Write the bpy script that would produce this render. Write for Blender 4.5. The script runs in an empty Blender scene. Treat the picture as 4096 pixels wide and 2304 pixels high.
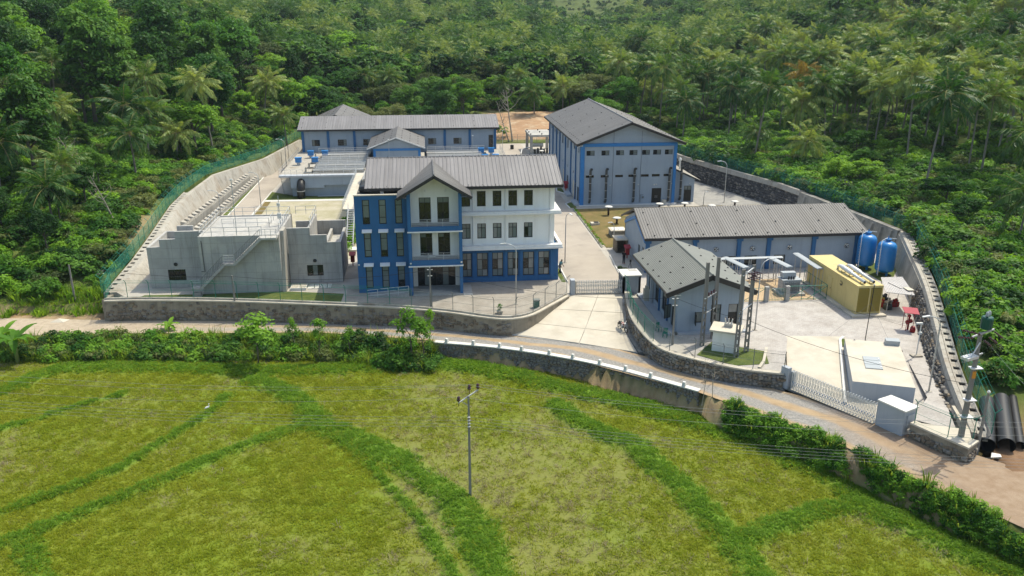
import bpy, bmesh, math, random
import numpy as np
from mathutils import Vector, Matrix
random.seed(7); RNG = np.random.default_rng(7)
SC = bpy.context.scene; COL = SC.collection
R = math.radians
# ------------------------------------------------------------------ camera, sky, sun, exposure
CAM_H, FPX, PITCH, YAW = 31.0, 3321.87, R(18.546), R(5.986)
cd = bpy.data.cameras.new('camera'); cam = bpy.data.objects.new('camera', cd); COL.objects.link(cam)
cam.location = (0, 0, CAM_H); cam.rotation_euler = (math.pi/2-PITCH, 0, -YAW)
cd.sensor_width = 36; cd.lens = 36*FPX/4096; cd.clip_start = .5; cd.clip_end = 6000
SC.camera = cam
SUN = Vector((.372, .262, .889)).normalized()
W = bpy.data.worlds.new('World'); SC.world = W; W.use_nodes = True
nt = W.node_tree; sky = nt.nodes.new('ShaderNodeTexSky'); sky.sky_type = 'NISHITA'; sky.sun_disc = False
sky.sun_elevation = math.asin(SUN.z); sky.sun_rotation = math.atan2(SUN.x, SUN.y)
sky.air_density = 1.0; sky.dust_density = 2.5; sky.ozone_density = 1.0; sky.altitude = 50
nt.links.new(sky.outputs[0], nt.nodes['Background'].inputs[0]); nt.nodes['Background'].inputs[1].default_value = .15
sl = bpy.data.lights.new('sun', 'SUN'); sl.energy = 2.7; sl.angle = R(.55); sl.color = (1, .94, .85)
so = bpy.data.objects.new('sun', sl); COL.objects.link(so); so.rotation_euler = SUN.to_track_quat('Z', 'Y').to_euler(); so.location = (0, 0, 120)
vs = SC.view_settings; vs.view_transform = 'Standard'; vs.look = 'None'; vs.exposure = 0.8; vs.gamma = 1
vs.use_white_balance = True; vs.white_balance_temperature = 6850; vs.white_balance_tint = 4
SC.cycles.max_bounces = 6; SC.cycles.diffuse_bounces = 3; SC.cycles.glossy_bounces = 2; SC.cycles.transmission_bounces = 3
SC.cycles.transparent_max_bounces = 12; SC.cycles.volume_bounces = 0; SC.cycles.caustics_reflective = False; SC.cycles.caustics_refractive = False
# survey helper: where the line of sight through a photograph point meets the level z, or the depth y
_r = np.array([math.cos(YAW), -math.sin(YAW), 0]); _f = np.array([math.sin(YAW)*math.cos(PITCH), math.cos(YAW)*math.cos(PITCH), -math.sin(PITCH)]); _u = np.cross(_r, _f)
def ray(x, y): return (x-2048)*_r-(y-1152)*_u+FPX*_f
def P(x, y, z=0):
    d = ray(x, y); k = (z-CAM_H)/d[2]; return (d[0]*k, d[1]*k, z)
# ------------------------------------------------------------------ mesh helpers
def origin(o):
    v = Vector((0, 0, 0))
    while o: v += o.location; o = o.parent
    return v
def tag(o, label, cat, group=None, kind=None):
    if label: o['label'] = label
    if cat: o['category'] = cat
    if group: o['group'] = group
    if kind: o['kind'] = kind
    return o
def thing(name, label, cat, loc=(0, 0, 0), group=None):
    o = bpy.data.objects.new(name, None); COL.objects.link(o); o.location = loc; o.empty_display_size = .3
    return tag(o, label, cat, group)
class MB:
    def __init__(s): s.v = []; s.f = []
    def add(s, vs, fs):
        n = len(s.v); s.v += [tuple(map(float, p)) for p in vs]; s.f += [tuple(i+n for i in f) for f in fs]; return s
    def box(s, x0, x1, y0, y1, z0, z1): return s.mbox(None, x0, x1, y0, y1, z0, z1)
    def mbox(s, m, a0, a1, b0, b1, c0, c1):
        p = [(a0, b0, c0), (a1, b0, c0), (a1, b1, c0), (a0, b1, c0), (a0, b0, c1), (a1, b0, c1), (a1, b1, c1), (a0, b1, c1)]
        if m: p = [m(*q) for q in p]
        return s.add(p, [(3, 2, 1, 0), (4, 5, 6, 7), (0, 1, 5, 4), (1, 2, 6, 5), (2, 3, 7, 6), (3, 0, 4, 7)])
    def obox(s, c, ux, uy, uz, hx, hy, hz):
        c, ux, uy, uz = Vector(c), Vector(ux), Vector(uy), Vector(uz)
        p = [c+ux*hx*i+uy*hy*j+uz*hz*k for k in (-1, 1) for i, j in ((-1, -1), (1, -1), (1, 1), (-1, 1))]
        return s.add(p, [(3, 2, 1, 0), (4, 5, 6, 7), (0, 1, 5, 4), (1, 2, 6, 5), (2, 3, 7, 6), (3, 0, 4, 7)])
    def bar(s, a, b, w, h=None, up=(0, 0, 1)):
        a, b = Vector(a), Vector(b); d = (b-a); L = d.length; d.normalize(); up = Vector(up)
        if abs(d.dot(up)) > .98: up = Vector((0, 1, 0))
        x = d.cross(up).normalized(); z = x.cross(d)
        return s.obox((a+b)/2, d, x, z, L/2, w/2, (h or w)/2)
    def prism(s, poly, z0, z1):
        n = len(poly); z0 = z0 if hasattr(z0, '__len__') else [z0]*n; z1 = z1 if hasattr(z1, '__len__') else [z1]*n
        return s.add([(p[0], p[1], z) for p, z in zip(poly, z0)]+[(p[0], p[1], z) for p, z in zip(poly, z1)],
                     [tuple(range(n-1, -1, -1)), tuple(range(n, 2*n))]+[(i, (i+1) % n, n+(i+1) % n, n+i) for i in range(n)])
    def mprism(s, m, poly, d0, d1):   # polygon in (u, z), thickness d0..d1
        n = len(poly)
        return s.add([m(u, d0, z) for u, z in poly]+[m(u, d1, z) for u, z in poly],
                     [tuple(range(n)), tuple(range(2*n-1, n-1, -1))]+[(i, n+i, n+(i+1) % n, (i+1) % n) for i in range(n)])
    def tube(s, pts, r, n=8, cap=True):
        pts = [Vector(p) for p in pts]; rs = r if hasattr(r, '__len__') else [r]*len(pts); rings = []; px = None
        for i, p in enumerate(pts):
            d = (pts[min(i+1, len(pts)-1)]-pts[max(i-1, 0)])
            if d.length < 1e-9: d = Vector((0, 0, 1))
            d.normalize()
            ref = px if px is not None and abs(px.dot(d)) < .95 else (Vector((1, 0, 0)) if abs(d.x) < .9 else Vector((0, 1, 0)))
            x = (ref-d*ref.dot(d)).normalized(); y = d.cross(x); px = x
            rings.append([p+x*math.cos(2*math.pi*k/n)*rs[i]+y*math.sin(2*math.pi*k/n)*rs[i] for k in range(n)])
        vs = [q for g in rings for q in g]; fs = []
        for i in range(len(pts)-1):
            for k in range(n): fs.append((i*n+k, i*n+(k+1) % n, (i+1)*n+(k+1) % n, (i+1)*n+k))
        if cap: fs += [tuple(range(n-1, -1, -1)), tuple(range((len(pts)-1)*n, len(pts)*n))]
        return s.add(vs, fs)
    def lathe(s, c, prof, n=16):
        vs = [(c[0]+r*math.cos(2*math.pi*k/n), c[1]+r*math.sin(2*math.pi*k/n), c[2]+z) for r, z in prof for k in range(n)]
        m = len(prof); fs = [(i*n+k, i*n+(k+1) % n, (i+1)*n+(k+1) % n, (i+1)*n+k) for i in range(m-1) for k in range(n)]
        return s.add(vs, fs+[tuple(range(n-1, -1, -1)), tuple(range((m-1)*n, m*n))])
    def quad(s, *p): return s.add(p, [tuple(range(len(p)))])
    def mesh(s, name, off, smooth):
        me = bpy.data.meshes.new(name); o = Vector(off)
        me.from_pydata([(x-o.x, y-o.y, z-o.z) for x, y, z in s.v], [], s.f); me.update()
        if smooth: me.polygons.foreach_set('use_smooth', [True]*len(me.polygons))
        return me
    def build(s, name, mat, parent=None, smooth=False, at=None):
        if parent is not None: off = origin(parent)
        elif at is not None: off = Vector(at)
        else:
            a = np.array(s.v); off = Vector(((a[:, 0].min()+a[:, 0].max())/2, (a[:, 1].min()+a[:, 1].max())/2, a[:, 2].min()))
        me = s.mesh(name, off, smooth); me.materials.append(mat)
        o = bpy.data.objects.new(name, me); COL.objects.link(o)
        if parent is not None: o.parent = parent
        else: o.location = off
        return o
def inst(name, me, parent, loc, rot=(0, 0, 0), scale=(1, 1, 1)):
    o = bpy.data.objects.new(name, me); COL.objects.link(o)
    if parent: o.parent = parent; loc = Vector(loc)-origin(parent)
    o.location = loc; o.rotation_euler = rot; o.scale = scale; return o
def copy_tree(o, parent=None):
    c = o.copy(); COL.objects.link(c); c.parent = parent
    for ch in list(o.children): copy_tree(ch, c)
    return c
def struct(o): o['kind'] = 'structure'; return o
def stuff(o, label=None, cat=None): return tag(o, label, cat, kind='stuff')
# ------------------------------------------------------------------ materials
MATS = {}
def newmat(name):
    m = bpy.data.materials.new(name); m.use_nodes = True; m.node_tree.nodes.clear(); MATS[name] = m
    return m, m.node_tree.nodes, m.node_tree.links
def N(ns, t, **k):
    n = ns.new('ShaderNode'+t)
    for a, b in k.items():
        if a.startswith('i_'): n.inputs[int(a[2:]) if a[2:].isdigit() else a[2:]].default_value = b
        else: setattr(n, a, b)
    return n
def mixc(ns, ls, fac, a, b, mode='MIX'):
    n = N(ns, 'Mix', data_type='RGBA', blend_type=mode)
    for sck, v in ((n.inputs[0], fac), (n.inputs[6], a), (n.inputs[7], b)):
        if hasattr(v, 'is_output'): ls.new(v, sck)
        elif hasattr(v, '__len__'): sck.default_value = (*v[:3], 1)
        else: sck.default_value = v
    return n.outputs[2]
def ramp(ns, ls, src, lo, hi):
    n = N(ns, 'MapRange'); n.inputs[1].default_value = lo; n.inputs[2].default_value = hi; ls.new(src, n.inputs[0]); return n.outputs[0]
def M(name, col, rough=.8, var=.15, scale=.6, bump=0., bscale=25, metal=0, spec=.3, col2=None, c2scale=.35, c2lo=.5, c2hi=.65, streak=0, streakcol=(.05, .045, .04), coat=0, strip=None, form=False):
    m, ns, ls = newmat(name)
    out = N(ns, 'OutputMaterial'); b = N(ns, 'BsdfPrincipled'); ls.new(b.outputs[0], out.inputs[0])
    b.inputs['Roughness'].default_value = rough; b.inputs['Metallic'].default_value = metal; b.inputs['Specular IOR Level'].default_value = spec
    if coat: b.inputs['Coat Weight'].default_value = coat
    g = N(ns, 'NewGeometry'); pos = g.outputs['Position']
    n1 = N(ns, 'TexNoise'); n1.inputs['Scale'].default_value = scale; n1.inputs['Detail'].default_value = 6; n1.inputs['Roughness'].default_value = .62; ls.new(pos, n1.inputs['Vector'])
    c = mixc(ns, ls, n1.outputs[0], [x*(1-var*1.6) for x in col], [min(1, x*(1+var*1.6)) for x in col])
    if col2 is not None:
        n2 = N(ns, 'TexNoise'); n2.inputs['Scale'].default_value = c2scale; n2.inputs['Detail'].default_value = 8; n2.inputs['Roughness'].default_value = .65; ls.new(pos, n2.inputs['Vector'])
        c = mixc(ns, ls, ramp(ns, ls, n2.outputs[0], c2lo, c2hi), c, col2)
    if streak:
        mp = N(ns, 'Mapping'); mp.inputs['Scale'].default_value = (1.6, 1.6, .12); ls.new(pos, mp.inputs['Vector'])
        n3 = N(ns, 'TexNoise'); n3.inputs['Scale'].default_value = 1.1; n3.inputs['Detail'].default_value = 7; n3.inputs['Roughness'].default_value = .7; ls.new(mp.outputs[0], n3.inputs['Vector'])
        mm = N(ns, 'Math', operation='MULTIPLY'); mm.inputs[1].default_value = streak; ls.new(ramp(ns, ls, n3.outputs[0], .5, .75), mm.inputs[0])
        c = mixc(ns, ls, mm.outputs[0], c, streakcol)
    if strip:      # slow change from sheet to sheet across a ribbed roof
        mp = N(ns, 'Mapping'); mp.inputs['Scale'].default_value = strip; ls.new(pos, mp.inputs['Vector'])
        n5 = N(ns, 'TexNoise'); n5.inputs['Scale'].default_value = 1.0; n5.inputs['Detail'].default_value = 3; n5.inputs['Roughness'].default_value = .8; ls.new(mp.outputs[0], n5.inputs['Vector'])
        f5 = ramp(ns, ls, n5.outputs[0], .3, .7); c = mixc(ns, ls, f5, mixc(ns, ls, 1., c, (.78, .77, .76), 'MULTIPLY'), mixc(ns, ls, 1., c, (1.2, 1.2, 1.2), 'MULTIPLY'))
    if form:       # board joints and pour lines of fair faced concrete
        sx = N(ns, 'SeparateXYZ'); ls.new(pos, sx.inputs[0]); ad = N(ns, 'Math', operation='ADD'); ls.new(sx.outputs[0], ad.inputs[0]); ls.new(sx.outputs[1], ad.inputs[1]); cx = N(ns, 'CombineXYZ'); ls.new(ad.outputs[0], cx.inputs[0]); ls.new(sx.outputs[2], cx.inputs[1])
        br = N(ns, 'TexBrick'); ls.new(cx.outputs[0], br.inputs['Vector']); br.inputs['Color1'].default_value = (1, 1, 1, 1); br.inputs['Color2'].default_value = (.9, .9, .89, 1); br.inputs['Mortar'].default_value = (.62, .61, .6, 1); br.inputs['Scale'].default_value = .42; br.inputs['Mortar Size'].default_value = .009; br.inputs['Mortar Smooth'].default_value = .4; br.inputs['Brick Width'].default_value = 1.0; br.inputs['Row Height'].default_value = .5; br.offset = 0
        c = mixc(ns, ls, .8, c, br.outputs[0], 'MULTIPLY')
    ls.new(c, b.inputs['Base Color'])
    if bump:
        n4 = N(ns, 'TexNoise'); n4.inputs['Scale'].default_value = bscale; n4.inputs['Detail'].default_value = 5; ls.new(pos, n4.inputs['Vector'])
        bp = N(ns, 'Bump'); bp.inputs['Strength'].default_value = bump; bp.inputs['Distance'].default_value = .05; ls.new(n4.outputs[0], bp.inputs['Height']); ls.new(bp.outputs[0], b.inputs['Normal'])
    return m
def leafmat(name, dark, mid, bright, trans=.35, gloss=.12, nscale=.5):
    m, ns, ls = newmat(name)
    out = N(ns, 'OutputMaterial'); oi = N(ns, 'ObjectInfo'); g = N(ns, 'NewGeometry')
    n1 = N(ns, 'TexNoise'); n1.inputs['Scale'].default_value = nscale; n1.inputs['Detail'].default_value = 4; n1.inputs['Roughness'].default_value = .7; ls.new(g.outputs['Position'], n1.inputs['Vector'])
    a = N(ns, 'Math', operation='MULTIPLY_ADD'); a.inputs[1].default_value = .75; ls.new(oi.outputs['Random'], a.inputs[0])
    a2 = N(ns, 'Math', operation='MULTIPLY_ADD'); a2.inputs[1].default_value = 1.2; a2.inputs[2].default_value = -.46; ls.new(n1.outputs[0], a2.inputs[0]); ls.new(a2.outputs[0], a.inputs[2])
    cr = N(ns, 'ValToRGB'); e = cr.color_ramp.elements; e[0].position = .15; e[0].color = (*dark, 1); e[1].position = .85; e[1].color = (*bright, 1); x = e.new(.5); x.color = (*mid, 1)
    ls.new(a.outputs[0], cr.inputs[0])
    b = N(ns, 'BsdfPrincipled'); b.inputs['Roughness'].default_value = .5; b.inputs['Specular IOR Level'].default_value = gloss; ls.new(cr.outputs[0], b.inputs['Base Color'])
    t = N(ns, 'BsdfTranslucent'); tc = mixc(ns, ls, 1.0, cr.outputs[0], (1.5, 1.35, .7), 'MULTIPLY'); ls.new(tc, t.inputs[0])
    mx = N(ns, 'MixShader'); mx.inputs[0].default_value = trans; ls.new(b.outputs[0], mx.inputs[1]); ls.new(t.outputs[0], mx.inputs[2]); ls.new(mx.outputs[0], out.inputs[0])
    return m
def meshmat(name, col, opacity):
    m, ns, ls = newmat(name); out = N(ns, 'OutputMaterial'); b = N(ns, 'BsdfPrincipled'); b.inputs['Base Color'].default_value = (*col, 1); b.inputs['Roughness'].default_value = .6
    t = N(ns, 'BsdfTransparent'); mx = N(ns, 'MixShader'); g = N(ns, 'NewGeometry'); n1 = N(ns, 'TexNoise'); n1.inputs['Scale'].default_value = .7; ls.new(g.outputs['Position'], n1.inputs['Vector'])
    mr = N(ns, 'MapRange'); mr.inputs[1].default_value = .3; mr.inputs[2].default_value = .7; mr.inputs[3].default_value = opacity*.75; mr.inputs[4].default_value = opacity*1.25; ls.new(n1.outputs[0], mr.inputs[0])
    ls.new(mr.outputs[0], mx.inputs[0]); ls.new(t.outputs[0], mx.inputs[1]); ls.new(b.outputs[0], mx.inputs[2]); ls.new(mx.outputs[0], out.inputs[0]); return m
BLUE = M('blue_paint', (.026, .115, .26), .55, .12, .8, streak=.3, streakcol=(.02, .05, .12))
BLUE2 = M('bright_blue_paint', (.03, .175, .43), .5, .1, .8)
GREY = M('grey_blue_plaster', (.30, .35, .405), .85, .09, .4, streak=.4, streakcol=(.2, .23, .26))
GREYL = M('grey_plaster', (.36, .385, .415), .85, .09, .4, streak=.35, streakcol=(.22, .23, .25))
WHITE = M('white_plaster', (.80, .785, .74), .85, .05, .4, streak=.3, streakcol=(.5, .46, .38))
TRIM = M('white_trim', (.72, .71, .68), .7, .06, .6, streak=.25, streakcol=(.35, .32, .28))
ROOF = M('brown_grey_metal_roof', (.17, .162, .16), .5, .12, .25, spec=.5, streak=.2, streakcol=(.09, .085, .08), strip=(1.3, .05, .05))
ROOF2 = M('grey_metal_roof', (.105, .10, .094), .6, .12, .25, spec=.4, streak=.2, streakcol=(.06, .055, .05), strip=(.05, 1.1, .05))
ROOFX = M('ribbed_grey_metal_roof', (.125, .12, .114), .6, .12, .25, spec=.4, streak=.2, streakcol=(.06, .055, .05), strip=(1.1, .05, .05))
ROOF3 = M('weathered_green_grey_roof', (.16, .165, .142), .6, .12, .6, spec=.45, streak=.2, streakcol=(.12, .12, .1))
DARK = M('dark_fascia', (.035, .032, .03), .5, .15)
CONC = M('raw_concrete', (.385, .375, .35), .88, .2, .5, bump=.15, bscale=6, col2=(.45, .43, .385), streak=.5, streakcol=(.13, .12, .105), form=True)
CONCD = M('weathered_concrete', (.29, .275, .24), .9, .2, .5, bump=.2, bscale=6, col2=(.12, .11, .1), c2lo=.52, c2hi=.75, streak=.6, streakcol=(.07, .065, .06))
CONCL = M('pale_concrete', (.50, .455, .37), .85, .12, .4, col2=(.40, .355, .28), c2lo=.45, c2hi=.7)
CONCW = M('stained_pale_concrete', (.37, .345, .295), .88, .16, .4, col2=(.25, .20, .145), c2lo=.5, c2hi=.75, streak=.75, streakcol=(.12, .10, .08))
WHITEC = M('white_concrete', (.60, .585, .54), .8, .08, .6, streak=.2)
ROADC = M('compound_road_concrete', (.35, .305, .25), .85, .12, .35, col2=(.28, .245, .205), c2scale=.15, bump=.05)
STEEL = M('galvanised_steel', (.42, .43, .43), .42, .08, 2, metal=.3, spec=.5)
STEELL = M('bare_aluminium', (.62, .62, .60), .38, .1, 3, metal=.2, spec=.5)
POLE = M('pole_concrete', (.22, .205, .185), .85, .1, 2, streak=.2)
BLACK = M('black_plastic', (.018, .018, .018), .45, .1, spec=.4)
FRAME = M('black_window_frame', (.014, .014, .014), .4, .1, spec=.4)
PIPED = M('dark_grey_pipe', (.05, .055, .055), .45, .1, spec=.4)
GLASS = M('dark_window_glass', (.012, .015, .015), .05, .3, .8, spec=.5)
GLASSG = M('grey_green_window_glass', (.15, .175, .168), .1, .25, .9, spec=.5)
GLASSW = M('window_glass_over_pale_blinds', (.24, .24, .225), .15, .3, 1.6, spec=.5)
GREEN = M('green_painted_steel', (.01, .16, .11), .5, .1)
GREYST = M('grey_fence_steel', (.16, .17, .16), .6, .1)
YEL = M('yellow_paint', (.56, .45, .19), .5, .08, .5, streak=.3, streakcol=(.2, .12, .04))
YELD = M('yellow_grille_paint', (.40, .28, .055), .55, .1)
RED = M('red_paint', (.27, .015, .018), .45, .1)
PINK = M('faded_red_sheet', (.30, .025, .04), .5, .1, 1)
TANKB = M('blue_tank_paint', (.008, .17, .45), .35, .1, 1, spec=.5, coat=.2)
TRAFO = M('transformer_grey', (.34, .365, .375), .5, .08)
INS = M('brown_insulator', (.05, .012, .012), .25, .1, spec=.6)
WIRE = M('aluminium_wire', (.28, .28, .27), .5, .05, metal=.3)
WIRED = M('black_cable', (.03, .03, .03), .6, .05)
WOODB = M('dead_wood', (.30, .26, .21), .9, .2, 3)
BARK = M('bark', (.10, .085, .065), .95, .3, 4)
BARKP = M('palm_bark', (.20, .175, .145), .95, .2, 5)
RUST = M('rusty_sheet_metal', (.42, .40, .38), .55, .12, 1, col2=(.22, .13, .08), c2scale=1.2, c2lo=.6, c2hi=.8)
SOIL = M('orange_soil', (.33, .205, .115), .95, .25, .5, col2=(.42, .32, .21), bump=.4, bscale=4)
MESHG = meshmat('green_wire_mesh', (.012, .17, .12), .30)
MESHL = meshmat('dense_green_wire_mesh', (.012, .20, .13), .42)
MESHF = meshmat('thin_grey_green_wire_mesh', (.05, .16, .13), .10)
# ------------------------------------------------------------------ wall, window, roof, railing helpers
def front(y): return lambda u, d, z: (u, y+d, z)
def leftf(x): return lambda u, d, z: (x+d, u, z)
def rightf(x): return lambda u, d, z: (x-d, u, z)
def backf(y): return lambda u, d, z: (u, y-d, z)
def wall(mb, m, u0, u1, z0, z1, holes=(), th=.25):
    us = sorted({u0, u1, *[h[0] for h in holes], *[h[1] for h in holes]}); zs = sorted({z0, z1, *[h[2] for h in holes], *[h[3] for h in holes]})
    us = [u for u in us if u0 <= u <= u1]; zs = [z for z in zs if z0 <= z <= z1]
    for i in range(len(us)-1):
        for j in range(len(zs)-1):
            a, b, c, d = us[i], us[i+1], zs[j], zs[j+1]
            if any(h[0] <= a+1e-6 and b <= h[1]+1e-6 and h[2] <= c+1e-6 and d <= h[3]+1e-6 for h in holes): continue
            mb.quad(m(a, 0, c), m(b, 0, c), m(b, 0, d), m(a, 0, d)); mb.quad(m(a, th, d), m(b, th, d), m(b, th, c), m(a, th, c))
    for a, b, c, d in list(holes)+[(u0, u1, z0, z1)]:
        mb.quad(m(a, 0, c), m(a, th, c), m(a, th, d), m(a, 0, d)); mb.quad(m(b, 0, c), m(b, th, c), m(b, th, d), m(b, 0, d))
        mb.quad(m(a, 0, c), m(b, 0, c), m(b, th, c), m(a, th, c)); mb.quad(m(a, 0, d), m(b, 0, d), m(b, th, d), m(a, th, d))
    return mb
def window(par, m, u0, u1, z0, z1, cols=2, rows=(.65,), fw=.085, rec=.10, pm=(None,), name='window', open_cols=None, label=None):
    f = MB(); d0, d1 = rec, rec+.07; g = .004
    f.mbox(m, u0+g, u0+fw, d0, d1, z0+g, z1-g); f.mbox(m, u1-fw, u1-g, d0, d1, z0+g, z1-g); f.mbox(m, u0+fw, u1-fw, d0, d1, z0+g, z0+fw); f.mbox(m, u0+fw, u1-fw, d0, d1, z1-fw, z1-g)
    zz = [z0+fw]+[z0+(z1-z0)*r for r in rows]+[z1-fw]; uu = [u0+fw+(u1-u0-2*fw)*i/cols for i in range(cols+1)]
    for r in zz[1:-1]: f.mbox(m, u0+fw, u1-fw, d0+.004, d1-.004, r-fw*.4, r+fw*.4)
    for u in uu[1:-1]: f.mbox(m, u-fw*.4, u+fw*.4, d0+.008, d1-.008, z0+fw, z1-fw)
    w = f.build(name, FRAME, par)
    if label: w['label'] = label
    k = 0
    for j in range(len(zz)-1):
        for i in range(cols):
            p = pm[(j*cols+i) % len(pm)] or GLASS
            MB().mbox(m, uu[i]+.002, uu[i+1]-.002, d0+.03, d0+.042, zz[j]+.002, zz[j+1]-.002).build('pane', p, w); k += 1
    return w
def roof_sheet(mb, e0, e1, r0, r1, n, h=.045, th=.05, w=.35):   # eave e0->e1, ridge r0->r1, n ribs
    e0, e1, r0, r1 = map(Vector, (e0, e1, r0, r1)); nn = (e1-e0).cross(r0-e0).normalized()
    if nn.z < 0: nn = -nn
    ts = []; 
    for i in range(n):
        a, p = i/n, 1/n
        ts += [(a, 0), (a+p*(1-w)*.98, 0), (a+p*(1-w*.8), 1), (a+p*(1-w*.2), 1)]
    ts.append((1, 0)); V = []
    for t, k in ts:
        o = nn*(h*k); V += [e0.lerp(e1, t)+o, r0.lerp(r1, t)+o]
    F = [(2*i, 2*i+2, 2*i+3, 2*i+1) for i in range(len(ts)-1)]
    mb.add(V, F); d = nn*-th
    mb.quad(e0+d, r0+d, r1+d, e1+d); mb.quad(e0, e0+d, e1+d, e1); mb.quad(e0, r0, r0+d, e0+d); mb.quad(e1, e1+d, r1+d, r1)
    return mb
def railing(mb, pts, h=1.0, rails=(1.0, .55), step=1.6, r=.025, n=5):
    for a, b in zip(pts[:-1], pts[1:]):
        a, b = Vector(a), Vector(b); L = (b-a).length; k = max(1, round(L/step))
        for q in rails: mb.tube([a+Vector((0, 0, h*q)), b+Vector((0, 0, h*q))], r, n)
        for i in range(k+1):
            p = a.lerp(b, i/k); mb.tube([p, p+Vector((0, 0, h))], r, n)
    return mb
BR = MB(); BR.box(-.16, .16, -.09, .09, 0, .07); BR.box(-.05, .05, -.12, .12, .07, .16); BRM = BR.mesh('roof_bracket', (0, 0, 0), False); BRM.materials.append(DARK)
def brackets(par, pts, rz=0, s=1.0):
    for p in pts: inst('roof_bracket', BRM, par, p, (0, 0, rz), (s*.62, s*.62, s*.62))
def polyz(x, xs, ys): return float(np.interp(x, xs, ys))
# ------------------------------------------------------------------ terrain and field
def vnoise(x, y, s, seed=0):
    x = np.asarray(x, float)/s; y = np.asarray(y, float)/s; xi = np.floor(x).astype(np.int64); yi = np.floor(y).astype(np.int64); fx = x-xi; fy = y-yi
    fx = fx*fx*(3-2*fx); fy = fy*fy*(3-2*fy)
    def hsh(a, b):
        n = (a*374761393+b*668265263+seed*144665) & 0x7fffffff; n = ((n ^ (n >> 13))*1274126177) & 0x7fffffff; return ((n ^ (n >> 16)) & 0xffff)/65535.
    return (hsh(xi, yi)*(1-fx)+hsh(xi+1, yi)*fx)*(1-fy)+(hsh(xi, yi+1)*(1-fx)+hsh(xi+1, yi+1)*fx)*fy
def fbm(x, y, s, seed=0, o=4): return sum(vnoise(x, y, s/2**k, seed+k)/2**k for k in range(o))/sum(1/2**k for k in range(o))
LOW = [(-75, 90), (-60, 89), (-48, 88), (-34.7, 87.6), (-12.1, 85.2), (.6, 80.7), (12.3, 74.9), (23.3, 64.7), (30.3, 55.8), (32.6, 51.6), (37.9, 42.5), (44, 31), (52, 16)]
UP = [(-75, 97), (-60, 95.6), (-48.6, 93.8), (-36.2, 91.9), (-10.5, 88.2), (4.5, 82.9), (16.5, 77.7), (27.6, 67.0), (35.4, 59.4), (37.6, 54.9), (43.5, 48.5), (52, 42), (64, 34)]
RZ = [-2.2, -2.2, -2.2, -2.2, -2.05, -1.75, -1.45, -1.1, -.92, -.9, -.95, -1.0, -1.1]
LX, LY = zip(*LOW); ylow = lambda x: np.interp(x, LX, LY); rz = lambda x: np.interp(x, LX, RZ)
WLX = ([90, 93, 104, 113, 128, 137, 152, 169, 196, 215, 900], [-36.9, -37.0, -37.2, -37.6, -38.9, -39.4, -39.2, -32.9, -30.2, -28, -20])
WLZ = ([90, 95, 113, 137, 170, 200, 900], [-2.2, -1.6, 1.9, 2.9, 2.9, 3, 3])
WRX = ([40, 50.3, 53.4, 62, 69.4, 80, 90.7, 99.5, 108, 124, 131, 145, 157.5, 178, 200, 900], [40, 41.3, 43.1, 46.4, 49.8, 55, 59.6, 62.9, 62.6, 60.6, 59.5, 55.4, 52, 48.4, 45.5, 40])
WRZ = ([44, 51, 57, 66, 74, 100, 158, 225, 900], [-1.1, -.85, .1, 2.2, 3.1, 3.6, 3.4, 1.0, 0])
def terrain(x, y):
    x = np.asarray(x, float); y = np.asarray(y, float)
    n = fbm(x, y, 26, 3)-.5
    xl = np.interp(y, *WLX); xr = np.interp(y, *WRX); yl = ylow(x); z0 = rz(x)
    w = np.clip((x-25)/95, 0, 1); w = w*w*(3-2*w)
    B = (np.clip(y-202, 0, 480)*.083+np.clip(y-680, 0, 300)*.06)*(1-w)+(np.clip(y-202, 0, 100)*.015+np.clip(y-620, 0, 800)*.12)*w
    B = B+np.clip(y-203, 0, 8)*.12*((x > 10) & (x < 40))
    dl = np.clip(xl-x, 0, 160); dr = np.clip(x-xr, 0, 130)
    hl = np.interp(y, *WLZ)+dl*.16*np.clip((y-96)/40, 0, 1)+n*2.2*np.clip(dl/8, 0, 1)*np.clip((y-96)/15, 0, 1)
    hr = np.interp(y, *WRZ)+(dr*.02+.00145*dr*dr)*np.clip((y-48)/30, .15, 1)+n*2.5*np.clip(dr/8, 0, 1)*np.clip((y-55)/15, 0, 1)
    h = np.where(x < xl, hl, np.where(x > xr, hr, np.where(y > 200, 0, -3.0)))+B
    # in front of the compound: road bench, then down to the field
    dn = (y-yl)*.72
    road = z0-.05-.55*np.clip((dn-1.5)/1.5, 0, 1)*(x < 35)*(x > -37)
    infront = (y < 96) & ((x < xl) | (y < np.interp(x, [-37, -36, -10.5, 4.5, 9, 16, 22, 23, 31, 36, 40.5, 42], [96, 91.6, 88, 82.6, 81.6, 78.5, 75, 70.5, 64.6, 56, 50.5, 49])))
    h = np.where(infront & (x < xl), np.where(y < 95.5, road, h), np.where(infront, road, h))
    drv = (x > 8) & (x < 21.3) & (y < 88.7) & (y > 72) & (y < 81.6+np.clip((x-8.4)*1.02, 0, 8)) & (y > yl)
    h = np.where(drv, np.minimum(h, -2.4), h)
    wallx = (x > .2) & (x < 23.6)
    drop = np.where(wallx, np.clip(-dn/.45, 0, 1), np.clip((-dn-.3)/1.9, 0, 1))
    h = np.where(dn < 0, road*(1-drop)+(-3.75)*drop, h)
    return h
def T(x, y): return float(terrain(np.array([x]), np.array([y]))[0])
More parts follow.
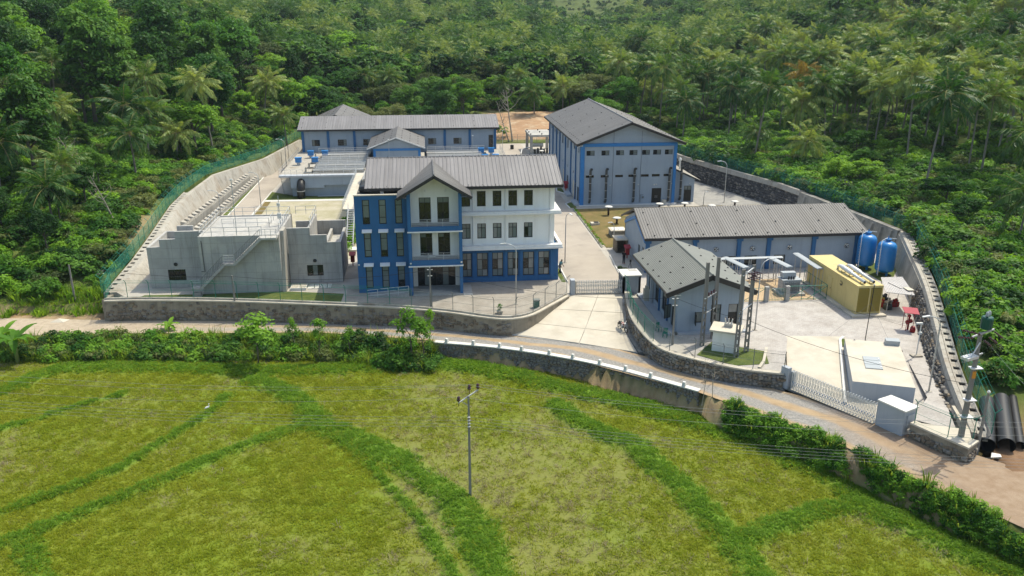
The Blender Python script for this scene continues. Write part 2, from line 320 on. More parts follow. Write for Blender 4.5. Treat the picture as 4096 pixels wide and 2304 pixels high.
def grid_obj(name, xs, ys, zf, mat, attrs=None):
    X, Y = np.meshgrid(xs, ys); Z = zf(X, Y); nx, ny = len(xs), len(ys)
    me = bpy.data.meshes.new(name); co = np.stack([X, Y, Z], -1).reshape(-1, 3)
    i = np.arange(nx*ny).reshape(ny, nx); q = np.stack([i[:-1, :-1], i[:-1, 1:], i[1:, 1:], i[1:, :-1]], -1).reshape(-1, 4)
    me.vertices.add(len(co)); me.vertices.foreach_set('co', co.ravel()); me.loops.add(q.size); me.loops.foreach_set('vertex_index', q.ravel()); me.polygons.add(len(q))
    me.polygons.foreach_set('loop_start', np.arange(len(q))*4); me.polygons.foreach_set('use_smooth', np.ones(len(q), bool)); me.update(calc_edges=True)
    for k, f in (attrs or {}).items():
        a = me.attributes.new(k, 'FLOAT', 'POINT'); a.data.foreach_set('value', f(X, Y).ravel().astype(np.float32))
    me.materials.append(mat); o = bpy.data.objects.new(name, me); COL.objects.link(o); return o
def attrmat(name, layers, base, rough=.95, bump=.3, bscale=8):
    """base colour noise, then (attribute, colour a, colour b, noise scale) layers over it"""
    m, ns, ls = newmat(name); out = N(ns, 'OutputMaterial'); b = N(ns, 'BsdfPrincipled'); ls.new(b.outputs[0], out.inputs[0]); b.inputs['Roughness'].default_value = rough; b.inputs['Specular IOR Level'].default_value = .15
    pos = N(ns, 'NewGeometry').outputs['Position']
    def nz(s):
        n = N(ns, 'TexNoise'); n.inputs['Scale'].default_value = s; n.inputs['Detail'].default_value = 7; n.inputs['Roughness'].default_value = .68; ls.new(pos, n.inputs['Vector']); return ramp(ns, ls, n.outputs[0], .32, .68)
    c = mixc(ns, ls, nz(base[2]), base[0], base[1])
    for a, c0, c1, s in layers:
        at = N(ns, 'Attribute'); at.attribute_name = a; c = mixc(ns, ls, at.outputs['Fac'], c, mixc(ns, ls, nz(s), c0, c1))
    ls.new(c, b.inputs['Base Color'])
    n4 = N(ns, 'TexNoise'); n4.inputs['Scale'].default_value = bscale; n4.inputs['Detail'].default_value = 6; ls.new(pos, n4.inputs['Vector']); bp = N(ns, 'Bump'); bp.inputs['Strength'].default_value = bump; bp.inputs['Distance'].default_value = .12; ls.new(n4.outputs[0], bp.inputs['Height']); ls.new(bp.outputs[0], b.inputs['Normal'])
    return m
def seg_dist(X, Y, pl):
    d = np.full(np.shape(X), 1e9)
    for (ax, ay), (bx, by) in zip(pl[:-1], pl[1:]):
        vx, vy = bx-ax, by-ay; t = np.clip(((X-ax)*vx+(Y-ay)*vy)/(vx*vx+vy*vy), 0, 1); d = np.minimum(d, np.hypot(X-ax-t*vx, Y-ay-t*vy))
    return d
D_ = 1.59006
def surv(pts, z): return [P(x*D_, y*D_, z)[:2] for x, y in pts]
TERR = attrmat('hillside_ground', [('soil', (.25, .155, .085), (.36, .27, .17), .5), ('red', (.15, .085, .045), (.22, .14, .085), .8)], ((.05, .075, .018), (.12, .155, .035), .25))
xs = np.unique(np.concatenate([np.arange(-560, -140, 20), np.arange(-140, -60, 3), np.arange(-60, 76, .75), np.arange(76, 180, 3), np.arange(180, 1101, 20)]))
ys = np.unique(np.concatenate([np.arange(-120, 20, 10), np.arange(20, 110, .75), np.arange(110, 240, 2), np.arange(240, 400, 5), np.arange(400, 1451, 25)]))
def a_soil(X, Y):
    n = fbm(X, Y, 7, 11)-.5
    m = np.clip(1.4-np.hypot((X-26)/15, (Y-222)/17)+n*1.2, 0, 1)
    slope = np.clip(1.2-np.hypot((X+43)/6, (Y-118)/10)+n*2.2, 0, 1)*.8
    edge = np.clip((3.2-np.abs(seg_dist(X, Y, [(-75, 97), (-36.2, 93)])))/3+n, 0, 1)
    emb = np.clip(1.2-np.abs(Y-ylow(X)+1)/1.6, 0, 1)*(X > -2)*(X < 36)
    return np.clip(np.maximum.reduce([m, slope, edge, emb]), 0, 1)
def a_red(X, Y):
    n = fbm(X, Y, 5, 17)-.5
    return np.clip(np.clip((X-36)/6, 0, 1)*np.clip((58-Y+n*8)/5, 0, 1)*np.clip((Y-ylow(X)+1)/2, 0, 1), 0, 1)
struct(grid_obj('terrain', xs, ys, terrain, TERR, {'soil': a_soil, 'red': a_red}))
# field with earth bunds
FZ = -3.2
BUNDS = [(surv(p, FZ), w, h) for p, w, h in [
    ([(640, 955), (760, 1012), (800, 1075), (920, 1112), (1040, 1185), (1130, 1255), (1190, 1330), (1245, 1460)], 1.5, .45),
    ([(0, 1292), (300, 1182), (530, 1040), (570, 1000)], .55, .35), ([(0, 1372), (300, 1255), (600, 1130), (790, 1062)], .75, .4),
    ([(0, 1082), (200, 1022), (305, 995)], .55, .3), ([(870, 1110), (960, 1200), (1050, 1300), (1150, 1460)], .45, .22),
    ([(1400, 1020), (1450, 1062), (1600, 1122), (1720, 1232), (1830, 1342), (1910, 1460)], 1.35, .5),
    ([(1060, 912), (1250, 935), (1400, 975), (1560, 1012), (1750, 1062), (1950, 1132), (2090, 1192), (2200, 1282), (2400, 1372), (2600, 1450)], 1.7, .5),
    ([(2130, 1268), (1930, 1330), (1850, 1385)], 1.1, .4), ([(70, 1372), (115, 1460)], .9, .3),
    ([(0, 985), (160, 925), (400, 925), (700, 935), (1100, 915)], 1.5, .3)]]
def bund(X, Y):
    w_ = fbm(X, Y, 2.5, 5)-.5; b = np.zeros(np.shape(X)); hh = np.zeros(np.shape(X))
    for pl, w, h in BUNDS:
        d = seg_dist(X, Y, pl)+w_*1.1*min(1, w); k = np.clip(1.25-d/w, 0, 1); k = k*k*(3-2*k); b = np.maximum(b, k); hh = np.maximum(hh, k*h*.65)
    return b, hh
def dryf(X, Y):
    n = fbm(X, Y, 9, 21, 5); x0 = fbm(X, Y, 2.2, 31, 3)
    g = .42+.5*np.exp(-((X-8)/16)**2-((Y-62)/14)**2)+.25*np.exp(-((X-27)/5)**2-((Y-50)/5)**2)+.3*np.exp(-((X+12)/7)**2-((Y-71)/5)**2)-.3*np.clip((-X-2)/14, 0, 1)*np.clip((64-Y)/8, 0, 1)
    return np.clip((n-.5)*2.2+(x0-.5)*1.0+g-.2, 0, 1)
def lushf(X, Y): return np.clip((fbm(X, Y, 6, 41, 5)-.48)*4, 0, 1)
def fieldz(X, Y): return FZ+bund(X, Y)[1]+(fbm(X, Y, .9, 9, 3)-.5)*.12-np.clip((Y-ylow(X)+1.2)*.5, 0, 1.4)*((X < .2) | (X > 23.6))
FIELD = attrmat('paddy_field', [('lush', (.11, .165, .012), (.145, .19, .016), .5), ('dry', (.155, .15, .05), (.185, .17, .075), 1.6), ('bund', (.095, .17, .018), (.12, .20, .025), 1.0)], ((.125, .16, .014), (.15, .175, .02), .4), bump=.4, bscale=5)
fxs = np.arange(-75, 62, .4); fys = np.arange(14, 88, .4)
fo = grid_obj('field', fxs, fys, lambda X, Y: np.where(Y < ylow(X)-np.where((X > .2) & (X < 23.6), .35, .8), fieldz(X, Y), -4.3), FIELD, {'bund': lambda X, Y: bund(X, Y)[0], 'dry': lambda X, Y: dryf(X, Y)*.5, 'lush': lushf}); struct(fo)
# ------------------------------------------------------------------ outer gravel road
def strip(name, a, b, z, mat, nx=10, sub=10, crown=.03, seed=1):
    ts = np.linspace(0, len(a)-1, (len(a)-1)*sub+1); ax = np.array(a); bx = np.array(b); k = np.arange(len(a))
    A = np.stack([np.interp(ts, k, ax[:, 0]), np.interp(ts, k, ax[:, 1])], -1); Bb = np.stack([np.interp(ts, k, bx[:, 0]), np.interp(ts, k, bx[:, 1])], -1); Z = np.interp(ts, k, z)
    V = []; AC = []
    for i in range(len(ts)):
        for j in range(nx+1):
            t = j/nx; p = A[i]*(1-t)+Bb[i]*t; V.append((p[0], p[1], Z[i]+crown*math.sin(math.pi*t)+.03*(vnoise(p[0], p[1], 1.4, seed)-.5))); AC.append(t)
    F = [(i*(nx+1)+j, (i+1)*(nx+1)+j, (i+1)*(nx+1)+j+1, i*(nx+1)+j+1) for i in range(len(ts)-1) for j in range(nx)]
    mb = MB(); mb.v = V; mb.f = F; o = mb.build(name, mat, None, True, (0, 0, 0)); at = o.data.attributes.new('across', 'FLOAT', 'POINT'); at.data.foreach_set('value', AC); return struct(o)
def roadmat():
    m, ns, ls = newmat('gravel_road'); out = N(ns, 'OutputMaterial'); b = N(ns, 'BsdfPrincipled'); ls.new(b.outputs[0], out.inputs[0]); b.inputs['Roughness'].default_value = .95; b.inputs['Specular IOR Level'].default_value = .15
    pos = N(ns, 'NewGeometry').outputs['Position']; at = N(ns, 'Attribute'); at.attribute_name = 'across'
    def nz(s, d=6):
        n = N(ns, 'TexNoise'); n.inputs['Scale'].default_value = s; n.inputs['Detail'].default_value = d; n.inputs['Roughness'].default_value = .7; ls.new(pos, n.inputs['Vector']); return n.outputs[0]
    grav = mixc(ns, ls, ramp(ns, ls, nz(6), .3, .7), (.15, .145, .135), (.34, .32, .29))
    dirt = mixc(ns, ls, ramp(ns, ls, nz(.8), .3, .7), (.30, .215, .125), (.40, .30, .19))
    red = mixc(ns, ls, ramp(ns, ls, nz(.9), .3, .7), (.22, .15, .095), (.31, .235, .165))
    # wheel tracks: two bands across the road, wandering with noise
    ad = N(ns, 'Math', operation='MULTIPLY_ADD'); ad.inputs[1].default_value = .22; ls.new(nz(.25, 2), ad.inputs[0]); ls.new(at.outputs['Fac'], ad.inputs[2])
    sn = N(ns, 'Math', operation='MULTIPLY'); sn.inputs[1].default_value = 12.5; ls.new(ad.outputs[0], sn.inputs[0]); s2 = N(ns, 'Math', operation='SINE'); ls.new(sn.outputs[0], s2.inputs[0])
    ad2 = N(ns, 'Math', operation='MULTIPLY_ADD'); ad2.inputs[1].default_value = .7; ls.new(nz(1.2), ad2.inputs[0]); ls.new(s2.outputs[0], ad2.inputs[2])
    c = mixc(ns, ls, ramp(ns, ls, ad2.outputs[0], .1, 1.1), grav, dirt)
    sx = N(ns, 'SeparateXYZ'); ls.new(pos, sx.inputs[0]); ad3 = N(ns, 'Math', operation='MULTIPLY_ADD'); ad3.inputs[1].default_value = 8; ls.new(nz(.3), ad3.inputs[0]); ls.new(sx.outputs[0], ad3.inputs[2])
    c = mixc(ns, ls, ramp(ns, ls, ad3.outputs[0], 35, 41), c, red)
    neg = N(ns, 'Math', operation='MULTIPLY_ADD'); neg.inputs[1].default_value = 10; ls.new(nz(.3), neg.inputs[0]); ls.new(sx.outputs[0], neg.inputs[2])
    c = mixc(ns, ls, ramp(ns, ls, neg.outputs[0], -2, -28), c, mixc(ns, ls, ramp(ns, ls, nz(1.5), .35, .65), (.42, .35, .26), (.32, .26, .19)))
    ls.new(c, b.inputs['Base Color']); bp = N(ns, 'Bump'); bp.inputs['Strength'].default_value = .5; bp.inputs['Distance'].default_value = .05; ls.new(nz(14), bp.inputs['Height']); ls.new(bp.outputs[0], b.inputs['Normal'])
    return m
strip('road', LOW, UP, RZ, roadmat(), nx=12, sub=12)
# driveway slabs from the first gate down to the road
DL = [(15.9, 88.75), (13.7, 85.6), (11.4, 82.7), (8.6, 81.2)]; DR = [(21.95, 88.2), (21.0, 83.6), (20.25, 79), (20.35, 74.6)]; DZ = [.0, -.5, -1.02, -1.36]
dw = struct(MB().prism([(15.8, 88.8), (22.2, 88.3), (20.3, 79), (20.4, 74.6), (8.5, 81.1), (11.2, 82.6)], [-.6, -.6, -1.5, -1.9, -1.95, -1.6], [-.05, -.05, -1.06, -1.42, -1.55, -1.12]).build('driveway', CONC))
for i in range(3):
    for j in range(2):
        a0, a1, b0, b1 = [np.array(q) for q in (DL[i], DL[i+1], DR[i], DR[i+1])]; t0, t1 = (.006, .545) if j == 0 else (.553, .994); e = .012
        q = [(a0*(1-t)+b0*t)*(1-s)+(a1*(1-t)+b1*t)*s for s, t in ((e, t0), (e, t1), (1-e, t1), (1-e, t0))]
        za, zb = DZ[i], DZ[i+1]; zo = -.12 if i == 2 else 0
        MB().prism(q, [za-.12, za-.12, zb-.2, zb-.2], [za+.01, za+.01, zb+.012+zo*0, zb+.012-(.17 if (i == 2 and j == 0) else 0)]).build('slab', CONCL, dw)
# ------------------------------------------------------------------ compound ground: pad, roads, paving, lawns
PAD = [(-35.4, 91.9), (-32.8, 92), (-23, 90.6), (-9.4, 87.7), (-3.5, 86.3), (2, 84.3), (6.1, 82.2), (8.4, 81.6), (10.6, 82.6), (15.7, 88.6), (22.2, 88.1), (22.2, 86), (21.4, 79.5), (21.7, 73.2), (23, 70.2), (27.3, 66.7), (31.2, 64.7), (33, 62), (36.5, 58.5), (37.4, 55.5), (40.4, 53.2), (47.6, 70), (52.7, 80.6), (57.4, 91.5), (61, 101), (58, 129.5), (50, 157.5), (45, 200), (40, 203), (-27.5, 203), (-29.5, 170), (-37.8, 152), (-37.8, 137), (-35.6, 113), (-34.8, 95)]
def sheet(name, poly, z, mat, par=None, z0=None):
    mb = MB()
    if z0 is None: mb.quad(*[(p[0], p[1], z) for p in poly])
    else: mb.prism(poly, z0, z)
    return mb.build(name, mat, par)
PADM = M('compound_concrete', (.40, .37, .32), .88, .1, .3, col2=(.33, .30, .26))
padz = [0 if not (p[1] < 65 and p[0] > 30) else -.75 for p in PAD]
struct(MB().prism(PAD, -1.2, [z-.02 for z in padz]).build('compound_ground', PADM))
def paver(name, c0, c1, mort, sc=3.2):
    m, ns, ls = newmat(name); out = N(ns, 'OutputMaterial'); b = N(ns, 'BsdfPrincipled'); ls.new(b.outputs[0], out.inputs[0]); b.inputs['Roughness'].default_value = .85; b.inputs['Specular IOR Level'].default_value = .2
    g = N(ns, 'NewGeometry'); mp = N(ns, 'Mapping'); mp.inputs['Rotation'].default_value = (0, 0, R(-24) if 'yard' in name else 0); ls.new(g.outputs['Position'], mp.inputs[0])
    br = N(ns, 'TexBrick'); ls.new(mp.outputs[0], br.inputs['Vector']); br.inputs['Color1'].default_value = (*c0, 1); br.inputs['Color2'].default_value = (*c1, 1); br.inputs['Mortar'].default_value = (*mort, 1); br.inputs['Scale'].default_value = sc; br.inputs['Mortar Size'].default_value = .012; br.inputs['Mortar Smooth'].default_value = .3; br.inputs['Bias'].default_value = -.3
    n = N(ns, 'TexNoise'); n.inputs['Scale'].default_value = .5; n.inputs['Detail'].default_value = 9; n.inputs['Roughness'].default_value = .7; ls.new(g.outputs['Position'], n.inputs['Vector'])
    ls.new(mixc(ns, ls, ramp(ns, ls, n.outputs[0], .4, .8), br.outputs[0], mixc(ns, ls, 1., br.outputs[0], (.66, .63, .6), 'MULTIPLY')), b.inputs['Base Color']); return m
PAVY = paver('yard_block_paving', (.44, .41, .375), (.36, .34, .315), (.29, .27, .25), 1.6); PAVF = paver('plaza_block_paving', (.36, .325, .275), (.32, .29, .25), (.24, .22, .19), 1.8)
LAWN = attrmat('lawn', [], ((.055, .085, .02), (.12, .14, .035), .9), bump=.5, bscale=12); LAWND = attrmat('sparse_brown_lawn', [], ((.105, .10, .03), (.22, .15, .065), .45), bump=.4, bscale=10); SAND = attrmat('sandy_ground', [], ((.43, .385, .30), (.29, .27, .16), .35), bump=.4, bscale=8)
def ST(n, *a, **k): return struct(sheet(n, *a, **k))
ST('compound_road', [(16.5, 88.6), (23.3, 88.1), (23.3, 97), (23.5, 131), (23.2, 203), (15.2, 203), (16.3, 140), (16.5, 100)], .008, ROADC)
ST('side_road', [(-31.3, 104), (-27.9, 104), (-27.6, 150), (-26.6, 203), (-29.4, 203), (-31.2, 168)], .008, ROADC)
ST('back_road', [(-26.6, 183), (15.2, 183), (15.2, 196), (-26.6, 196)], .008, ROADC)
ST('plaza', [(-3.5, 86.4), (2, 84.5), (6.1, 82.4), (8.4, 81.8), (10.4, 82.7), (15.5, 88.4), (16.4, 94.5), (-9.5, 94.5), (-9.6, 88)], .006, PAVF)
ST('front_lawn', [(-33.3, 92.2), (-23, 90.9), (-9.9, 88.2), (-9.8, 91.8), (-16.4, 93.3), (-26, 93.3), (-32.4, 93.6)], .03, LAWN)
ST('yard_paving', [(24.6, 70), (27.5, 67), (31, 65.2), (33, 68.6), (35.4, 73.8), (40.7, 73), (40.2, 70.9), (44.9, 69.3), (41.4, 59.4), (38, 55.8), (40.3, 53.6), (47.3, 69.6), (52.5, 80.2), (57.2, 91), (59.4, 96), (24.4, 96), (24.2, 76)], .01, PAVY)
RAMP = MB(); RAMP.prism([(31.5, 64.5), (35.6, 57.3), (40.7, 61.5), (41.0, 73.2), (35.3, 74)], [-1, -1, -.4, -.1, -.1], [-.78, -.78, -.25, .03, .03]); ST2 = struct(RAMP.build('yard_slab', CONCL))
struct(MB().prism([(35.6, 57.3), (37.2, 55.2), (40.6, 53.4), (45.3, 68.6), (41.2, 70.6), (40.2, 60.5)], -1.1, [-.72, -.72, -.68, .02, .02, -.2]).build('yard_apron', PAVY))
ST('kiosk_lawn', [(24.9, 70.2), (27.6, 67.4), (30.9, 67.5), (31.7, 70.3), (27.4, 73.2)], .05, LAWN)
ST('transformer_gravel', [(34.6, 84.3), (43.3, 84.3), (43.3, 92), (34.6, 92)], .03, M('brown_gravel', (.42, .31, .19), .95, .3, 5, bump=.6, bscale=12))
lw = MB(); 
for i in range(12):
    for j in range(12):
        f = lambda a, b: (24.3+a*(49-24.3)/12, 107.8+b*(131.2-107.8)/12, .03+.42*math.sin(math.pi*min(1, max(0, a/12*1.0)))**.5*math.sin(math.pi*b/12)**.5*.8)
        lw.quad(f(i, j), f(i+1, j), f(i+1, j+1), f(i, j+1))
struct(lw.build('reservoir_lawn', LAWND, smooth=True))
ST('side_verge', [(-32.6, 112), (-31.5, 112), (-31.3, 166), (-31.6, 166)], .03, LAWN); ST('inner_verge', [(-27.5, 106), (-26, 106), (-26.3, 142), (-27.3, 142)], .02, LAWND)
ST('tank_lawn', [(-27.4, 143.4), (-10, 143), (-10, 145.6), (-22.5, 146), (-27.4, 150)], .03, LAWN); ST('footpath', [(-27.4, 142.1), (-10, 141.6), (-10, 142.9), (-27.4, 143.3)], .02, WHITEC)
ST('sandy_patch', [(-26, 106), (-9.6, 106), (-10, 141.4), (-26.2, 141.8)], .025, SAND)
ST('wing_lawn', [(15.8, 93.5), (16.3, 93.4), (16.3, 100.5), (15.75, 100.5)], .03, LAWN); ST('tank_grass', [(54, 88), (60, 96), (58.5, 97.5), (53.9, 96)], .03, LAWN)
ST('annex_paving', [(45.2, 131.5), (57.5, 131.5), (50, 156), (45.2, 156)], .012, CONC)
ST('gate_planter_lawn', [(23.75, 92.6), (24.7, 92.4), (24.9, 98.4), (23.6, 98.6), (23.4, 96)], .05, LAWN)
def kerb(pts, w=.16, h=.12, mat=WHITEC):
    mb = MB()
    for a, b in zip(pts[:-1], pts[1:]): mb.bar((*a, h/2), (*b, h/2), w, h)
    return struct(mb.build('kerb', mat))
kerb([(23.5, 90.5), (23.4, 96), (23.6, 98.8), (24, 104)]); kerb([(23.75, 108), (23.85, 131.4)], mat=CONCW); kerb([(16.5, 93.4), (16.5, 101), (16.6, 131)]); kerb([(-31.35, 104), (-31.35, 167)]); kerb([(-27.8, 104), (-27.5, 150)])
kerb([(23.4, 131.8), (23.2, 135), (24.5, 136.8)]); kerb([(24.6, 142.9), (23.3, 145.5), (23.7, 148.2)]); ST('door_planter_lawn', [(23.5, 132), (24.6, 132.2), (24.5, 136), (23.4, 135)], .06, LAWN); ST('step_planter_lawn', [(24.5, 143.2), (23.5, 145.5), (23.8, 148), (24.6, 148)], .06, LAWN)
# low shrubs of the long kerb: variegated border
# ------------------------------------------------------------------ walls, stones, fences, gates
def offs(pts, d):
    out = []; n = len(pts)
    for i in range(n):
        a = Vector(pts[max(i-1, 0)][:2]); b = Vector(pts[min(i+1, n-1)][:2]); t = (b-a).normalized(); out.append((pts[i][0]+t.y*d, pts[i][1]-t.x*d))
    return out            # d > 0: to the right of the walking direction
def ribbon(mb, pts, d0, d1, zb, zt, e0=None, e1=None):
    a, b = offs(pts, d0), offs(pts, d1); n = len(pts); zb = zb if hasattr(zb, '__len__') else [zb]*n; zt = zt if hasattr(zt, '__len__') else [zt]*n
    at = offs(pts, d0 if e0 is None else e0); bt = offs(pts, d1 if e1 is None else e1)
    V = []
    for i in range(n): V += [(*a[i], zb[i]), (*b[i], zb[i]), (*bt[i], zt[i]), (*at[i], zt[i])]
    F = [(0, 1, 2, 3), tuple(4*(n-1)+k for k in (3, 2, 1, 0))]
    for i in range(n-1):
        for k in range(4): F.append((4*i+k, 4*(i+1)+k, 4*(i+1)+(k+1) % 4, 4*i+(k+1) % 4))
    return mb.add(V, F)
def smooth_path(pts, n=6):
    P_ = [np.array(p, float) for p in pts]; P_ = [2*P_[0]-P_[1]]+P_+[2*P_[-1]-P_[-2]]; out = []
    for i in range(1, len(P_)-2):
        for k in range(n):
            t = k/n; p0, p1, p2, p3 = P_[i-1:i+3]; out.append(tuple(.5*((2*p1)+(-p0+p2)*t+(2*p0-5*p1+4*p2-p3)*t*t+(-p0+3*p1-3*p2+p3)*t**3)))
    return out+[tuple(P_[-2])]
STONEM = M('grey_rubble_stone', (.165, .155, .14), .9, .35, 2.2, bump=.5, bscale=14, col2=(.26, .225, .18), c2scale=1.5); STONEB = M('brown_rubble_stone', (.19, .15, .105), .92, .35, 2, bump=.5, bscale=12, col2=(.10, .085, .07), c2scale=1.0)
STONED = M('dark_rubble_stone', (.085, .082, .082), .92, .4, 1.6, bump=.6, bscale=9); MORT = M('wall_mortar', (.24, .22, .19), .95, .25, 1.2, bump=.3, col2=(.12, .10, .085), c2scale=.6, streak=.4)
def stone_mesh(seed):
    r = random.Random(seed); mb = MB()
    lo = [(-.5+r.uniform(0, .14), -.5, -.5+r.uniform(0, .16)), (.5-r.uniform(0, .14), -.5, -.5+r.uniform(0, .16)), (.5-r.uniform(0, .16), -.5, .5-r.uniform(0, .16)), (-.5+r.uniform(0, .16), -.5, .5-r.uniform(0, .16))]
    lo.insert(2, ((lo[1][0]+lo[2][0])/2+r.uniform(-.04, .1), -.5, r.uniform(-.1, .1))); n = 5
    c = np.mean(np.array(lo), 0); inn = [tuple(c+(np.array(p)-c)*.72+np.array((0, -.28-r.uniform(0, .2), 0))) for p in lo]; bk = [(p[0], .5, p[2]) for p in lo]
    V = bk+lo+inn; F = [(0+i, (i+1) % n, n+(i+1) % n, n+i) for i in range(n)]+[(n+i, n+(i+1) % n, 2*n+(i+1) % n, 2*n+i) for i in range(n)]+[tuple(range(2*n, 3*n))]
    mb.add(V, F); return mb
SPROT = [stone_mesh(i) for i in range(7)]
def stones(par, pts, zb, zt, mats, batter=0, hh=(.2, .32), ll=(.24, .46), nobj=300, skip=None, d=0.0, seed=1, topinset=0):
    r = random.Random(seed); n = len(pts); zb = zb if hasattr(zb, '__len__') else [zb]*n; zt = zt if hasattr(zt, '__len__') else [zt]*n
    seg = [0]
    for a, b in zip(pts[:-1], pts[1:]): seg.append(seg[-1]+math.hypot(b[0]-a[0], b[1]-a[1]))
    L = seg[-1]; H = max(t-b for t, b in zip(zt, zb)); items = []; z = 0
    while z < H-.08:
        h = r.uniform(*hh); s = r.uniform(-.2, .1)
        while s < L-.1:
            l = r.uniform(*ll); c = min(max(s+l/2, .02), L-.02); i = max(0, min(n-2, int(np.searchsorted(seg, c))-1)); t = (c-seg[i])/(seg[i+1]-seg[i])
            zb_ = zb[i]*(1-t)+zb[i+1]*t; zt_ = zt[i]*(1-t)+zt[i+1]*t; hd = math.atan2(pts[i+1][1]-pts[i][1], pts[i+1][0]-pts[i][0])
            if zb_+z+h*.75 < zt_ and not (skip and skip(c, z, L)):
                fr = (z+h/2)/max(.1, zt_-zb_); x = pts[i][0]*(1-t)+pts[i+1][0]*t; y = pts[i][1]*(1-t)+pts[i+1][1]*t; o = d-batter*fr
                items.append((x+math.sin(hd)*o, y-math.cos(hd)*o, zb_+z+h/2+r.uniform(-.08, .08), hd+r.uniform(-.12, .12), l*r.uniform(.8, 1.2), r.uniform(.11, .24), h*r.uniform(.75, 1.2), r.randrange(7), r.uniform(-.35, .35)))
            s += l
        z += h
    items.sort(key=lambda q: q[0]**2+q[1]**2)
    key = tuple(m.name for m in mats)
    if key not in STM:
        STM[key] = []
        for k in range(7):
            me = SPROT[k].mesh('stone', (0, 0, 0), False); me.materials.append(mats[k % len(mats)]); STM[key].append(me)
    rest = [MB() for _ in mats]
    for q, (x, y, zz, hd, l, dp, h, k, ti) in enumerate(items):
        if q < nobj: inst('stone', STM[key][k], par, (x, y, zz), (0, ti, hd), (l, dp, h))
        else:
            Mx = Matrix.Translation((x, y, zz)) @ Matrix.Rotation(hd, 4, 'Z') @ Matrix.Rotation(ti, 4, 'Y') @ Matrix.Diagonal((l, dp, h, 1)); rest[k % len(mats)].add([Mx @ Vector(v) for v in SPROT[k].v], SPROT[k].f)
    for i, mb in enumerate(rest):
        if mb.v: mb.build('stonework', mats[i], par)['kind'] = 'stuff'
    return len(items)
STM = {}
# stone retaining wall between road and field, with white coping and marker posts
FW = smooth_path([(.3, 80.4), (6.6, 77.9), (12.3, 74.7), (17.4, 70.8), (23.5, 64.8)], 5); fwz = [float(rz(p[0])) for p in FW]
fw = thing('retaining_wall', 'grey rubble stone retaining wall with white coping between road and field', 'wall', (12, 74.6, -3.6))
ribbon(MB(), FW, -.25, .22, [-4.2]*len(FW), [z+.02 for z in fwz], None, .16).build('mortar_core', MORT, fw)
ribbon(MB(), FW, -.3, .3, [z+.02 for z in fwz], [z+.12 for z in fwz]).build('coping', WHITEC, fw)
stones(fw, FW, [-3.75]*len(FW), [z+.02 for z in fwz], (STONEM, STONEM, STONEB), batter=.06, d=.2, seed=3)
BOL = MB(); BOL.add([(-.17, -.17, 0), (.17, -.17, 0), (.17, .17, 0), (-.17, .17, 0), (-.12, -.12, .42), (.12, -.12, .42), (.12, .12, .42), (-.12, .12, .42)], [(3, 2, 1, 0), (4, 5, 6, 7), (0, 1, 5, 4), (1, 2, 6, 5), (2, 3, 7, 6), (3, 0, 4, 7)]); BOLM = BOL.mesh('marker_post', (0, 0, 0), False); BOLM.materials.append(WHITEC)
for x, y in ((1.6, 79.8), (4.3, 78.8), (6.9, 77.7), (9.0, 76.5), (11.6, 75.1), (13.7, 73.7), (16.0, 71.9), (18.1, 70.1), (20.0, 68.2), (22.4, 65.8)): inst('marker_post', BOLM, fw, (x, y, float(rz(x))+.12), (0, 0, -.7))
# front compound wall
CW = [(-36.1, 91.6)]+smooth_path([(-32.8, 91.5), (-23, 90.2), (-9.4, 87.3), (-3.5, 85.9), (2, 83.9), (6.1, 81.8), (8.4, 81.25), (10.7, 82.2), (13.3, 85.2), (15.7, 88.1)], 4); cwb = [float(np.interp(p[0], [-36, -10, 4, 9, 12, 15.8], [-2.5, -2.4, -2.1, -1.8, -1.5, -.4])) for p in CW]
cw = thing('boundary_wall', 'stained brown stone boundary wall below the office forecourt, curving to gate', 'wall', (-10, 87.5, -2.4))
PLAS = M('dirty_plaster_wall', (.27, .235, .18), .92, .25, .9, bump=.3, bscale=8, col2=(.12, .095, .07), c2scale=.5, c2lo=.5, c2hi=.72, streak=.55)
ribbon(MB(), CW, -.35, .12, cwb, .12).build('wall_core', PLAS, cw); ribbon(MB(), CW, -.42, .2, .12, .26).build('coping', CONCL, cw); ribbon(MB(), CW, -.36, -.14, .26, .45).build('fence_kerb', CONCW, cw)
stones(cw, CW, cwb, [.1]*len(CW), (STONEB, STONEB, MORT), d=.09, hh=(.24, .36), ll=(.3, .6), nobj=300, seed=5, skip=lambda c, z, L: c > 46 or (random.random() < .25) or (z > 1.5 and random.random() < .6))
ribbon(MB(), [(-36.1, 91.6), (-35.4, 96.5)], -.3, .1, -2.5, .26).build('return_wall', PLAS, cw)
# wall below the guard house, curving from gate to gate
GW = smooth_path([(22.4, 88.2), (22, 86), (21.05, 79.5), (21.35, 73), (22.8, 69.8), (27.2, 66.2), (31, 64.5)], 5); gwb = [float(np.interp(p[1], [64, 66, 70, 75, 80, 88], [-1.2, -1.35, -1.45, -1.6, -1.3, -.4])) for p in GW]
gw = thing('boundary_wall', 'pale stone boundary wall curving around the guard house lawn', 'wall', (22.5, 74, -1.5))
ribbon(MB(), GW, -.3, .15, gwb, .32, None, .1).build('wall_core', MORT, gw); ribbon(MB(), GW, -.38, .2, .32, .46).build('coping', CONCL, gw)
stones(gw, GW, gwb, [.3]*len(GW), (STONEB, MORT, STONEM), d=.13, hh=(.24, .36), ll=(.28, .55), nobj=300, seed=6)
ribbon(MB(), [(21.45, 86.3), (20.55, 79.6), (20.75, 74.6)], -.25, .25, [-.75, -1.4, -1.75], [-.25, -1.02, -1.35]).build('gutter', CONCD, gw)
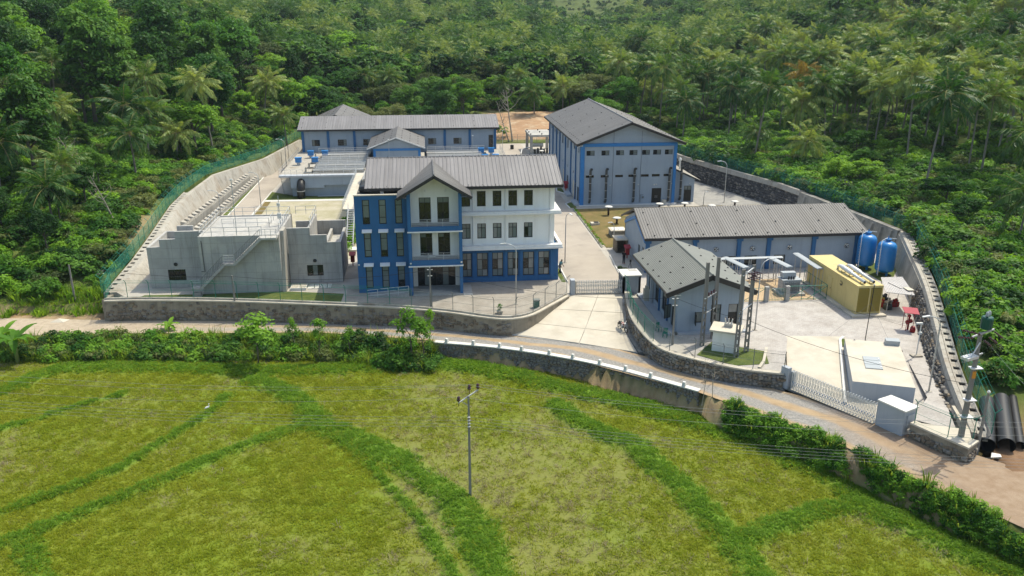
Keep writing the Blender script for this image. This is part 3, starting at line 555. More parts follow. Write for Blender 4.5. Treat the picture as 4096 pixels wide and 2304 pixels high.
# wall right of the second gate
RW = [(37.2, 54.7), (38.1, 52.8), (39.2, 50.6), (40.4, 51.5)]
rw = thing('boundary_wall', 'low stained wall with pale coping between yard gate and utility pole', 'wall', (39, 52, -1))
ribbon(MB(), RW, -.25, .15, -1.3, .25).build('wall_core', PLAS, rw); ribbon(MB(), RW, -.45, .22, .25, .4).build('coping', CONCL, rw); stones(rw, RW, [-1.2]*4, [-.1]*4, (STONEB, MORT), d=.12, nobj=120, seed=8)
sheet('earth_fill', [(37.5, 54.9), (39.3, 51.0), (40.2, 51.7), (43.2, 57.0), (42.2, 57.3), (40.8, 53.4)], .26, CONCL, rw, z0=-.8)
# right retaining wall: base line in the yard, top line behind
RB = [(40.2, 53.1), (43.6, 61.8), (47.1, 69.4), (52.2, 80), (56.8, 90.7), (60.6, 99.5)]; rbt = [.3, 1.35, 2.2, 2.95, 3.4, 3.65]; RB2 = smooth_path([(*p, z) for p, z in zip(RB, rbt)], 4)[::-1]; RBp = [p[:2] for p in RB2]; RBz = [p[2] for p in RB2]
rr = thing('retaining_wall', 'sloping stone and concrete retaining wall beside the yard and blue tanks', 'wall', (52, 76, 0))
ribbon(MB(), RBp, -1.15, .0, -1, [z-.45 for z in RBz], -1.15, -.66).build('stone_face', STONEM, rr)
ribbon(MB(), RBp, -1.17, -.64, [z-.46 for z in RBz], RBz, -1.14, -.78).build('parapet', CONCW, rr)
stones(rr, RBp, [-.2]*len(RBp), [z-.6 for z in RBz], (STONEM, STONEB, STONED), batter=.62, d=-.02, hh=(.2, .4), ll=(.24, .6), nobj=200, seed=9, skip=lambda c, z, L: c < L*.38)
ribbon(MB(), RBp[:9], -.9, .03, -.5, [z-.4 for z in RBz[:9]], -1.0, -.6).build('concrete_face', CONCD, rr)
RC = [(60.6, 99.5), (59.9, 108), (58.2, 124), (57.2, 131), (53, 145), (49.6, 157.5), (46, 178)][::-1]
rc = thing('retaining_wall', 'long retaining wall of dark rubble and weathered concrete behind the workshop', 'wall', (57, 128, 0))
ribbon(MB(), RC[-3:], -1.4, 0, -1, 3.6, -1.4, -.6).build('concrete_face', CONCD, rc); ribbon(MB(), RC[:5], -1.6, 0, -1, 2.9, -1.6, -1.1).build('rubble_face', STONED, rc); ribbon(MB(), RC[:5], -1.65, -.8, 2.9, 3.65, -1.6, -1.0).build('parapet', CONCW, rc)
stones(rc, RC[:5], [0]*5, [2.9]*5, (STONED, STONED, STONEM), batter=1.1, d=-.02, hh=(.28, .45), ll=(.3, .6), nobj=0, seed=10)
for p, q in ((RC[-1], RC[-2]), (RC[-2], RC[-3])):
    for k in range(4):
        t = (k+.5)/4; MB().bar((p[0]+(q[0]-p[0])*t-.05, p[1]+(q[1]-p[1])*t, .8), (p[0]+(q[0]-p[0])*t+.55, p[1]+(q[1]-p[1])*t, 3.3), .5, .35, up=(0, 1, 0)).build('buttress', CONCD, rc)
def ladder_drain(name, label, pts, zs, w=.95, step=1.35, side=-1):
    t = thing(name, label, 'drain', (*pts[0], zs[0])); d0 = side*.05; a, b = sorted((side*.0, side*w))
    ribbon(MB(), pts, a, b, [z-.6 for z in zs], [z-.32 for z in zs]).build('channel_floor', CONCW, t)
    for q in ((a, a+.14), (b-.14, b)): ribbon(MB(), pts, *q, [z-.5 for z in zs], zs).build('side_wall', CONCW, t)
    seg = [0]
    for p, q in zip(pts[:-1], pts[1:]): seg.append(seg[-1]+math.hypot(q[0]-p[0], q[1]-p[1]))
    s = step/2
    me = MB().box(-.42, .42, -(w-.28)/2, (w-.28)/2, -.1, 0).mesh('cover_slab', (0, 0, 0), False); me.materials.append(CONCL if side > 0 else CONCW)
    while s < seg[-1]:
        i = max(0, min(len(pts)-2, int(np.searchsorted(seg, s))-1)); f = (s-seg[i])/(seg[i+1]-seg[i]); p, q = pts[i], pts[i+1]; hd = math.atan2(q[1]-p[1], q[0]-p[0]); x = p[0]+(q[0]-p[0])*f; y = p[1]+(q[1]-p[1])*f; o = side*w/2
        inst('cover_slab', me, t, (x+math.sin(hd)*o, y-math.cos(hd)*o, zs[i]*(1-f)+zs[i+1]*f-.015), (0, -math.atan2(zs[i+1]-zs[i], seg[i+1]-seg[i]), hd)); s += step
    return t
ladder_drain('open_drain', 'white concrete drain with cross slabs outside the right retaining wall', offs(RBp, -1.2), [z-.05 for z in RBz], w=.8, side=-1)
# left retaining wall, its drain and the two rows of notched precast blocks
LB = [(-34.5, 93.6), (-34.6, 104), (-34.9, 113), (-36.3, 128), (-36.6, 137), (-36.4, 151), (-30.4, 167.5), (-28.9, 185), (-27.9, 200)]; lbz = [.5, 1.3, 2.2, 2.9, 3.1, 3.1, 3.1, 2.6, 2.0]
lwt = thing('retaining_wall', 'stained pale concrete retaining wall sloping beside the left access road', 'wall', (-35.5, 125, 0))
ribbon(MB(), LB, -1.5, .6, -.6, lbz, -1.5, -.9).build('wall_face', CONCW, lwt)
ladder_drain('open_drain', 'white stepped drain with cover slabs along the left green fence', offs(LB[:5], -1.5), [z-.05 for z in lbz[:5]], w=.85, side=-1)
NB = MB(); NB.add([(-.35, -.6, 0), (.35, -.6, 0), (.35, .6, 0), (-.35, .6, 0), (-.35, -.6, .55), (.35, -.25, .3), (.35, .25, .3), (-.35, .6, .55), (-.35, -.25, .55), (-.35, .25, .55)], [(3, 2, 1, 0), (0, 1, 5, 4), (1, 2, 6, 5), (2, 3, 7, 6), (3, 0, 4, 8, 9, 7), (4, 5, 8), (5, 6, 9, 8), (6, 7, 9)]); NBM = NB.mesh('notched_block', (0, 0, 0), False); NBM.materials.append(CONCW)
for (x0, y0, x1, y1, z, n, lab) in ((-34.9, 121, -33.0, 157, 1.55, 22, 'upper'), (-33.4, 120, -31.9, 160, .5, 24, 'lower')):
    t = thing('cascade_beam', f'{lab} row of notched concrete blocks on a long beam beside left road', 'concrete beam', ((x0+x1)/2, (y0+y1)/2, 0)); hd = math.atan2(y1-y0, x1-x0)
    MB().obox(((x0+x1)/2, (y0+y1)/2, z/2), (math.cos(hd), math.sin(hd), 0), (-math.sin(hd), math.cos(hd), 0), (0, 0, 1), math.hypot(x1-x0, y1-y0)/2+.8, .42, z/2).build('beam', CONCD, t)
    for k in range(n): f = k/(n-1); inst('notched_block', NBM, t, (x0+(x1-x0)*f, y0+(y1-y0)*f, z+.004), (0, 0, hd-math.pi/2))
# fences
PST = MB(); PST.tube([(0, 0, 0), (0, 0, 1.75), (0, -.42, 2.15)], .035, 6)
PSTM = {}
for k, m in (('g', GREEN), ('s', GREYST)):
    PSTM[k] = PST.mesh('post', (0, 0, 0), False); PSTM[k].materials.append(m)
def fence(label, pts, zs, kind, mesh, wire, side=1, step=2.45, h=1.7, cat='fence'):
    t = thing('wire_fence', label, cat, (*pts[0], zs[0])); seg = [0]
    for p, q in zip(pts[:-1], pts[1:]): seg.append(seg[-1]+math.hypot(q[0]-p[0], q[1]-p[1]))
    n = max(1, round(seg[-1]/step)); S = []
    for k in range(n+1):
        s = seg[-1]*k/n; i = max(0, min(len(pts)-2, int(np.searchsorted(seg, s))-1)); f = (s-seg[i])/(seg[i+1]-seg[i]); p, q = pts[i], pts[i+1]
        hd = math.atan2(q[1]-p[1], q[0]-p[0]); x = p[0]+(q[0]-p[0])*f; y = p[1]+(q[1]-p[1])*f; z = zs[i]*(1-f)+zs[i+1]*f; S.append((x, y, z)); inst('post', PSTM[kind], t, (x, y, z), (0, 0, hd if side > 0 else hd+math.pi))
    top = MB(); 
    for a, b in zip(S[:-1], S[1:]):
        MB().quad((a[0], a[1], a[2]+.05), (b[0], b[1], b[2]+.05), (b[0], b[1], b[2]+h), (a[0], a[1], a[2]+h)).build('mesh_panel', mesh, t)
    for hz, r in ((h, .022), (h*.5, .012), (.08, .012)): top.tube([(x, y, z+hz) for x, y, z in S], r, 4)
    for o, hz in ((.2, 1.95), (.38, 2.12)):
        q = offs(S, side*o); top.tube([(a[0], a[1], s[2]+hz) for a, s in zip(q, S)], .01, 4)
    top.build('wires', wire, t); return t
CWo = offs(CW, -.25)
i1 = next(i for i, p in enumerate(CWo) if p[0] > -3)
fence('green wire fence on the front wall before the concrete building', CWo[:i1+1], [.45]*(i1+1), 'g', MESHF, GREEN)
fence('thin grey wire fence on the curved wall before the office forecourt', CWo[i1:], [.45]*len(CWo[i1:]), 's', MESHF, GREYST)
GWo = offs(GW, -.1); fence('sagging green mesh fence around the guard house', GWo[2:16], [.46]*len(GWo[2:16]), 'g', MESHG, GREEN); fence('wire fence on the wall before the white kiosk', GWo[15:], [.46]*len(GWo[15:]), 's', MESHF, GREYST)
fence('green wire fence on the low wall beside the big utility pole', [(37.3, 54.5), (38.2, 52.7), (39.2, 50.85), (40.2, 51.6)], [.4]*4, 'g', MESHF, GREEN)
fence('short green mesh fence at the far left end of the front wall', [(-36, 91.9), (-36.6, 95.5)], [.3, .6], 'g', MESHL, GREEN)
LFp = offs(LB, -2.5); fence('tall green mesh fence climbing along the left retaining wall', LFp[:6]+[(-32.4, 169.5)], lbz[:6]+[3.1], 'g', MESHL, GREEN, side=-1)
fence('green mesh fence beside the back left road bend', [(-32.4, 169.5), (-30.6, 185), (-29, 203)], [3.1, 2.8, 2.4], 'g', MESHL, GREEN, side=-1)
RFp = offs(RBp, -2.15); fence('green mesh fence above the right retaining wall and white drain', RFp, [z+.05 for z in RBz], 'g', MESHG, GREEN, side=-1)
RCf = offs(RC, -1.75); fence('green mesh fence along the wall behind the workshop', RCf, [3.6]*len(RC), 'g', MESHG, GREEN, side=-1)
fence('dark wire fence by the orange earth slope at the back', [(15.5, 203), (24, 203.2), (44, 202.5)], [0, 0, 0], 's', MESHF, GREYST, h=1.5)
# first gate: retractable steel gate between pillar and white cabinet
def picket(name, a, b, n, h, label, zt=.0):
    a, b = Vector(a), Vector(b); t = thing(name, label, 'gate', a); d = (b-a).normalized(); hd = math.atan2(d.y, d.x); L = (b-a).length
    bm_ = MB(); bm_.tube([(0, -.13, 0), (0, -.13, h), ], .028, 6); bm_.tube([(0, .13, 0), (0, .13, h-.1)], .028, 6); bm_.tube([(0, -.13, h), (0, -.05, h+.12), (0, .05, h+.1), (0, .13, h-.1)], .028, 6); bm_.lathe((0, -.13, h), [(.03, 0), (.05, .05), (.03, .1), (.004, .12)], 6); bm_.box(-.03, .03, -.16, .16, .02, .1)
    me = bm_.mesh('picket', (0, 0, 0), False); me.materials.append(STEELL)
    for k in range(n+1): p = a.lerp(b, k/n); inst('picket', me, t, p, (0, 0, hd))
    for s in (-1, 1):
        for hz in (.25, .62, .98):
            mb = MB()
            for k in range(n):
                p = a.lerp(b, k/n); q = a.lerp(b, (k+1)/n); o = Vector((-d.y, d.x, 0))*.1*s; z0, z1 = hz*h-.14*h, hz*h+.14*h
                mb.tube([p+o+Vector((0, 0, max(.05, z0))), q+o+Vector((0, 0, min(h-.05, z1)))], .014, 4); mb.tube([p+o+Vector((0, 0, min(h-.05, z1))), q+o+Vector((0, 0, max(.05, z0)))], .014, 4)
            mb.build('lattice', STEELL, t)
    MB().obox((a+b)/2+Vector((0, 0, .01)), d, Vector((-d.y, d.x, 0)), (0, 0, 1), L/2, .22, .012).build('track', CONCL, t); return t
g1 = picket('sliding_gate', (16.75, 89.15, .03), (21.95, 88.85, .03), 26, 1.45, 'closed silver folding gate across the concrete driveway')
MB().box(16.05, 16.55, 88.7, 89.5, -.1, 1.75).build('gate_pillar', GREYL, g1); MB().box(16.58, 16.75, 88.9, 89.4, .03, 1.55).build('motor_box', CONCL, g1)
gb = thing('gate_cabinet', 'grey gate housing with white slab roof beside the driveway gate', 'cabinet', (23.1, 89.2, 0))
mb = MB(); wall(mb, front(88.55), 22.1, 24.15, 0, 2.05); wall(mb, leftf(22.1), 88.55, 90.9, 0, 2.05, [(88.8, 90.6, .1, 1.8)]); wall(mb, backf(90.9), 22.1, 24.15, 0, 2.05); wall(mb, rightf(24.15), 88.55, 90.9, 0, 2.05); mb.build('wall', GREYL, gb); MB().box(21.98, 24.25, 88.4, 91.0, 2.05, 2.2).build('roof', WHITEC, gb); MB().box(23.1, 24.05, 90.0, 90.9, 2.204, 2.22).build('patch', CONC, gb)
g2 = picket('sliding_gate', (31.6, 63.9, -.84), (35.55, 57.05, -.84), 30, 1.7, 'long silver folding gate with blue lower lattice beside the gravel road')
mb = MB()
for k in range(30):
    p = Vector((31.6, 63.9, -.84)).lerp(Vector((35.55, 57.05, -.84)), k/30); q = Vector((31.6, 63.9, -.84)).lerp(Vector((35.55, 57.05, -.84)), (k+1)/30); mb.tube([p+Vector((0, 0, .35)), q+Vector((0, 0, .75))], .022, 4); mb.tube([p+Vector((0, 0, .75)), q+Vector((0, 0, .35))], .022, 4)
mb.build('blue_lattice', M('pale_blue_paint', (.10, .22, .42), .5), g2)['label'] = 'pale blue lower lattice'
MB().obox((31.2, 64.5, .05), (.5, -.866, 0), (.866, .5, 0), (0, 0, 1), .38, .22, 1.0).build('gate_pillar', GREYL, g2); MB().obox((31.75, 64.2, -.1), (.5, -.866, 0), (.866, .5, 0), (0, 0, 1), .2, .14, .78).build('motor_box', TRAFO, g2)
c2 = thing('gate_cabinet', 'big grey gate housing with bright flat top beside the gravel road', 'cabinet', (36.7, 56, -.9))
cpoly = [(35.55, 56.9), (36.55, 54.75), (38.0, 55.45), (36.95, 57.5)]
MB().prism(cpoly, -1.1, 1.22).build('wall', GREYL, c2); MB().prism([(35.47, 56.96), (36.52, 54.63), (38.1, 55.4), (36.98, 57.6)], 1.22, 1.34).build('roof', WHITEC, c2); MB().obox((37.3, 55.05, .35), (.9, .43, 0), (.43, -.9, 0), (0, 0, 1), .45, .04, .5).build('service_door', GREYL, c2)
# ------------------------------------------------------------------ office building
ob = thing('office_building', 'three storey blue and white office building with steep gabled entrance bay', 'building', (4, 98, 0))
UX = [(4.0, 5.03), (5.82, 6.84), (7.66, 8.68), (9.5, 10.52), (11.34, 12.37)]; GX = [(4.0, 5.1), (5.72, 7.02), (7.55, 8.86), (9.39, 10.7), (11.24, 12.57), (13.1, 14.43)]
holes3 = [(a, b, 9.24, 11.06) for a, b in UX]; holes2 = [(a, b, 5.36, 7.2) for a, b in UX]; holes1 = [(a, b, .66, 3.6) for a, b in GX]
F94 = front(94.6)
wall(MB(), F94, 3.85, 14.95, 8.72, 11.75, holes3).build('upper_wall', WHITE, ob); wall(MB(), F94, 3.85, 14.95, 4.6, 8.4, holes2).build('middle_wall', WHITE, ob); wall(MB(), F94, 3.85, 15.5, 0, 4.22, holes1).build('ground_wall', BLUE, ob)
MB().box(3.85, 15.52, 94.5, 94.6, 0, .55).build('plinth', BLUE, ob)
for a in (5.22, 7.15, 9.0, 10.85, 12.7, 14.6): MB().box(a, a+.36, 94.48, 94.597, .55, 3.75).build('pilaster', BLUE, ob)
mb = MB(); wall(mb, rightf(14.95), 94.85, 106.6, 4.6, 8.4); wall(mb, rightf(14.95), 94.85, 106.6, 8.72, 11.75); wall(mb, leftf(-6.3), 95.4, 106.6, 0, 11.75); wall(mb, backf(106.6), -6.3, 14.95, 0, 11.75); mb.mprism(rightf(14.95), [(94.85, 11.75), (106.6, 11.75), (100, 13.9)], 0, .2); mb.mprism(leftf(-6.3), [(94.85, 11.75), (106.6, 11.75), (100, 13.9)], 0, .2); mb.build('side_wall', WHITE, ob)
mb = MB(); wall(mb, rightf(15.5), 94.85, 106.6, 0, 4.22); mb.build('ground_side_wall', BLUE, ob)
for z0, z1, xr in ((4.22, 4.6, 15.85), (8.4, 8.72, 15.6)):
    lg = MB().box(3.87, xr, 93.85, 94.596, z0, z1); lg.box(14.95 if z0 > 5 else 15.5, xr, 94.6, 106.6, z0, z1); lg.box(3.87, xr+.06, 93.75, 93.85, z0-.08, z0+.14); lg.build('ledge', TRIM, ob)
for a, b, c, d in holes3: window(ob, F94, a, b, c, d, 2, (.66,), pm=(GLASS, GLASS, GLASS, GLASS, GLASSW, GLASS))
for k, (a, b, c, d) in enumerate(holes2): window(ob, F94, a, b, c, d, 2, (.7,), pm=(GLASSW, GLASSG, GLASSW, GLASSW) if k < 4 else (GLASS, GLASSG, GLASSW, GLASSG))
for k, (a, b, c, d) in enumerate(holes1): window(ob, F94, a, b, c, d, 2, (.3, .72), pm=(GLASSG, GLASSW, GLASSG, GLASS, GLASSW, GLASSG) if k % 2 else (GLASSG, GLASSG, GLASS, GLASSW, GLASSG, GLASSW))
for x in (5.32, 9.14, 14.4): MB().tube([(x, 94.5, 11.5), (x, 94.5, 8.75)], .06, 6).tube([(x, 94.5, 8.4), (x, 94.5, 4.62)], .06, 6).build('downpipe', TRIM, ob)
MB().tube([(14.6, 94.44, 4.2), (14.6, 94.44, .1)], .06, 6).build('downpipe', BLUE, ob)
# blue block with slit windows
BXS = [(-7.18, -6.38), (-5.35, -4.55), (-3.55, -2.75)]; BZ = [(8.1, 10.9), (4.25, 7.1), (.55, 3.15)]
bh = [(a, b, c, d) for c, d in BZ for a, b in BXS]; F92 = front(91.9)
mb = MB(); wall(mb, F92, -8.05, -2.2, 0, 11.35, bh); wall(mb, leftf(-8.05), 92.15, 103, 0, 11.35); mb.build('blue_wall', BLUE, ob)
mb = MB(); mb.box(-8.0, -2.2, 92, 95.4, 11.0, 11.1); mb.box(-8.0, -6.35, 95.4, 103, 11.0, 11.1); mb.build('terrace', CONCD, ob)
mb = MB().box(-8.12, -2.2, 91.83, 92.2, 11.35, 11.47); mb.box(-8.12, -7.75, 92.2, 103, 11.35, 11.47); mb.build('parapet_coping', CONCL, ob)
for k, (a, b, c, d) in enumerate(bh): window(ob, F92, a, b, c, d, 1, (.27, .76) if c > 1 else (.33, .78), pm=(GLASSG, GLASSG, GLASSG) if k % 4 else (GLASS, GLASSG, GLASSG))
for z in (7.2, 3.25):
    for a, b in BXS: MB().add([(a-.15, 91.9, z+.32), (b+.15, 91.9, z+.32), (b+.15, 91.35, z+.12), (a-.15, 91.35, z+.12), (a-.15, 91.9, z+.2), (b+.15, 91.9, z+.2), (b+.15, 91.35, z+.02), (a-.15, 91.35, z+.02)], [(0, 1, 2, 3), (7, 6, 5, 4), (0, 3, 7, 4), (1, 5, 6, 2), (3, 2, 6, 7)]).build('window_canopy', TRIM, ob)
# gabled bay
F92b = front(92.05); dz3 = [(-.88, .45, 8.12, 11.0), (1.17, 2.5, 8.12, 11.0)]; dz2 = [(-.88, .5, 4.2, 6.87), (1.17, 2.53, 4.2, 6.87)]
mb = MB(); wall(mb, F92b, -2.19, 3.58, 8.05, 11.6, dz3); mb.mprism(F92b, [(-2.19, 11.6), (3.58, 11.6), (.85, 13.55)], 0, .2); mb.build('gable_wall', WHITE, ob); wall(MB(), F92b, -2.19, 3.58, 4.15, 7.45, dz2).build('balcony_wall', WHITE, ob)
for a, b, c, d in dz3: window(ob, F92b, a, b, c, d, 2, (.78,), pm=(GLASS, GLASS, GLASSG, GLASSG), name='balcony_door')
for a, b, c, d in dz2: window(ob, F92b, a, b, c, d, 2, (.8,), pm=(GLASS, GLASS, GLASSG, GLASS), name='balcony_door')
mb = MB(); mb.box(-2.2, -1.82, 90.3, 92.04, 0, 11.75); mb.box(3.5, 3.86, 90.3, 90.75, 0, 11.75); mb.box(3.6, 3.84, 90.75, 94.59, 0, 11.75); mb.build('bay_side', BLUE, ob)
for z0, z1 in ((7.45, 8.05), (3.45, 4.15)):
    MB().box(-1.82, 3.5, 90.32, 92.05, z0, z1).build('balcony_slab', BLUE, ob); MB().box(-2.25, 3.92, 90.22, 90.3, z0-.06, z0+.08).build('drip_edge', TRIM, ob); MB().box(-1.8, 3.48, 90.5, 92.04, z1+.003, z1+.02).build('balcony_floor', CONC, ob)
    rl = MB(); 
    for q in (.28, .45, .62, .8): rl.tube([(-1.8, 90.42, z1+q), (3.5, 90.42, z1+q)], .018, 5)
    for k in range(4): rl.tube([(-1.75+k*1.73, 90.42, z1), (-1.75+k*1.73, 90.42, z1+.8)], .024, 5)
    rl.build('balcony_railing', STEELL, ob)
MB().box(.1, .8, 91.4, 91.9, 4.2, 4.35).build('balcony_mat', WHITEC, ob); 
F93 = front(93.3); wall(MB(), F93, -1.82, 3.6, 0, 3.45, [(-1.3, 3.1, .12, 2.85)]).build('entrance_wall', WHITE, ob); window(ob, F93, -1.3, 3.1, .12, 2.85, 6, (.62,), pm=(GLASS, GLASSG, GLASS), name='entrance_glazing')
MB().box(-1.85, 4.9, 90.1, 93.3, .0, .12).build('porch_step', CONC, ob); MB().box(3.9, 4.9, 89.9, 90.09, 0, .1).build('porch_step', WHITEC, ob)
for x in (-.1, 2.1): 
    v = MB(); v.lathe((0, 0, 0), [(.16, 0), (.16, .03), (.1, .05), (.02, .05)], 12); me = v.mesh('gable_vent', (0, 0, 0), False); me.materials.append(TRIM); inst('gable_vent', me, ob, (x, 92.045, 11.75), (math.pi/2, 0, 0))
LMP = MB(); LMP.lathe((0, 0, 0), [(.09, 0), (.11, .05), (.08, .1), (.02, .12)], 10); LMPM = LMP.mesh('wall_lamp', (0, 0, 0), True); LMPM.materials.append(WHITEC)
for x, y, z in ((-7.9, 91.89, 3.4), (-2.0, 90.29, 3.85), (3.7, 90.29, 3.85), (9.2, 94.49, 4.0), (15.0, 94.59, 4.0)): inst('wall_lamp', LMPM, ob, (x, y, z), (math.pi/2, 0, 0))
# roofs
rf = roof_sheet(MB(), (-6.9, 93.45, 11.86), (15.7, 93.45, 11.86), (-6.85, 100, 14.2), (15.8, 100, 14.2), 50, h=.06).build('roof', ROOF, ob); roof_sheet(MB(), (15.7, 106.9, 11.75), (-6.9, 106.9, 11.75), (15.8, 100, 14.2), (-6.85, 100, 14.2), 50).build('back_roof', ROOF, ob)
MB().tube([(-6.9, 100, 14.2), (15.85, 100, 14.2)], .11, 6).build('ridge_cap', ROOF, rf)
mb = MB().box(-6.9, 15.72, 93.36, 93.445, 11.52, 11.85); mb.bar((15.74, 93.4, 11.72), (15.84, 100, 14.08), .07, .26); mb.bar((-6.94, 93.4, 11.72), (-6.9, 100, 14.08), .07, .26); mb.box(-6.9, 15.7, 93.445, 94.55, 11.52, 11.56); mb.build('fascia', DARK, ob)
gl = roof_sheet(MB(), (-3.2, 89.75, 11.5), (-3.2, 94.6, 11.5), (.86, 89.75, 13.92), (.86, 100, 13.92), 14, h=.03).build('gable_roof', ROOF2, ob); roof_sheet(MB(), (4.92, 94.6, 11.5), (4.92, 89.75, 11.5), (.86, 100, 13.92), (.86, 89.75, 13.92), 14, h=.03).build('gable_roof', ROOF2, ob)
MB().tube([(.86, 89.7, 13.95), (.86, 99.6, 13.95)], .1, 6).build('ridge_cap', ROOF2, gl)
mb = MB(); mb.bar((-3.25, 89.68, 11.32), (.88, 89.68, 13.76), .1, .34); mb.bar((4.97, 89.68, 11.32), (.84, 89.68, 13.76), .1, .34); mb.bar((-3.22, 89.75, 11.4), (-3.22, 93.4, 11.4), .06, .2); mb.bar((4.94, 89.75, 11.4), (4.94, 93.4, 11.4), .06, .2); mb.build('barge_board', DARK, ob)
mb = MB(); mb.add([(-3.1, 89.8, 11.42), (-2.2, 89.8, 11.42), (-2.2, 93.4, 11.42), (-3.1, 93.4, 11.42)], [(0, 1, 2, 3)]); mb.add([(4.85, 89.8, 11.42), (3.86, 89.8, 11.42), (3.86, 93.4, 11.42), (4.85, 93.4, 11.42)], [(0, 1, 2, 3)]); mb.build('soffit', WHITE, ob)
me = MB().box(-.02, .02, -.04, .04, 0, .14).mesh('roof_clip', (0, 0, 0), False); me.materials.append(DARK)
for k in range(15): inst('roof_clip', me, ob, (-6+k*1.55, 99.95, 14.25)); inst('roof_clip', me, ob, (-6+k*1.55, 93.6, 11.95))
# things on and beside the office
wt = thing('roof_tank', 'black rounded water tank under the office roof eave on the terrace', 'tank', (-6.6, 94.1, 11.1)); MB().lathe((-7.0, 94.9, 11.1), [(.5, 0), (.62, .12), (.66, .5), (.6, .75), (.35, .82)], 14).build('body', BLACK, wt, True); MB().box(-5.2, -4.8, 93.9, 94.2, 11.1, 11.5).build('outlet_box', TRIM, wt)
rp = thing('ramp', 'low grey wheelchair ramp with silver handrail before the blue wall', 'ramp', (-4.6, 90.6, 0)); MB().add([(-7, 89.9, 0), (-2.3, 89.9, 0), (-2.3, 91.7, 0), (-7, 91.7, 0), (-2.3, 89.9, .35), (-2.3, 91.7, .35)], [(0, 1, 4), (3, 5, 2), (0, 4, 5, 3), (1, 2, 5, 4), (0, 3, 2, 1)]).build('slope', CONC, rp); railing(MB(), [(-7, 89.95, 0), (-2.35, 89.95, .35)], .95, (1, .65, .3), 1.2, .028).build('handrail', STEELL, rp)
# ------------------------------------------------------------------ steel stair and bridge behind the office
sb = thing('footbridge', 'pale concrete footbridge with railing from filter deck to steel stair', 'footbridge', (-11, 131, 0))
MB().box(-12, -10.1, 117.5, 144.9, 3.75, 4.05).build('deck', CONCL, sb); railing(MB(), [(-11.9, 117.5, 4.05), (-11.9, 144.9, 4.05)], 1.0, (1, .66, .33), 1.5, .03).build('railing', STEEL, sb); railing(MB(), [(-10.15, 117.5, 4.05), (-10.15, 144.9, 4.05)], 1.0, (1, .66, .33), 1.5, .03).build('railing', STEEL, sb)
for y in (120, 128, 137): MB().box(-11.3, -10.8, y, y+.5, 0, 3.75).build('pier', GREYL, sb)
ss = thing('steel_stair', 'steep galvanised steel stair beside the blue block', 'stair', (-10.6, 113, 0))
for x in (-11.1, -10.2): MB().bar((x, 111, .1), (x, 117.4, 4.0), .06, .22).build('stringer', STEEL, ss)
tm = MB().box(-.42, .42, -.13, .13, 0, .04).mesh('tread', (0, 0, 0), False); tm.materials.append(STEEL)
for k in range(16): inst('tread', tm, ss, (-10.65, 111.2+k*.4, .25+k*.243))
for x in (-11.1, -10.2): railing(MB(), [(x, 111, .15), (x, 117.4, 4.05)], .95, (1, .5), 1.6, .025).build('handrail', STEEL, ss)
MB().box(-11.6, -9.8, 117.4, 117.5, 3.7, 4.05).box(-11.4, -11.2, 116.9, 117.1, 0, 3.7).box(-10.1, -9.9, 116.9, 117.1, 0, 3.7).build('landing_post', STEEL, ss); MB().box(-11.8, -9.6, 109.5, 111, 0, .25).build('base_step', WHITEC, ss)
# ------------------------------------------------------------------ raw concrete basin building
cb = thing('concrete_building', 'raw grey concrete treatment basin building with stepped walls and outer stair', 'building', (-21, 98, 0))
def stepped(mb, m, pts, th): return mb.mprism(m, pts, 0, th)
mb = MB(); wall(mb, front(96.2), -32.35, -26.1, 0, 4.95, [(-30.3, -28.3, .85, 2.2)], .3); mb.mprism(front(96.2), [(-30.85, 4.95), (-26.1, 4.95), (-26.1, 6.75), (-29.0, 6.75), (-29.0, 5.85), (-30.85, 5.85)], 0, .3); wall(mb, leftf(-32.35), 96.5, 103.5, 0, 4.95, th=.3); wall(mb, backf(103.8), -32.35, -26.1, 0, 4.95, th=.3); mb.box(-30.85, -28.9, 103.5, 103.8, 4.95, 5.6); mb.box(-29, -28.7, 96.5, 103.5, 3.2, 5.0); mb.box(-32.05, -26.1, 96.5, 103.5, 3.9, 4.1); mb.build('left_wing', CONC, cb)
mb = MB(); wall(mb, front(96.4), -16.4, -10.25, 0, 4.95, [(-14.4, -12.5, .85, 2.2)], .3); mb.mprism(front(96.4), [(-16.4, 4.95), (-11.85, 4.95), (-11.85, 5.85), (-13.75, 5.85), (-13.75, 6.75), (-16.4, 6.75)], 0, .3); wall(mb, rightf(-10.25), 96.7, 103.5, 0, 4.95, [(97.5, 98.4, .1, 2.1)], th=.3); wall(mb, backf(103.8), -16.4, -10.25, 0, 5.85, th=.3); mb.box(-12.15, -11.85, 96.7, 103.5, 3.2, 4.9); mb.box(-14.05, -13.75, 96.7, 103.5, 3.2, 6.75); mb.box(-16.4, -10.55, 96.7, 103.5, 3.9, 4.1); mb.build('right_wing', CONC, cb)
mb = MB(); wall(mb, front(93.5), -25.75, -16.85, 0, 6.75, th=.3); wall(mb, leftf(-25.75), 93.8, 103.8, 0, 6.75, th=.3); wall(mb, rightf(-16.85), 93.8, 103.8, 0, 6.75, th=.3); wall(mb, backf(103.8), -25.75, -16.85, 0, 6.75, th=.3); mb.box(-25.45, -17.15, 93.8, 103.5, 6.4, 6.65); mb.build('central_block', CONC, cb)
MB().add([(-16.85, 93.2, 0), (-16.45, 93.2, 0), (-16.45, 96.4, 0), (-16.85, 96.4, 0), (-16.85, 94.6, 6.95), (-16.45, 94.6, 6.95), (-16.45, 96.4, 6.95), (-16.85, 96.4, 6.95)], [(3, 2, 1, 0), (4, 5, 6, 7), (0, 1, 5, 4), (1, 2, 6, 5), (2, 3, 7, 6), (3, 0, 4, 7)]).build('fin_wall', CONCW, cb)
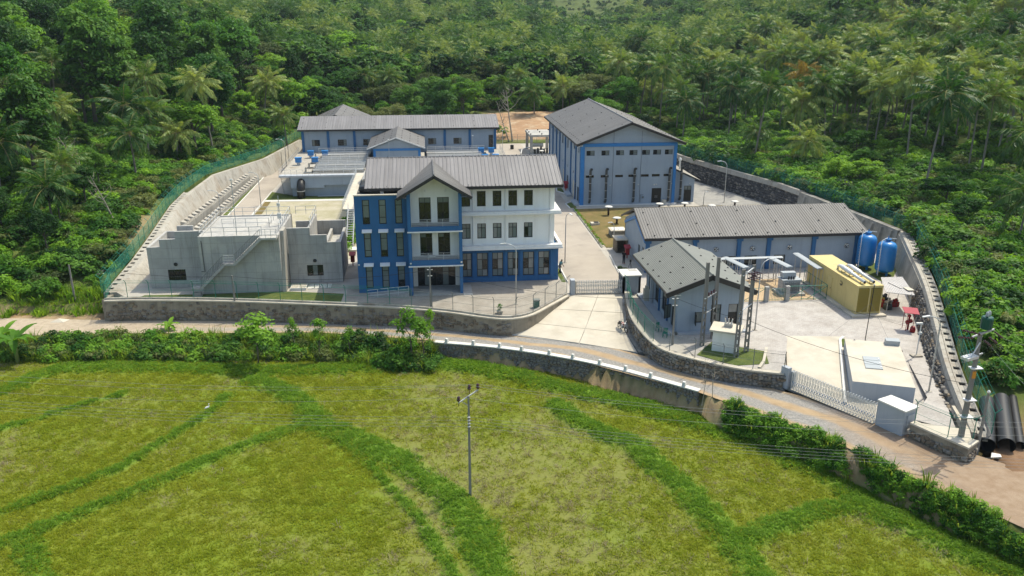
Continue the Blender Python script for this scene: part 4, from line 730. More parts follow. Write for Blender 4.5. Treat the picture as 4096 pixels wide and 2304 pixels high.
window(cb, front(96.2), -30.3, -28.3, .85, 2.2, 3, (), pm=(GLASS,)); window(cb, front(96.4), -14.4, -12.5, .85, 2.2, 3, (), pm=(GLASS, GLASSG, GLASS))
for x, y, z in ((-29.3, 96.2, 2.85), (-13.4, 96.4, 2.75)):
    v = MB(); v.lathe((0, 0, 0), [(.2, 0), (.22, .1), (.17, .16), (.1, .1), (.03, .12)], 14); me = v.mesh('fan_outlet', (0, 0, 0), True); me.materials.append(BLACK); inst('fan_outlet', me, cb, (x, y+.02, z), (math.pi/2, 0, 0))
MB().tube([(-25.4, 93.4, 6.3), (-25.35, 93.4, 2.7), (-25.75, 93.4, 2.7)], .04, 6).build('pipe', PIPED, cb)
railing(MB(), [(-25.6, 93.6, 6.75), (-18.7, 93.6, 6.75)], 1, (1, .5), 1.5, .03).build('deck_railing', STEEL, cb); railing(MB(), [(-25.6, 93.6, 6.75), (-25.6, 103.6, 6.75), (-17, 103.6, 6.75), (-17, 95, 6.75)], 1, (1, .5), 1.5, .03).build('deck_railing', STEEL, cb); railing(MB(), [(-16.3, 103.6, 6.75), (-13.8, 103.6, 6.75), (-13.8, 97, 6.75)], 1, (1, .5), 1.5, .03).build('deck_railing', STEEL, cb); railing(MB(), [(-24, 98, 6.66), (-18.6, 98, 6.66), (-18.6, 101, 6.66)], 1, (1, .5), 1.5, .03).build('hatch_railing', STEEL, cb)
st = MB().box(-.45, .45, -.02, .02, 0, .02)
fl = MB()
for (xa, za, xb, zb, n) in ((-25.8, 1.0, -22.95, 3.8, 14), (-21.8, 3.8, -18.7, 6.7, 15)):
    for k in range(n): x = xa+(xb-xa)*(k+.5)/n; z = za+(zb-za)*(k+1)/n; MB().box(x-.12, x+.12, 92.45, 93.46, z-.06, z).build('step', CONC, cb)
    for y in (92.42, 93.4): MB().bar((xa, y, za-.1), (xb, y, zb-.12), .06, .3).build('stringer', CONC, cb)
    rl = MB(); railing(rl, [(xa, 92.45, za), (xb, 92.45, zb)], 1.0, (1, .12), .26, .022); rl.build('stair_railing', GREYST, cb)
for (xa, xb, z) in ((-26.85, -25.8, 1.0), (-22.95, -21.8, 3.8), (-18.7, -16.9, 6.7)):
    MB().box(xa, xb, 92.4, 93.49, z-.22, z).build('landing', CONC, cb); railing(MB(), [(xa, 92.45, z), (xb, 92.45, z)], 1, (1, .7, .4), .6, .025).build('landing_railing', STEEL, cb)
MB().bar((-26.2, 92.9, .15), (-26.2, 91.9, .0), .9, .16).box(-26.7, -25.8, 92.2, 92.8, 0, .5).build('foot_step', CONCD, cb)
for x0, x1, y0, y1 in ((-16.1, -14.3, 93.6, 95.3),): 
    hs = thing('hatch_slab', 'pale concrete hatch slab on the grass beside the concrete building', 'hatch', (-15.2, 94.4, 0)); MB().box(x0, x1, y0, y1, 0, .28).build('slab', WHITEC, hs)
    for k in range(2): MB().box(x0+.1+k*.85, x0+.87+k*.85, y0+.1, y1-.1, .284, .31).build('cover', CONCL, hs)
for k, x in enumerate((-13.4, -12.8, -11.9)): tag(MB().tube([(x, 94.2, 0), (x, 94.2, .55)], .045, 8).build('standpipe', GREYST), ('left', 'middle', 'right')[k]+' one of three short dark standpipes on the front lawn', 'pipe', 'standpipes on the front lawn')
ST('standpipe_slab', [(-14.2, 94), (-11.5, 94), (-11.5, 95.6), (-14.2, 95.6)], .04, WHITEC)
mt = thing('sensor_mast', 'thin mast with white sensor boxes on the concrete building roof', 'mast', (-17.4, 98.5, 6.7)); MB().tube([(-17.4, 98.5, 6.65), (-17.4, 98.5, 10.2)], .045, 6).build('pole', STEEL, mt); MB().box(-17.62, -17.18, 98.2, 98.45, 7.5, 8.15).build('control_box', WHITEC, mt); MB().box(-17.6, -17.25, 98.3, 98.6, 9.0, 9.35).build('sensor_box', WHITEC, mt)
# ------------------------------------------------------------------ filter tank with deck, channels, rails
DK = 3.8
ft = thing('filter_tank', 'long grey filter tank with railed concrete deck and water channels', 'water tank', (-4, 157, 0))
mb = MB(); wall(mb, front(146), -23.2, 15, 0, 2.0, th=.3); wall(mb, leftf(-23.2), 146.3, 170, 0, 3.5, th=.3); wall(mb, rightf(15), 146.3, 170, 0, 3.5, th=.3); mb.build('lower_wall', GREY, ft); MB().box(-23.3, 15.1, 145.3, 146.0, 2.0, 3.5).box(-23.3, -17.6, 145.3, 146.0, 1.55, 2.0).build('upper_band', GREY, ft)
MB().box(-25.2, 15.4, 145, 146.4, 3.5, DK).build('deck_edge', GREYL, ft)
mb = MB(); mb.box(-25.2, -21.2, 146.4, 170.3, 3.5, DK); mb.box(12.2, 15.4, 146.4, 170.3, 3.5, DK); mb.box(-10.8, .3, 146.4, 156, 3.5, DK)
ROWS = [(146.9, 150.6), (151.5, 155.2), (156.1, 160.4), (161.3, 166.6)]
yy = 146.4
for a, b in ROWS: mb.box(-21.2, -10.8, yy, a, 3.5, DK); mb.box(.3, 12.2, yy, a, 3.5, DK); yy = b
mb.box(-21.2, -10.8, yy, 170.3, 3.5, DK); mb.box(.3, 12.2, yy, 170.3, 3.5, DK); mb.build('deck', CONCW, ft)
WTR = M('dark_channel_water', (.03, .035, .03), .15, .2, 1)
MB().box(-21.2, 12.2, 146.9, 166.8, 2.6, 2.9).build('channel_water', WTR, ft)
for side, (x0, x1) in (('l', (-19.5, -10.9)), ('r', (.4, 10.8))):
    for a, b in ROWS:
        for k in range(3): y = a+.6+k*(b-a-1.2)/2; MB().bar((x0, y, DK-.15), (x1, y, DK-.15), .28, .35).build('trough', CONCD, ft)
        railing(MB(), [(x0, a, DK), (x1, a, DK)], 1, (1, .5), 1.7, .03).build('channel_railing', STEELL, ft); railing(MB(), [(x0, b, DK), (x1, b, DK)], 1, (1, .5), 1.7, .03).build('channel_railing', STEELL, ft)
        pr = MB()
        for k in range(4): y = a+.35+k*(b-a-.7)/3; pr.tube([(x0, y, DK+.55), (x1, y, DK+.55)], .07, 6)
        pr.build('air_pipes', STEELL, ft)
        MB().box(x0-1.7, x0-.5, a+.3, b-.4, DK, DK+.25).box(x0-1.5, x0-1.2, a+.4, a+.7, DK+.25, DK+1.0).build('valve_stand', CONCW, ft)
railing(MB(), [(-25.1, 145.1, DK), (-12.1, 145.1, DK)], 1, (1, .5), 1.0, .025).build('edge_railing', STEEL, ft); railing(MB(), [(-25.1, 145.1, DK), (-25.1, 170, DK)], 1, (1, .5), 1.6, .025).build('edge_railing', STEEL, ft); railing(MB(), [(15.3, 145.1, DK), (15.3, 170, DK)], 1, (1, .5), 1.6, .025).build('edge_railing', STEEL, ft); railing(MB(), [(-21, 168.5, DK), (-10.8, 168.5, DK)], 1, (1, .5), 1.6, .03).build('edge_railing', STEELL, ft); railing(MB(), [(.5, 168.5, DK), (12, 168.5, DK)], 1, (1, .5), 1.6, .03).build('edge_railing', STEELL, ft)
sl_ = MB()
for k in range(13): sl_.box(-25.1, -23.6, 145.2+.0, 145.45, .3*k, .3*k+.06)
ps = thing('steel_stair', 'narrow steel stair at the left corner of the filter tank', 'stair', (-24.3, 146, 0))
for k in range(13): MB().box(-24.9, -23.5, 147.9-k*.2, 148.15-k*.2, .27*k+.2, .27*k+.25).build('tread', STEEL, ps)
for x in (-24.95, -23.45): MB().bar((x, 148.1, .1), (x, 145.5, 3.6), .05, .2).build('stringer', STEEL, ps)
bp = thing('elbow_pipe', 'huge black elbow pipe entering the ground before the filter tank', 'pipe', (-21.6, 144.6, 0)); MB().tube([(-21.5, 146, 2.6), (-21.5, 145.5, 2.62), (-21.5, 144.95, 2.45), (-21.5, 144.5, 2.05), (-21.5, 144.3, 1.5), (-21.5, 144.3, 0)], .68, 16).build('pipe', BLACK, bp, True); MB().tube([(-21.5, 144.3, 1.25), (-21.5, 144.3, 1.35)], .76, 16).build('flange', STEEL, bp); MB().tube([(-18.8, 145, .15), (-11, 145, .15)], .09, 6).build('branch_pipe', STEEL, bp)
me = MB().box(-.55, .55, -.4, .4, .0, .75).mesh('body', (0, 0, 0), False); me.materials.append(TANKB); me2 = MB().box(-.62, .62, -.47, .47, .75, .9).mesh('lid', (0, 0, 0), False); me2.materials.append(TANKB); me3 = MB().box(-.3, .3, -.3, .3, -.5, 0).mesh('stand', (0, 0, 0), False); me3.materials.append(STEEL)
for k, (x, y) in enumerate(((-21.9, 163.2), (-19.2, 163.2), (-23.2, 155.6), (-20.2, 155.6), (11.0, 163.2), (13.0, 163.2), (11.2, 155.6), (13.2, 155.6))):
    t = thing('valve_actuator', ('left' if k < 4 else 'right')+' end of filter deck: '+('outer' if (k % 2 == 0) == (k < 4) else 'inner')+' blue actuator box in the '+('far' if k % 4 < 2 else 'near')+' row', 'actuator', (x, y, DK), 'blue actuator boxes on the filter deck')
    inst('body', me, t, (x, y, DK+.5)); inst('lid', me2, t, (x, y, DK+.5)); inst('stand', me3, t, (x, y, DK+.5))
# ------------------------------------------------------------------ gallery building at the back
bb = thing('gallery_building', 'long low grey building with blue columns behind the filter deck', 'building', (-5, 175, 0))
F170 = front(170.4); bw = [(-22.5, -20.9), (-17.35, -15.6), (-12.3, -11), (.73, 2.36), (5.87, 7.5)]; bhs = [(a, b, 4.95, 6.2) for a, b in bw]+[(13.05, 13.95, 4.15, 6.7)]
mb = MB(); wall(mb, F170, -24.4, 14.6, 0, 8.3, bhs); wall(mb, leftf(-24.4), 170.65, 181, 0, 8.3); wall(mb, rightf(14.6), 170.65, 181, 0, 8.3); wall(mb, backf(181), -24.4, 14.6, 0, 8.3); mb.mprism(leftf(-24.4), [(170.4, 8.3), (181, 8.3), (175.7, 10)], 0, .2); mb.mprism(rightf(14.6), [(170.4, 8.3), (181, 8.3), (175.7, 10)], 0, .2); mb.build('wall', GREY, bb)
for x in (-24.42, -19.45, -14.25, 3.85, 8.95, 14.12): MB().box(x, x+.5, 170.2, 170.398, 3.8, 7.95).build('column', BLUE, bb)
MB().box(-24.42, 14.62, 170.22, 170.395, 7.95, 8.3).build('band', BLUE, bb)
for k, (a, b, c, d) in enumerate(bhs[:-1]): window(bb, F170, a, b, c, d, 3, (.33, .66), pm=(GLASS, GLASS, GLASSG) if k else (GLASSG, GLASS, GLASS), fw=.05)
window(bb, F170, 13.05, 13.95, 4.15, 6.7, 1, (), pm=(GLASS,), name='door')
rb = roof_sheet(MB(), (-25.1, 169.7, 8.3), (15.2, 169.7, 8.3), (-25, 175.7, 10.25), (15.1, 175.7, 10.25), 80, h=.05).build('roof', ROOF, bb); roof_sheet(MB(), (15.2, 181.7, 8.3), (-25.1, 181.7, 8.3), (15.1, 175.7, 10.25), (-25, 175.7, 10.25), 80).build('back_roof', ROOF, bb); MB().box(-25.1, 15.2, 169.62, 169.7, 7.98, 8.29).build('fascia', DARK, bb)
brackets(bb, [(x, 170.6+j*2.1, 8.6+j*.68) for x in (-24.3, -19.6, -14.6, -10.0, -2.6, .9, 6.0, 10.2, 14.6) for j in range(3)])
mb = MB(); wall(mb, front(156.2), -9.5, -.85, 3.4, 6.6, [(-6, -4.4, 3.9, 4.9)]); wall(mb, leftf(-9.5), 156.45, 170.4, 3.4, 6.6); wall(mb, rightf(-.85), 156.45, 170.4, 3.4, 6.6); mb.mprism(front(156.2), [(-9.5, 6.6), (-.85, 6.6), (-5.2, 8.2)], 0, .2); mb.build('porch_wall', GREY, bb)
window(bb, front(156.2), -6, -4.4, 3.9, 4.9, 2, (), pm=(GLASS,)); MB().box(-9.55, -.8, 156.08, 156.196, 6.05, 6.45).box(-9.55, -9.1, 156.08, 156.196, 3.8, 6.05).box(-1.25, -.8, 156.08, 156.196, 3.8, 6.05).build('porch_band', BLUE2, bb)
roof_sheet(MB(), (-10.6, 155.5, 6.65), (-10.6, 174, 6.65), (-5.25, 155.5, 8.66), (-5.25, 176, 8.66), 34, h=.02).build('porch_roof', ROOF2, bb); roof_sheet(MB(), (.05, 174, 6.65), (.05, 155.5, 6.65), (-5.25, 176, 8.66), (-5.25, 155.5, 8.66), 34, h=.02).build('porch_roof', ROOF2, bb)
mb = MB(); mb.bar((-10.65, 155.44, 6.52), (-5.23, 155.44, 8.54), .08, .2); mb.bar((.1, 155.44, 6.52), (-5.27, 155.44, 8.54), .08, .2); mb.build('barge_board', TRIM, bb)
brackets(bb, [(-5.25+s*(1.0+1.5*j), 157+i*3.0, 8.66-(1.0+1.5*j)*.377+.02) for s in (-1, 1) for j in range(3) for i in range(5)], math.pi/2)
pb = thing('rear_building', 'small grey roofed building half hidden behind the gallery', 'building', (-19, 195, 0)); MB().box(-24.8, -13.2, 185, 204, 0, 6.9).build('wall', GREY, pb); MB().add([(-24.8, 185, 6.9), (-13.2, 185, 6.9), (-19, 185, 9.2), (-24.8, 204, 6.9), (-13.2, 204, 6.9), (-19, 204, 9.2)], [(0, 1, 2), (5, 4, 3)]).build('gable', GREY, pb)
roof_sheet(MB(), (-25.6, 184, 6.75), (-25.6, 205, 6.75), (-19, 184, 9.55), (-19, 205, 9.55), 30, h=.02).build('roof', ROOF2, pb); roof_sheet(MB(), (-12.4, 205, 6.75), (-12.4, 184, 6.75), (-19, 205, 9.55), (-19, 184, 9.55), 30, h=.02).build('roof', ROOF2, pb); brackets(pb, [(-19+s*(1.2+1.7*j), 187+i*3.4, 9.55-(1.2+1.7*j)*.424+.02) for s in (-1, 1) for j in range(3) for i in range(5)], math.pi/2)
# ------------------------------------------------------------------ tall chemical house
tb = thing('process_building', 'tall grey blue industrial hall with dark gable roof and vertical pipes', 'building', (33.4, 150, 0))
F133 = front(133.8); L25 = leftf(25.5); TW = [(26.28, 27.64), (28.78, 30.1), (31.22, 32.54), (33.46, 34.8), (35.57, 36.9), (37.44, 38.78), (39.42, 40.74)]
th_ = [(a, b, 8.26, 9.08) for a, b in TW]+[(a, b, 4.6, 5.02) for a, b in TW]+[(37.55, 39.2, .15, 2.65)]
mb = MB(); wall(mb, F133, 25.5, 41.4, 0, 10.3, th_); mb.mprism(F133, [(25.5, 10.3), (41.4, 10.3), (33.45, 13.35)], 0, .2); mb.build('front_wall', GREY, tb)
lw_ = []
for y0, y1, z0, z1 in ((152.3, 153.6, 7.4, 9.1), (149.9, 150.9, 7.4, 9.1), (146.7, 147.8, 7.4, 9.1), (143.6, 144.6, 7.4, 9.1), (140.2, 141.3, 8.3, 9.1), (138.9, 139.9, 8.3, 9.1), (136.2, 136.9, 8.3, 9.1), (134.5, 135.2, 8.4, 9.1), (161.9, 162.9, 8.2, 9.1), (158.4, 159.2, 8.2, 9.1), (166, 167, 8.3, 9.1), (164.6, 165.3, 8.2, 9.1), (140.7, 141.2, 6.6, 7.1), (134.9, 135.6, 6.5, 7.0), (152, 152.7, 4, 4.5), (146.8, 147.5, 4, 4.5), (140.8, 141.5, 4, 4.5), (135.1, 135.8, 4, 4.5)): lw_.append((y0, y1, z0, z1))
ld = [(146.2, 147.8, .15, 2.6), (135.7, 137.2, .15, 2.6), (144.0, 144.8, 1.2, 2.75)]
mb = MB(); wall(mb, L25, 134.05, 169, 0, 10.3, lw_+ld); wall(mb, rightf(41.4), 134.05, 169, 0, 10.3); wall(mb, backf(169), 25.5, 41.4, 0, 10.3); mb.mprism(backf(169), [(25.5, 10.3), (41.4, 10.3), (33.45, 13.35)], 0, .2); mb.build('side_wall', GREY, tb)
for a, b, c, d in th_[:-1]: window(tb, F133, a, b, c, d, 1 if c < 6 else 2, () if c < 6 else (.5,), pm=(GLASS, GLASSG) if c > 6 else (GLASS,), fw=.045)
window(tb, F133, 37.55, 39.2, .15, 2.65, 2, (), pm=(FRAME,), name='double_door')
for x in (38.2, 38.5): MB().tube([(x, 133.86, 1.0), (x, 133.86, 1.4)], .025, 5).build('door_handle', STEELL, tb)
for a in lw_: window(tb, L25, *a, 1, (.5,) if a[3]-a[2] > 1 else (), fw=.05)
for a in ld: window(tb, L25, *a, 1, (.7,), name='door')
for y0, y1 in ((138.4, 141), (149.3, 151.5)):
    MB().box(25.4, 25.497, y0, y1, .1, 2.95).build('roller_shutter', CONCL, tb)
for y in (134.05, 138.4, 143.2, 149.1, 155.4, 159.4, 164, 168.6): MB().box(25.28, 25.497, y, y+.3, 0, 9.7).build('downpipe_column', BLUE, tb)
MB().box(25.3, 25.49, 134.35, 168.6, 9.72, 9.9).build('side_band', BLUE, tb)
MB().box(25.45, 41.45, 133.62, 133.797, 9.72, 10.25).build('front_band', BLUE2, tb); MB().box(25.3, 25.95, 133.62, 133.797, 0, 9.72).build('corner_column', BLUE2, tb); MB().box(40.95, 41.45, 133.62, 133.797, 0, 9.72).build('corner_column', BLUE2, tb)
for x in (30.75, 35.45): MB().box(x, x+.04, 133.77, 133.797, .3, 12.2).build('control_joint', PIPED, tb)
def vpipe(par, x, y, zb=.62, zt=6.05):
    p = MB().tube([(x, y+.75, zb-.1), (x, y+.25, zb-.08), (x, y+.04, zb+.12), (x, y, zb+.4), (x, y, zt-.4), (x, y-.05, zt-.1), (x+.05, y-.2, zt+.08), (x+.1, y-.5, zt+.12)], .2, 10, True).build('exhaust_pipe', PIPED, par, True)
    MB().tube([(x+.1, y-.5, zt+.12), (x+.105, y-.53, zt+.122)], .17, 10).build('pipe_mouth', BLACK, p)
    for z in (1.2, 2.5, 3.8, 5.1): MB().tube([(x, y, z), (x, y, z+.05)], .222, 10).build('clamp', STEELL, p)
for x in (26.95, 29.62, 34.35, 40.3): vpipe(tb, x, 133.3)
for x, z in ((30.4, 3.3), (35.2, 3.35), (40.85, 3.4), (37.9, 3.25), (38.3, 3.3)): inst('wall_lamp', LMPM, tb, (x, 133.79, z), (math.pi/2, 0, 0))
MB().box(39.3, 39.95, 133.0, 133.7, 0, .75).build('pump_box', CONCL, tb); MB().tube([(35.6, 133.7, .3), (35.6, 133.7, 1.6), (36.1, 133.7, 1.6)], .04, 6).box(35.9, 36.2, 133.6, 133.78, 1, 1.3).build('meter_pipe', GREYST, tb); railing(MB(), [(37.2, 132.4, 0), (41.5, 132.5, 0)], .35, (1, .3), 1.4, .03).build('low_rail', STEELL, tb)
MB().box(25.2, 41.7, 132.9, 133.795, .0, .07).build('apron', WHITEC, tb)
for y in (142.4, 135.2): MB().box(24.4, 25.3, y-1.6, y+1.8, .0, .35).build('door_step', GREYL, tb)
RY0, RY1 = 132.7, 170.2
r1 = roof_sheet(MB(), (24.5, RY0, 10.35), (24.5, RY1, 10.35), (33.45, RY0, 13.75), (33.45, RY1, 13.75), 70, h=.02).build('roof', ROOF2, tb); roof_sheet(MB(), (42.5, RY1, 10.35), (42.5, RY0, 10.35), (33.45, RY1, 13.75), (33.45, RY0, 13.75), 70, h=.02).build('roof', ROOF2, tb); MB().tube([(33.45, RY0-.02, 13.78), (33.45, RY1, 13.78)], .12, 6).build('ridge_cap', ROOF, r1)
mb = MB(); mb.bar((24.4, RY0-.06, 10.12), (33.48, RY0-.06, 13.56), .1, .4); mb.bar((42.6, RY0-.06, 10.12), (33.42, RY0-.06, 13.56), .1, .4); mb.box(24.4, 24.48, RY0, RY1, 10.05, 10.36); mb.build('fascia', DARK, tb); mb = MB(); mb.box(24.6, 25.5, RY0+.05, 133.6, 10.0, 10.06); mb.box(41.45, 42.4, RY0+.05, 133.6, 10.0, 10.06); mb.build('soffit', WHITE, tb)
SLP = 3.4/8.97
brackets(tb, [(33.45+s*(1.4+1.9*j), RY0+1.2+i*4.1, 13.75-(1.4+1.9*j)*SLP+.02) for s in (-1, 1) for j in range(4) for i in range(9) if (i+j) % 2 == 0], math.pi/2, .9)
brackets(tb, [(24.5+.7, RY0+.8+i*1.7, 10.35+.7*SLP+.02) for i in range(22)], math.pi/2, .8); brackets(tb, [(42.5-d, RY0+.8+i*1.7, 10.35+d*SLP+.02) for i in range(22) for d in (.7, 2.2)], math.pi/2, .8)
ax = thing('annex', 'small grey lean-to annex with pale sloping roof on the tall hall', 'building', (43.2, 142, 0)); F134 = front(134.5)
mb = MB(); wall(mb, F134, 41.45, 45.05, 0, 3.9, [(43.3, 44.6, .12, 2.8)]); mb.mprism(F134, [(41.45, 3.9), (45.05, 3.9), (41.45, 5.55)], 0, .2); wall(mb, rightf(45.05), 134.75, 150, 0, 3.9); mb.build('wall', GREY, ax); window(ax, F134, 43.3, 44.6, .12, 2.8, 2, (.72,), pm=(FRAME, FRAME, GLASSG, GLASSG), name='double_door'); roof_sheet(MB(), (45.9, 150, 3.8), (45.9, 134, 3.8), (41.45, 150, 5.85), (41.45, 134, 5.85), 30, h=.02).build('roof', CONCW, ax); vpipe(ax, 42.55, 134.0)
vn = MB().tube([(43.1, 137, 4.9), (43.1, 137, 6.6)], .16, 10); vn.lathe((43.1, 137, 6.6), [(.28, 0), (.3, .25), (.16, .5), (.02, .55)], 10); vn.build('roof_vent', STEELL, ax); inst('wall_lamp', LMPM, ax, (44.2, 134.48, 3.2), (math.pi/2, 0, 0))
# ------------------------------------------------------------------ workshop
wk = thing('workshop', 'long grey workshop with blue columns, wall fans and ribbed metal roof', 'building', (40, 102, 0)); F96 = front(96.3); wh = [(36.4, 38.6, .5, 1.75), (39.4, 41.0, .5, 1.75), (43.2, 44.7, .5, 1.75)]
mb = MB(); wall(mb, F96, 26.65, 54.1, 0, 4.4, wh); wall(mb, leftf(26.65), 96.55, 107.2, 0, 4.4, [(98.9, 99.9, .9, 2.7), (97.0, 97.9, .9, 2.9)]); wall(mb, rightf(54.1), 96.55, 107.2, 0, 4.4); wall(mb, backf(107.2), 26.65, 54.1, 0, 4.4); mb.mprism(leftf(26.65), [(96.3, 4.4), (107.2, 4.4), (101.75, 6.5)], 0, .2); mb.mprism(rightf(54.1), [(96.3, 4.4), (107.2, 4.4), (101.75, 6.5)], 0, .2); mb.build('wall', GREY, wk)
for a in wh: window(wk, F96, *a, 3, (.5,), pm=(GLASS, GLASSG))
window(wk, leftf(26.65), 98.9, 99.9, .9, 2.7, 2, (.5,), pm=(GLASSG, GLASS, GLASSW)); window(wk, leftf(26.65), 97.0, 97.9, .9, 2.9, 1, (), pm=(GLASSW,))
for x in (26.6, 32.6, 38.25, 42.1, 47.95, 53.6): MB().box(x, x+.5, 96.06, 96.297, 0, 4.1).build('column', BLUE, wk); MB().box(x-.15, x+.65, 95.9, 96.05, 3.75, 4.2).build('gutter_box', BLUE, wk)
MB().box(26.6, 54.12, 96.1, 96.296, 4.1, 4.38).build('band', BLUE, wk); mb = MB(); mb.bar((26.56, 96.5, 3.85), (26.56, 101.75, 5.75), .1, .35); mb.bar((26.56, 107, 3.85), (26.56, 101.75, 5.75), .1, .35); mb.build('gable_band', BLUE2, wk)
for x in (35.6, 40.3, 45.1, 52.6):
    f = MB(); n = 18; f.tube([(x, 96.1, 2.72), (x, 96.29, 2.72)], .3, n, False); fo_ = f.build('wall_fan', STEELL, wk); b_ = MB()
    for k in range(4): a = k*math.pi/2+.4; b_.add([(x, 96.17, 2.72), (x+.27*math.cos(a), 96.13, 2.72+.27*math.sin(a)), (x+.27*math.cos(a+.8), 96.22, 2.72+.27*math.sin(a+.8))], [(0, 1, 2)])
    b_.build('fan_blades', STEELL, fo_); MB().tube([(x, 96.27, 2.72), (x, 96.285, 2.72)], .29, n).build('fan_back', BLACK, fo_)
wr = roof_sheet(MB(), (26.3, 95.5, 4.55), (54.95, 95.5, 4.55), (26.4, 101.8, 6.9), (54.5, 101.8, 6.9), 84, h=.05).build('roof', ROOFX, wk); roof_sheet(MB(), (54.95, 108.1, 4.55), (26.3, 108.1, 4.55), (54.5, 101.8, 6.9), (26.4, 101.8, 6.9), 84).build('back_roof', ROOFX, wk); MB().box(26.3, 54.95, 95.42, 95.495, 4.22, 4.56).bar((26.26, 95.45, 4.4), (26.36, 101.8, 6.76), .07, .24).bar((26.26, 108.1, 4.4), (26.36, 101.8, 6.76), .07, .24).build('fascia', DARK, wk)
wroof = lambda y: 4.55+(y-95.5)*2.35/6.3+.05
brackets(wk, [(27.6+i*2.05, 95.95, wroof(95.95)) for i in range(14)]); brackets(wk, [(x, y, wroof(y)) for x in (27.3, 33.5, 39.6, 43.8, 49.5, 54.1) for y in (98.2, 100.7)])
hb = MB().box(24.9, 26.6, 104.2, 107.4, 0, 1.85)
ch = thing('storage_shelter', 'open brick sided box shelter with white slab beside the workshop gable', 'shelter', (25.9, 106, 0)); MB().box(25.1, 26.6, 105.2, 107.2, 0, .1).box(25.1, 25.25, 105.2, 107.2, .1, 1.75).box(26.45, 26.6, 105.2, 107.2, .1, 1.75).box(25.25, 26.45, 107.05, 107.2, .1, 1.75).build('wall', STONEB, ch); MB().box(24.95, 26.64, 104.9, 107.35, 1.75, 1.9).build('roof', CONCL, ch); MB().box(25.4, 26.1, 105.6, 106.6, 1.904, 1.92).build('cover', TRAFO, ch)
cc = thing('chamber', 'low rectangular concrete chamber with white covers on brown lawn', 'chamber', (27, 113.6, .2)); MB().box(26.1, 28.2, 112.6, 114.6, .1, 1.0).build('wall', CONCD, cc); MB().box(25.98, 28.3, 112.5, 114.7, 1.0, 1.12).build('rim', CONCL, cc); MB().box(26.3, 27.1, 112.8, 114.4, 1.124, 1.16).build('cover', WHITEC, cc); MB().box(27.2, 28.0, 112.8, 114.4, 1.124, 1.16).build('cover', WHITEC, cc)
mm = thing('manhole', 'small concrete manhole with dark open lid on brown lawn', 'manhole', (25, 120.4, .1)); MB().box(24.6, 25.9, 119.9, 120.9, .0, .42).build('frame', CONCL, mm); MB().box(25.1, 25.8, 120, 120.8, .424, .47).build('lid', BLACK, mm)
# mushroom air vents of the buried reservoir
vm = MB().tube([(0, 0, 0), (0, 0, 1.05)], .16, 10).mesh('stem', (0, 0, 0), True); vm.materials.append(M('dark_brown_pipe', (.045, .03, .028), .5)); vc = MB().lathe((0, 0, 1.05), [(.3, -.06), (.62, -.04), (.66, .03), (.5, .11), (.1, .16)], 18).mesh('cap', (0, 0, 0), True); vc.materials.append(WHITEC)
for (x, y, s), d in zip(((28.45, 125.6, 1.25), (28.5, 119.9, .85), (37.45, 128.4, .9), (41.65, 128.4, .9), (50.2, 128.8, .9), (33, 112.2, 1.0), (45.8, 127.2, .7)), ('tallest air vent with pale disc cap on the brown lawn near road', 'short air vent with pale disc cap nearest the concrete chamber', 'disc capped air vent before the double door of the tall hall', 'disc capped air vent before the annex door', 'disc capped air vent at the far right behind the workshop roof', 'disc capped air vent just behind the workshop roof ridge left end', 'low disc capped air vent behind the middle of the workshop ridge')):
    t = thing('air_vent', d, 'vent', (x, y, .25), 'mushroom air vents on the reservoir lawn'); inst('stem', vm, t, (x, y, .25), scale=(1, 1, s)); inst('cap', vc, t, (x, y, .25+1.05*(s-1)))
# red fire cabinets
def firebox(x, y, rot, lab, wx=.5):
    t = thing('fire_cabinet', lab, 'fire cabinet', (x, y, 0), 'red fire cabinets'); p = MB(); p.box(x-wx/2, x+wx/2, y-.25, y+.25, .5, 1.35); p.build('cabinet', RED, t); MB().add([(x-.42, y-.4, 1.4), (x+.42, y-.4, 1.4), (x+.42, y+.4, 1.7), (x-.42, y+.4, 1.7), (x-.42, y-.4, 1.45), (x+.42, y-.4, 1.45), (x+.42, y+.4, 1.75), (x-.42, y+.4, 1.75)], [(3, 2, 1, 0), (4, 5, 6, 7), (0, 1, 5, 4), (1, 2, 6, 5), (2, 3, 7, 6), (3, 0, 4, 7)]).build('roof', PINK, t); MB().box(x-.06, x+.06, y-.06, y+.06, 0, .5).build('leg', RED, t)
firebox(25.95, 102.6, 0, 'red fire cabinet with sloping roof beside the workshop gable wall'); firebox(25.0, 145.5, 0, 'small red fire cabinet on the blue side of the tall hall'); firebox(-9.6, 103.0, 0, 'red fire cabinet between the concrete building and the blue block')
# ------------------------------------------------------------------ guard house
gh = thing('guard_house', 'small grey guard house with mossy grey gable roof between the gates', 'building', (28, 82, 0)); F76 = front(75.85)
gx = [(26.45, 27.3, 1.05, 2.2), (28.05, 29.1, 1.05, 2.95), (29.85, 30.85, .2, 2.95)]; gy = [(76.6, 77.9, .2, 2.5), (79.6, 81.4, .7, 2.7), (82.6, 84.2, .7, 2.7), (85.4, 86.9, .2, 2.7)]
mb = MB(); wall(mb, F76, 24.6, 31.4, 0, 4.35, gx); mb.mprism(F76, [(24.6, 4.35), (31.4, 4.35), (28, 5.8)], 0, .2); wall(mb, leftf(24.6), 76.1, 87.8, 0, 4.35, gy); wall(mb, rightf(31.4), 76.1, 87.8, 0, 4.35); wall(mb, backf(87.8), 24.6, 31.4, 0, 4.35); mb.build('wall', GREY, gh)
window(gh, F76, *gx[0], 1, (), pm=(GLASSG,)); window(gh, F76, *gx[1], 2, (.72,), pm=(GLASS, GLASSG, GLASSG, GLASSG)); window(gh, F76, *gx[2], 1, (.66,), pm=(FRAME, GLASSW), name='door')
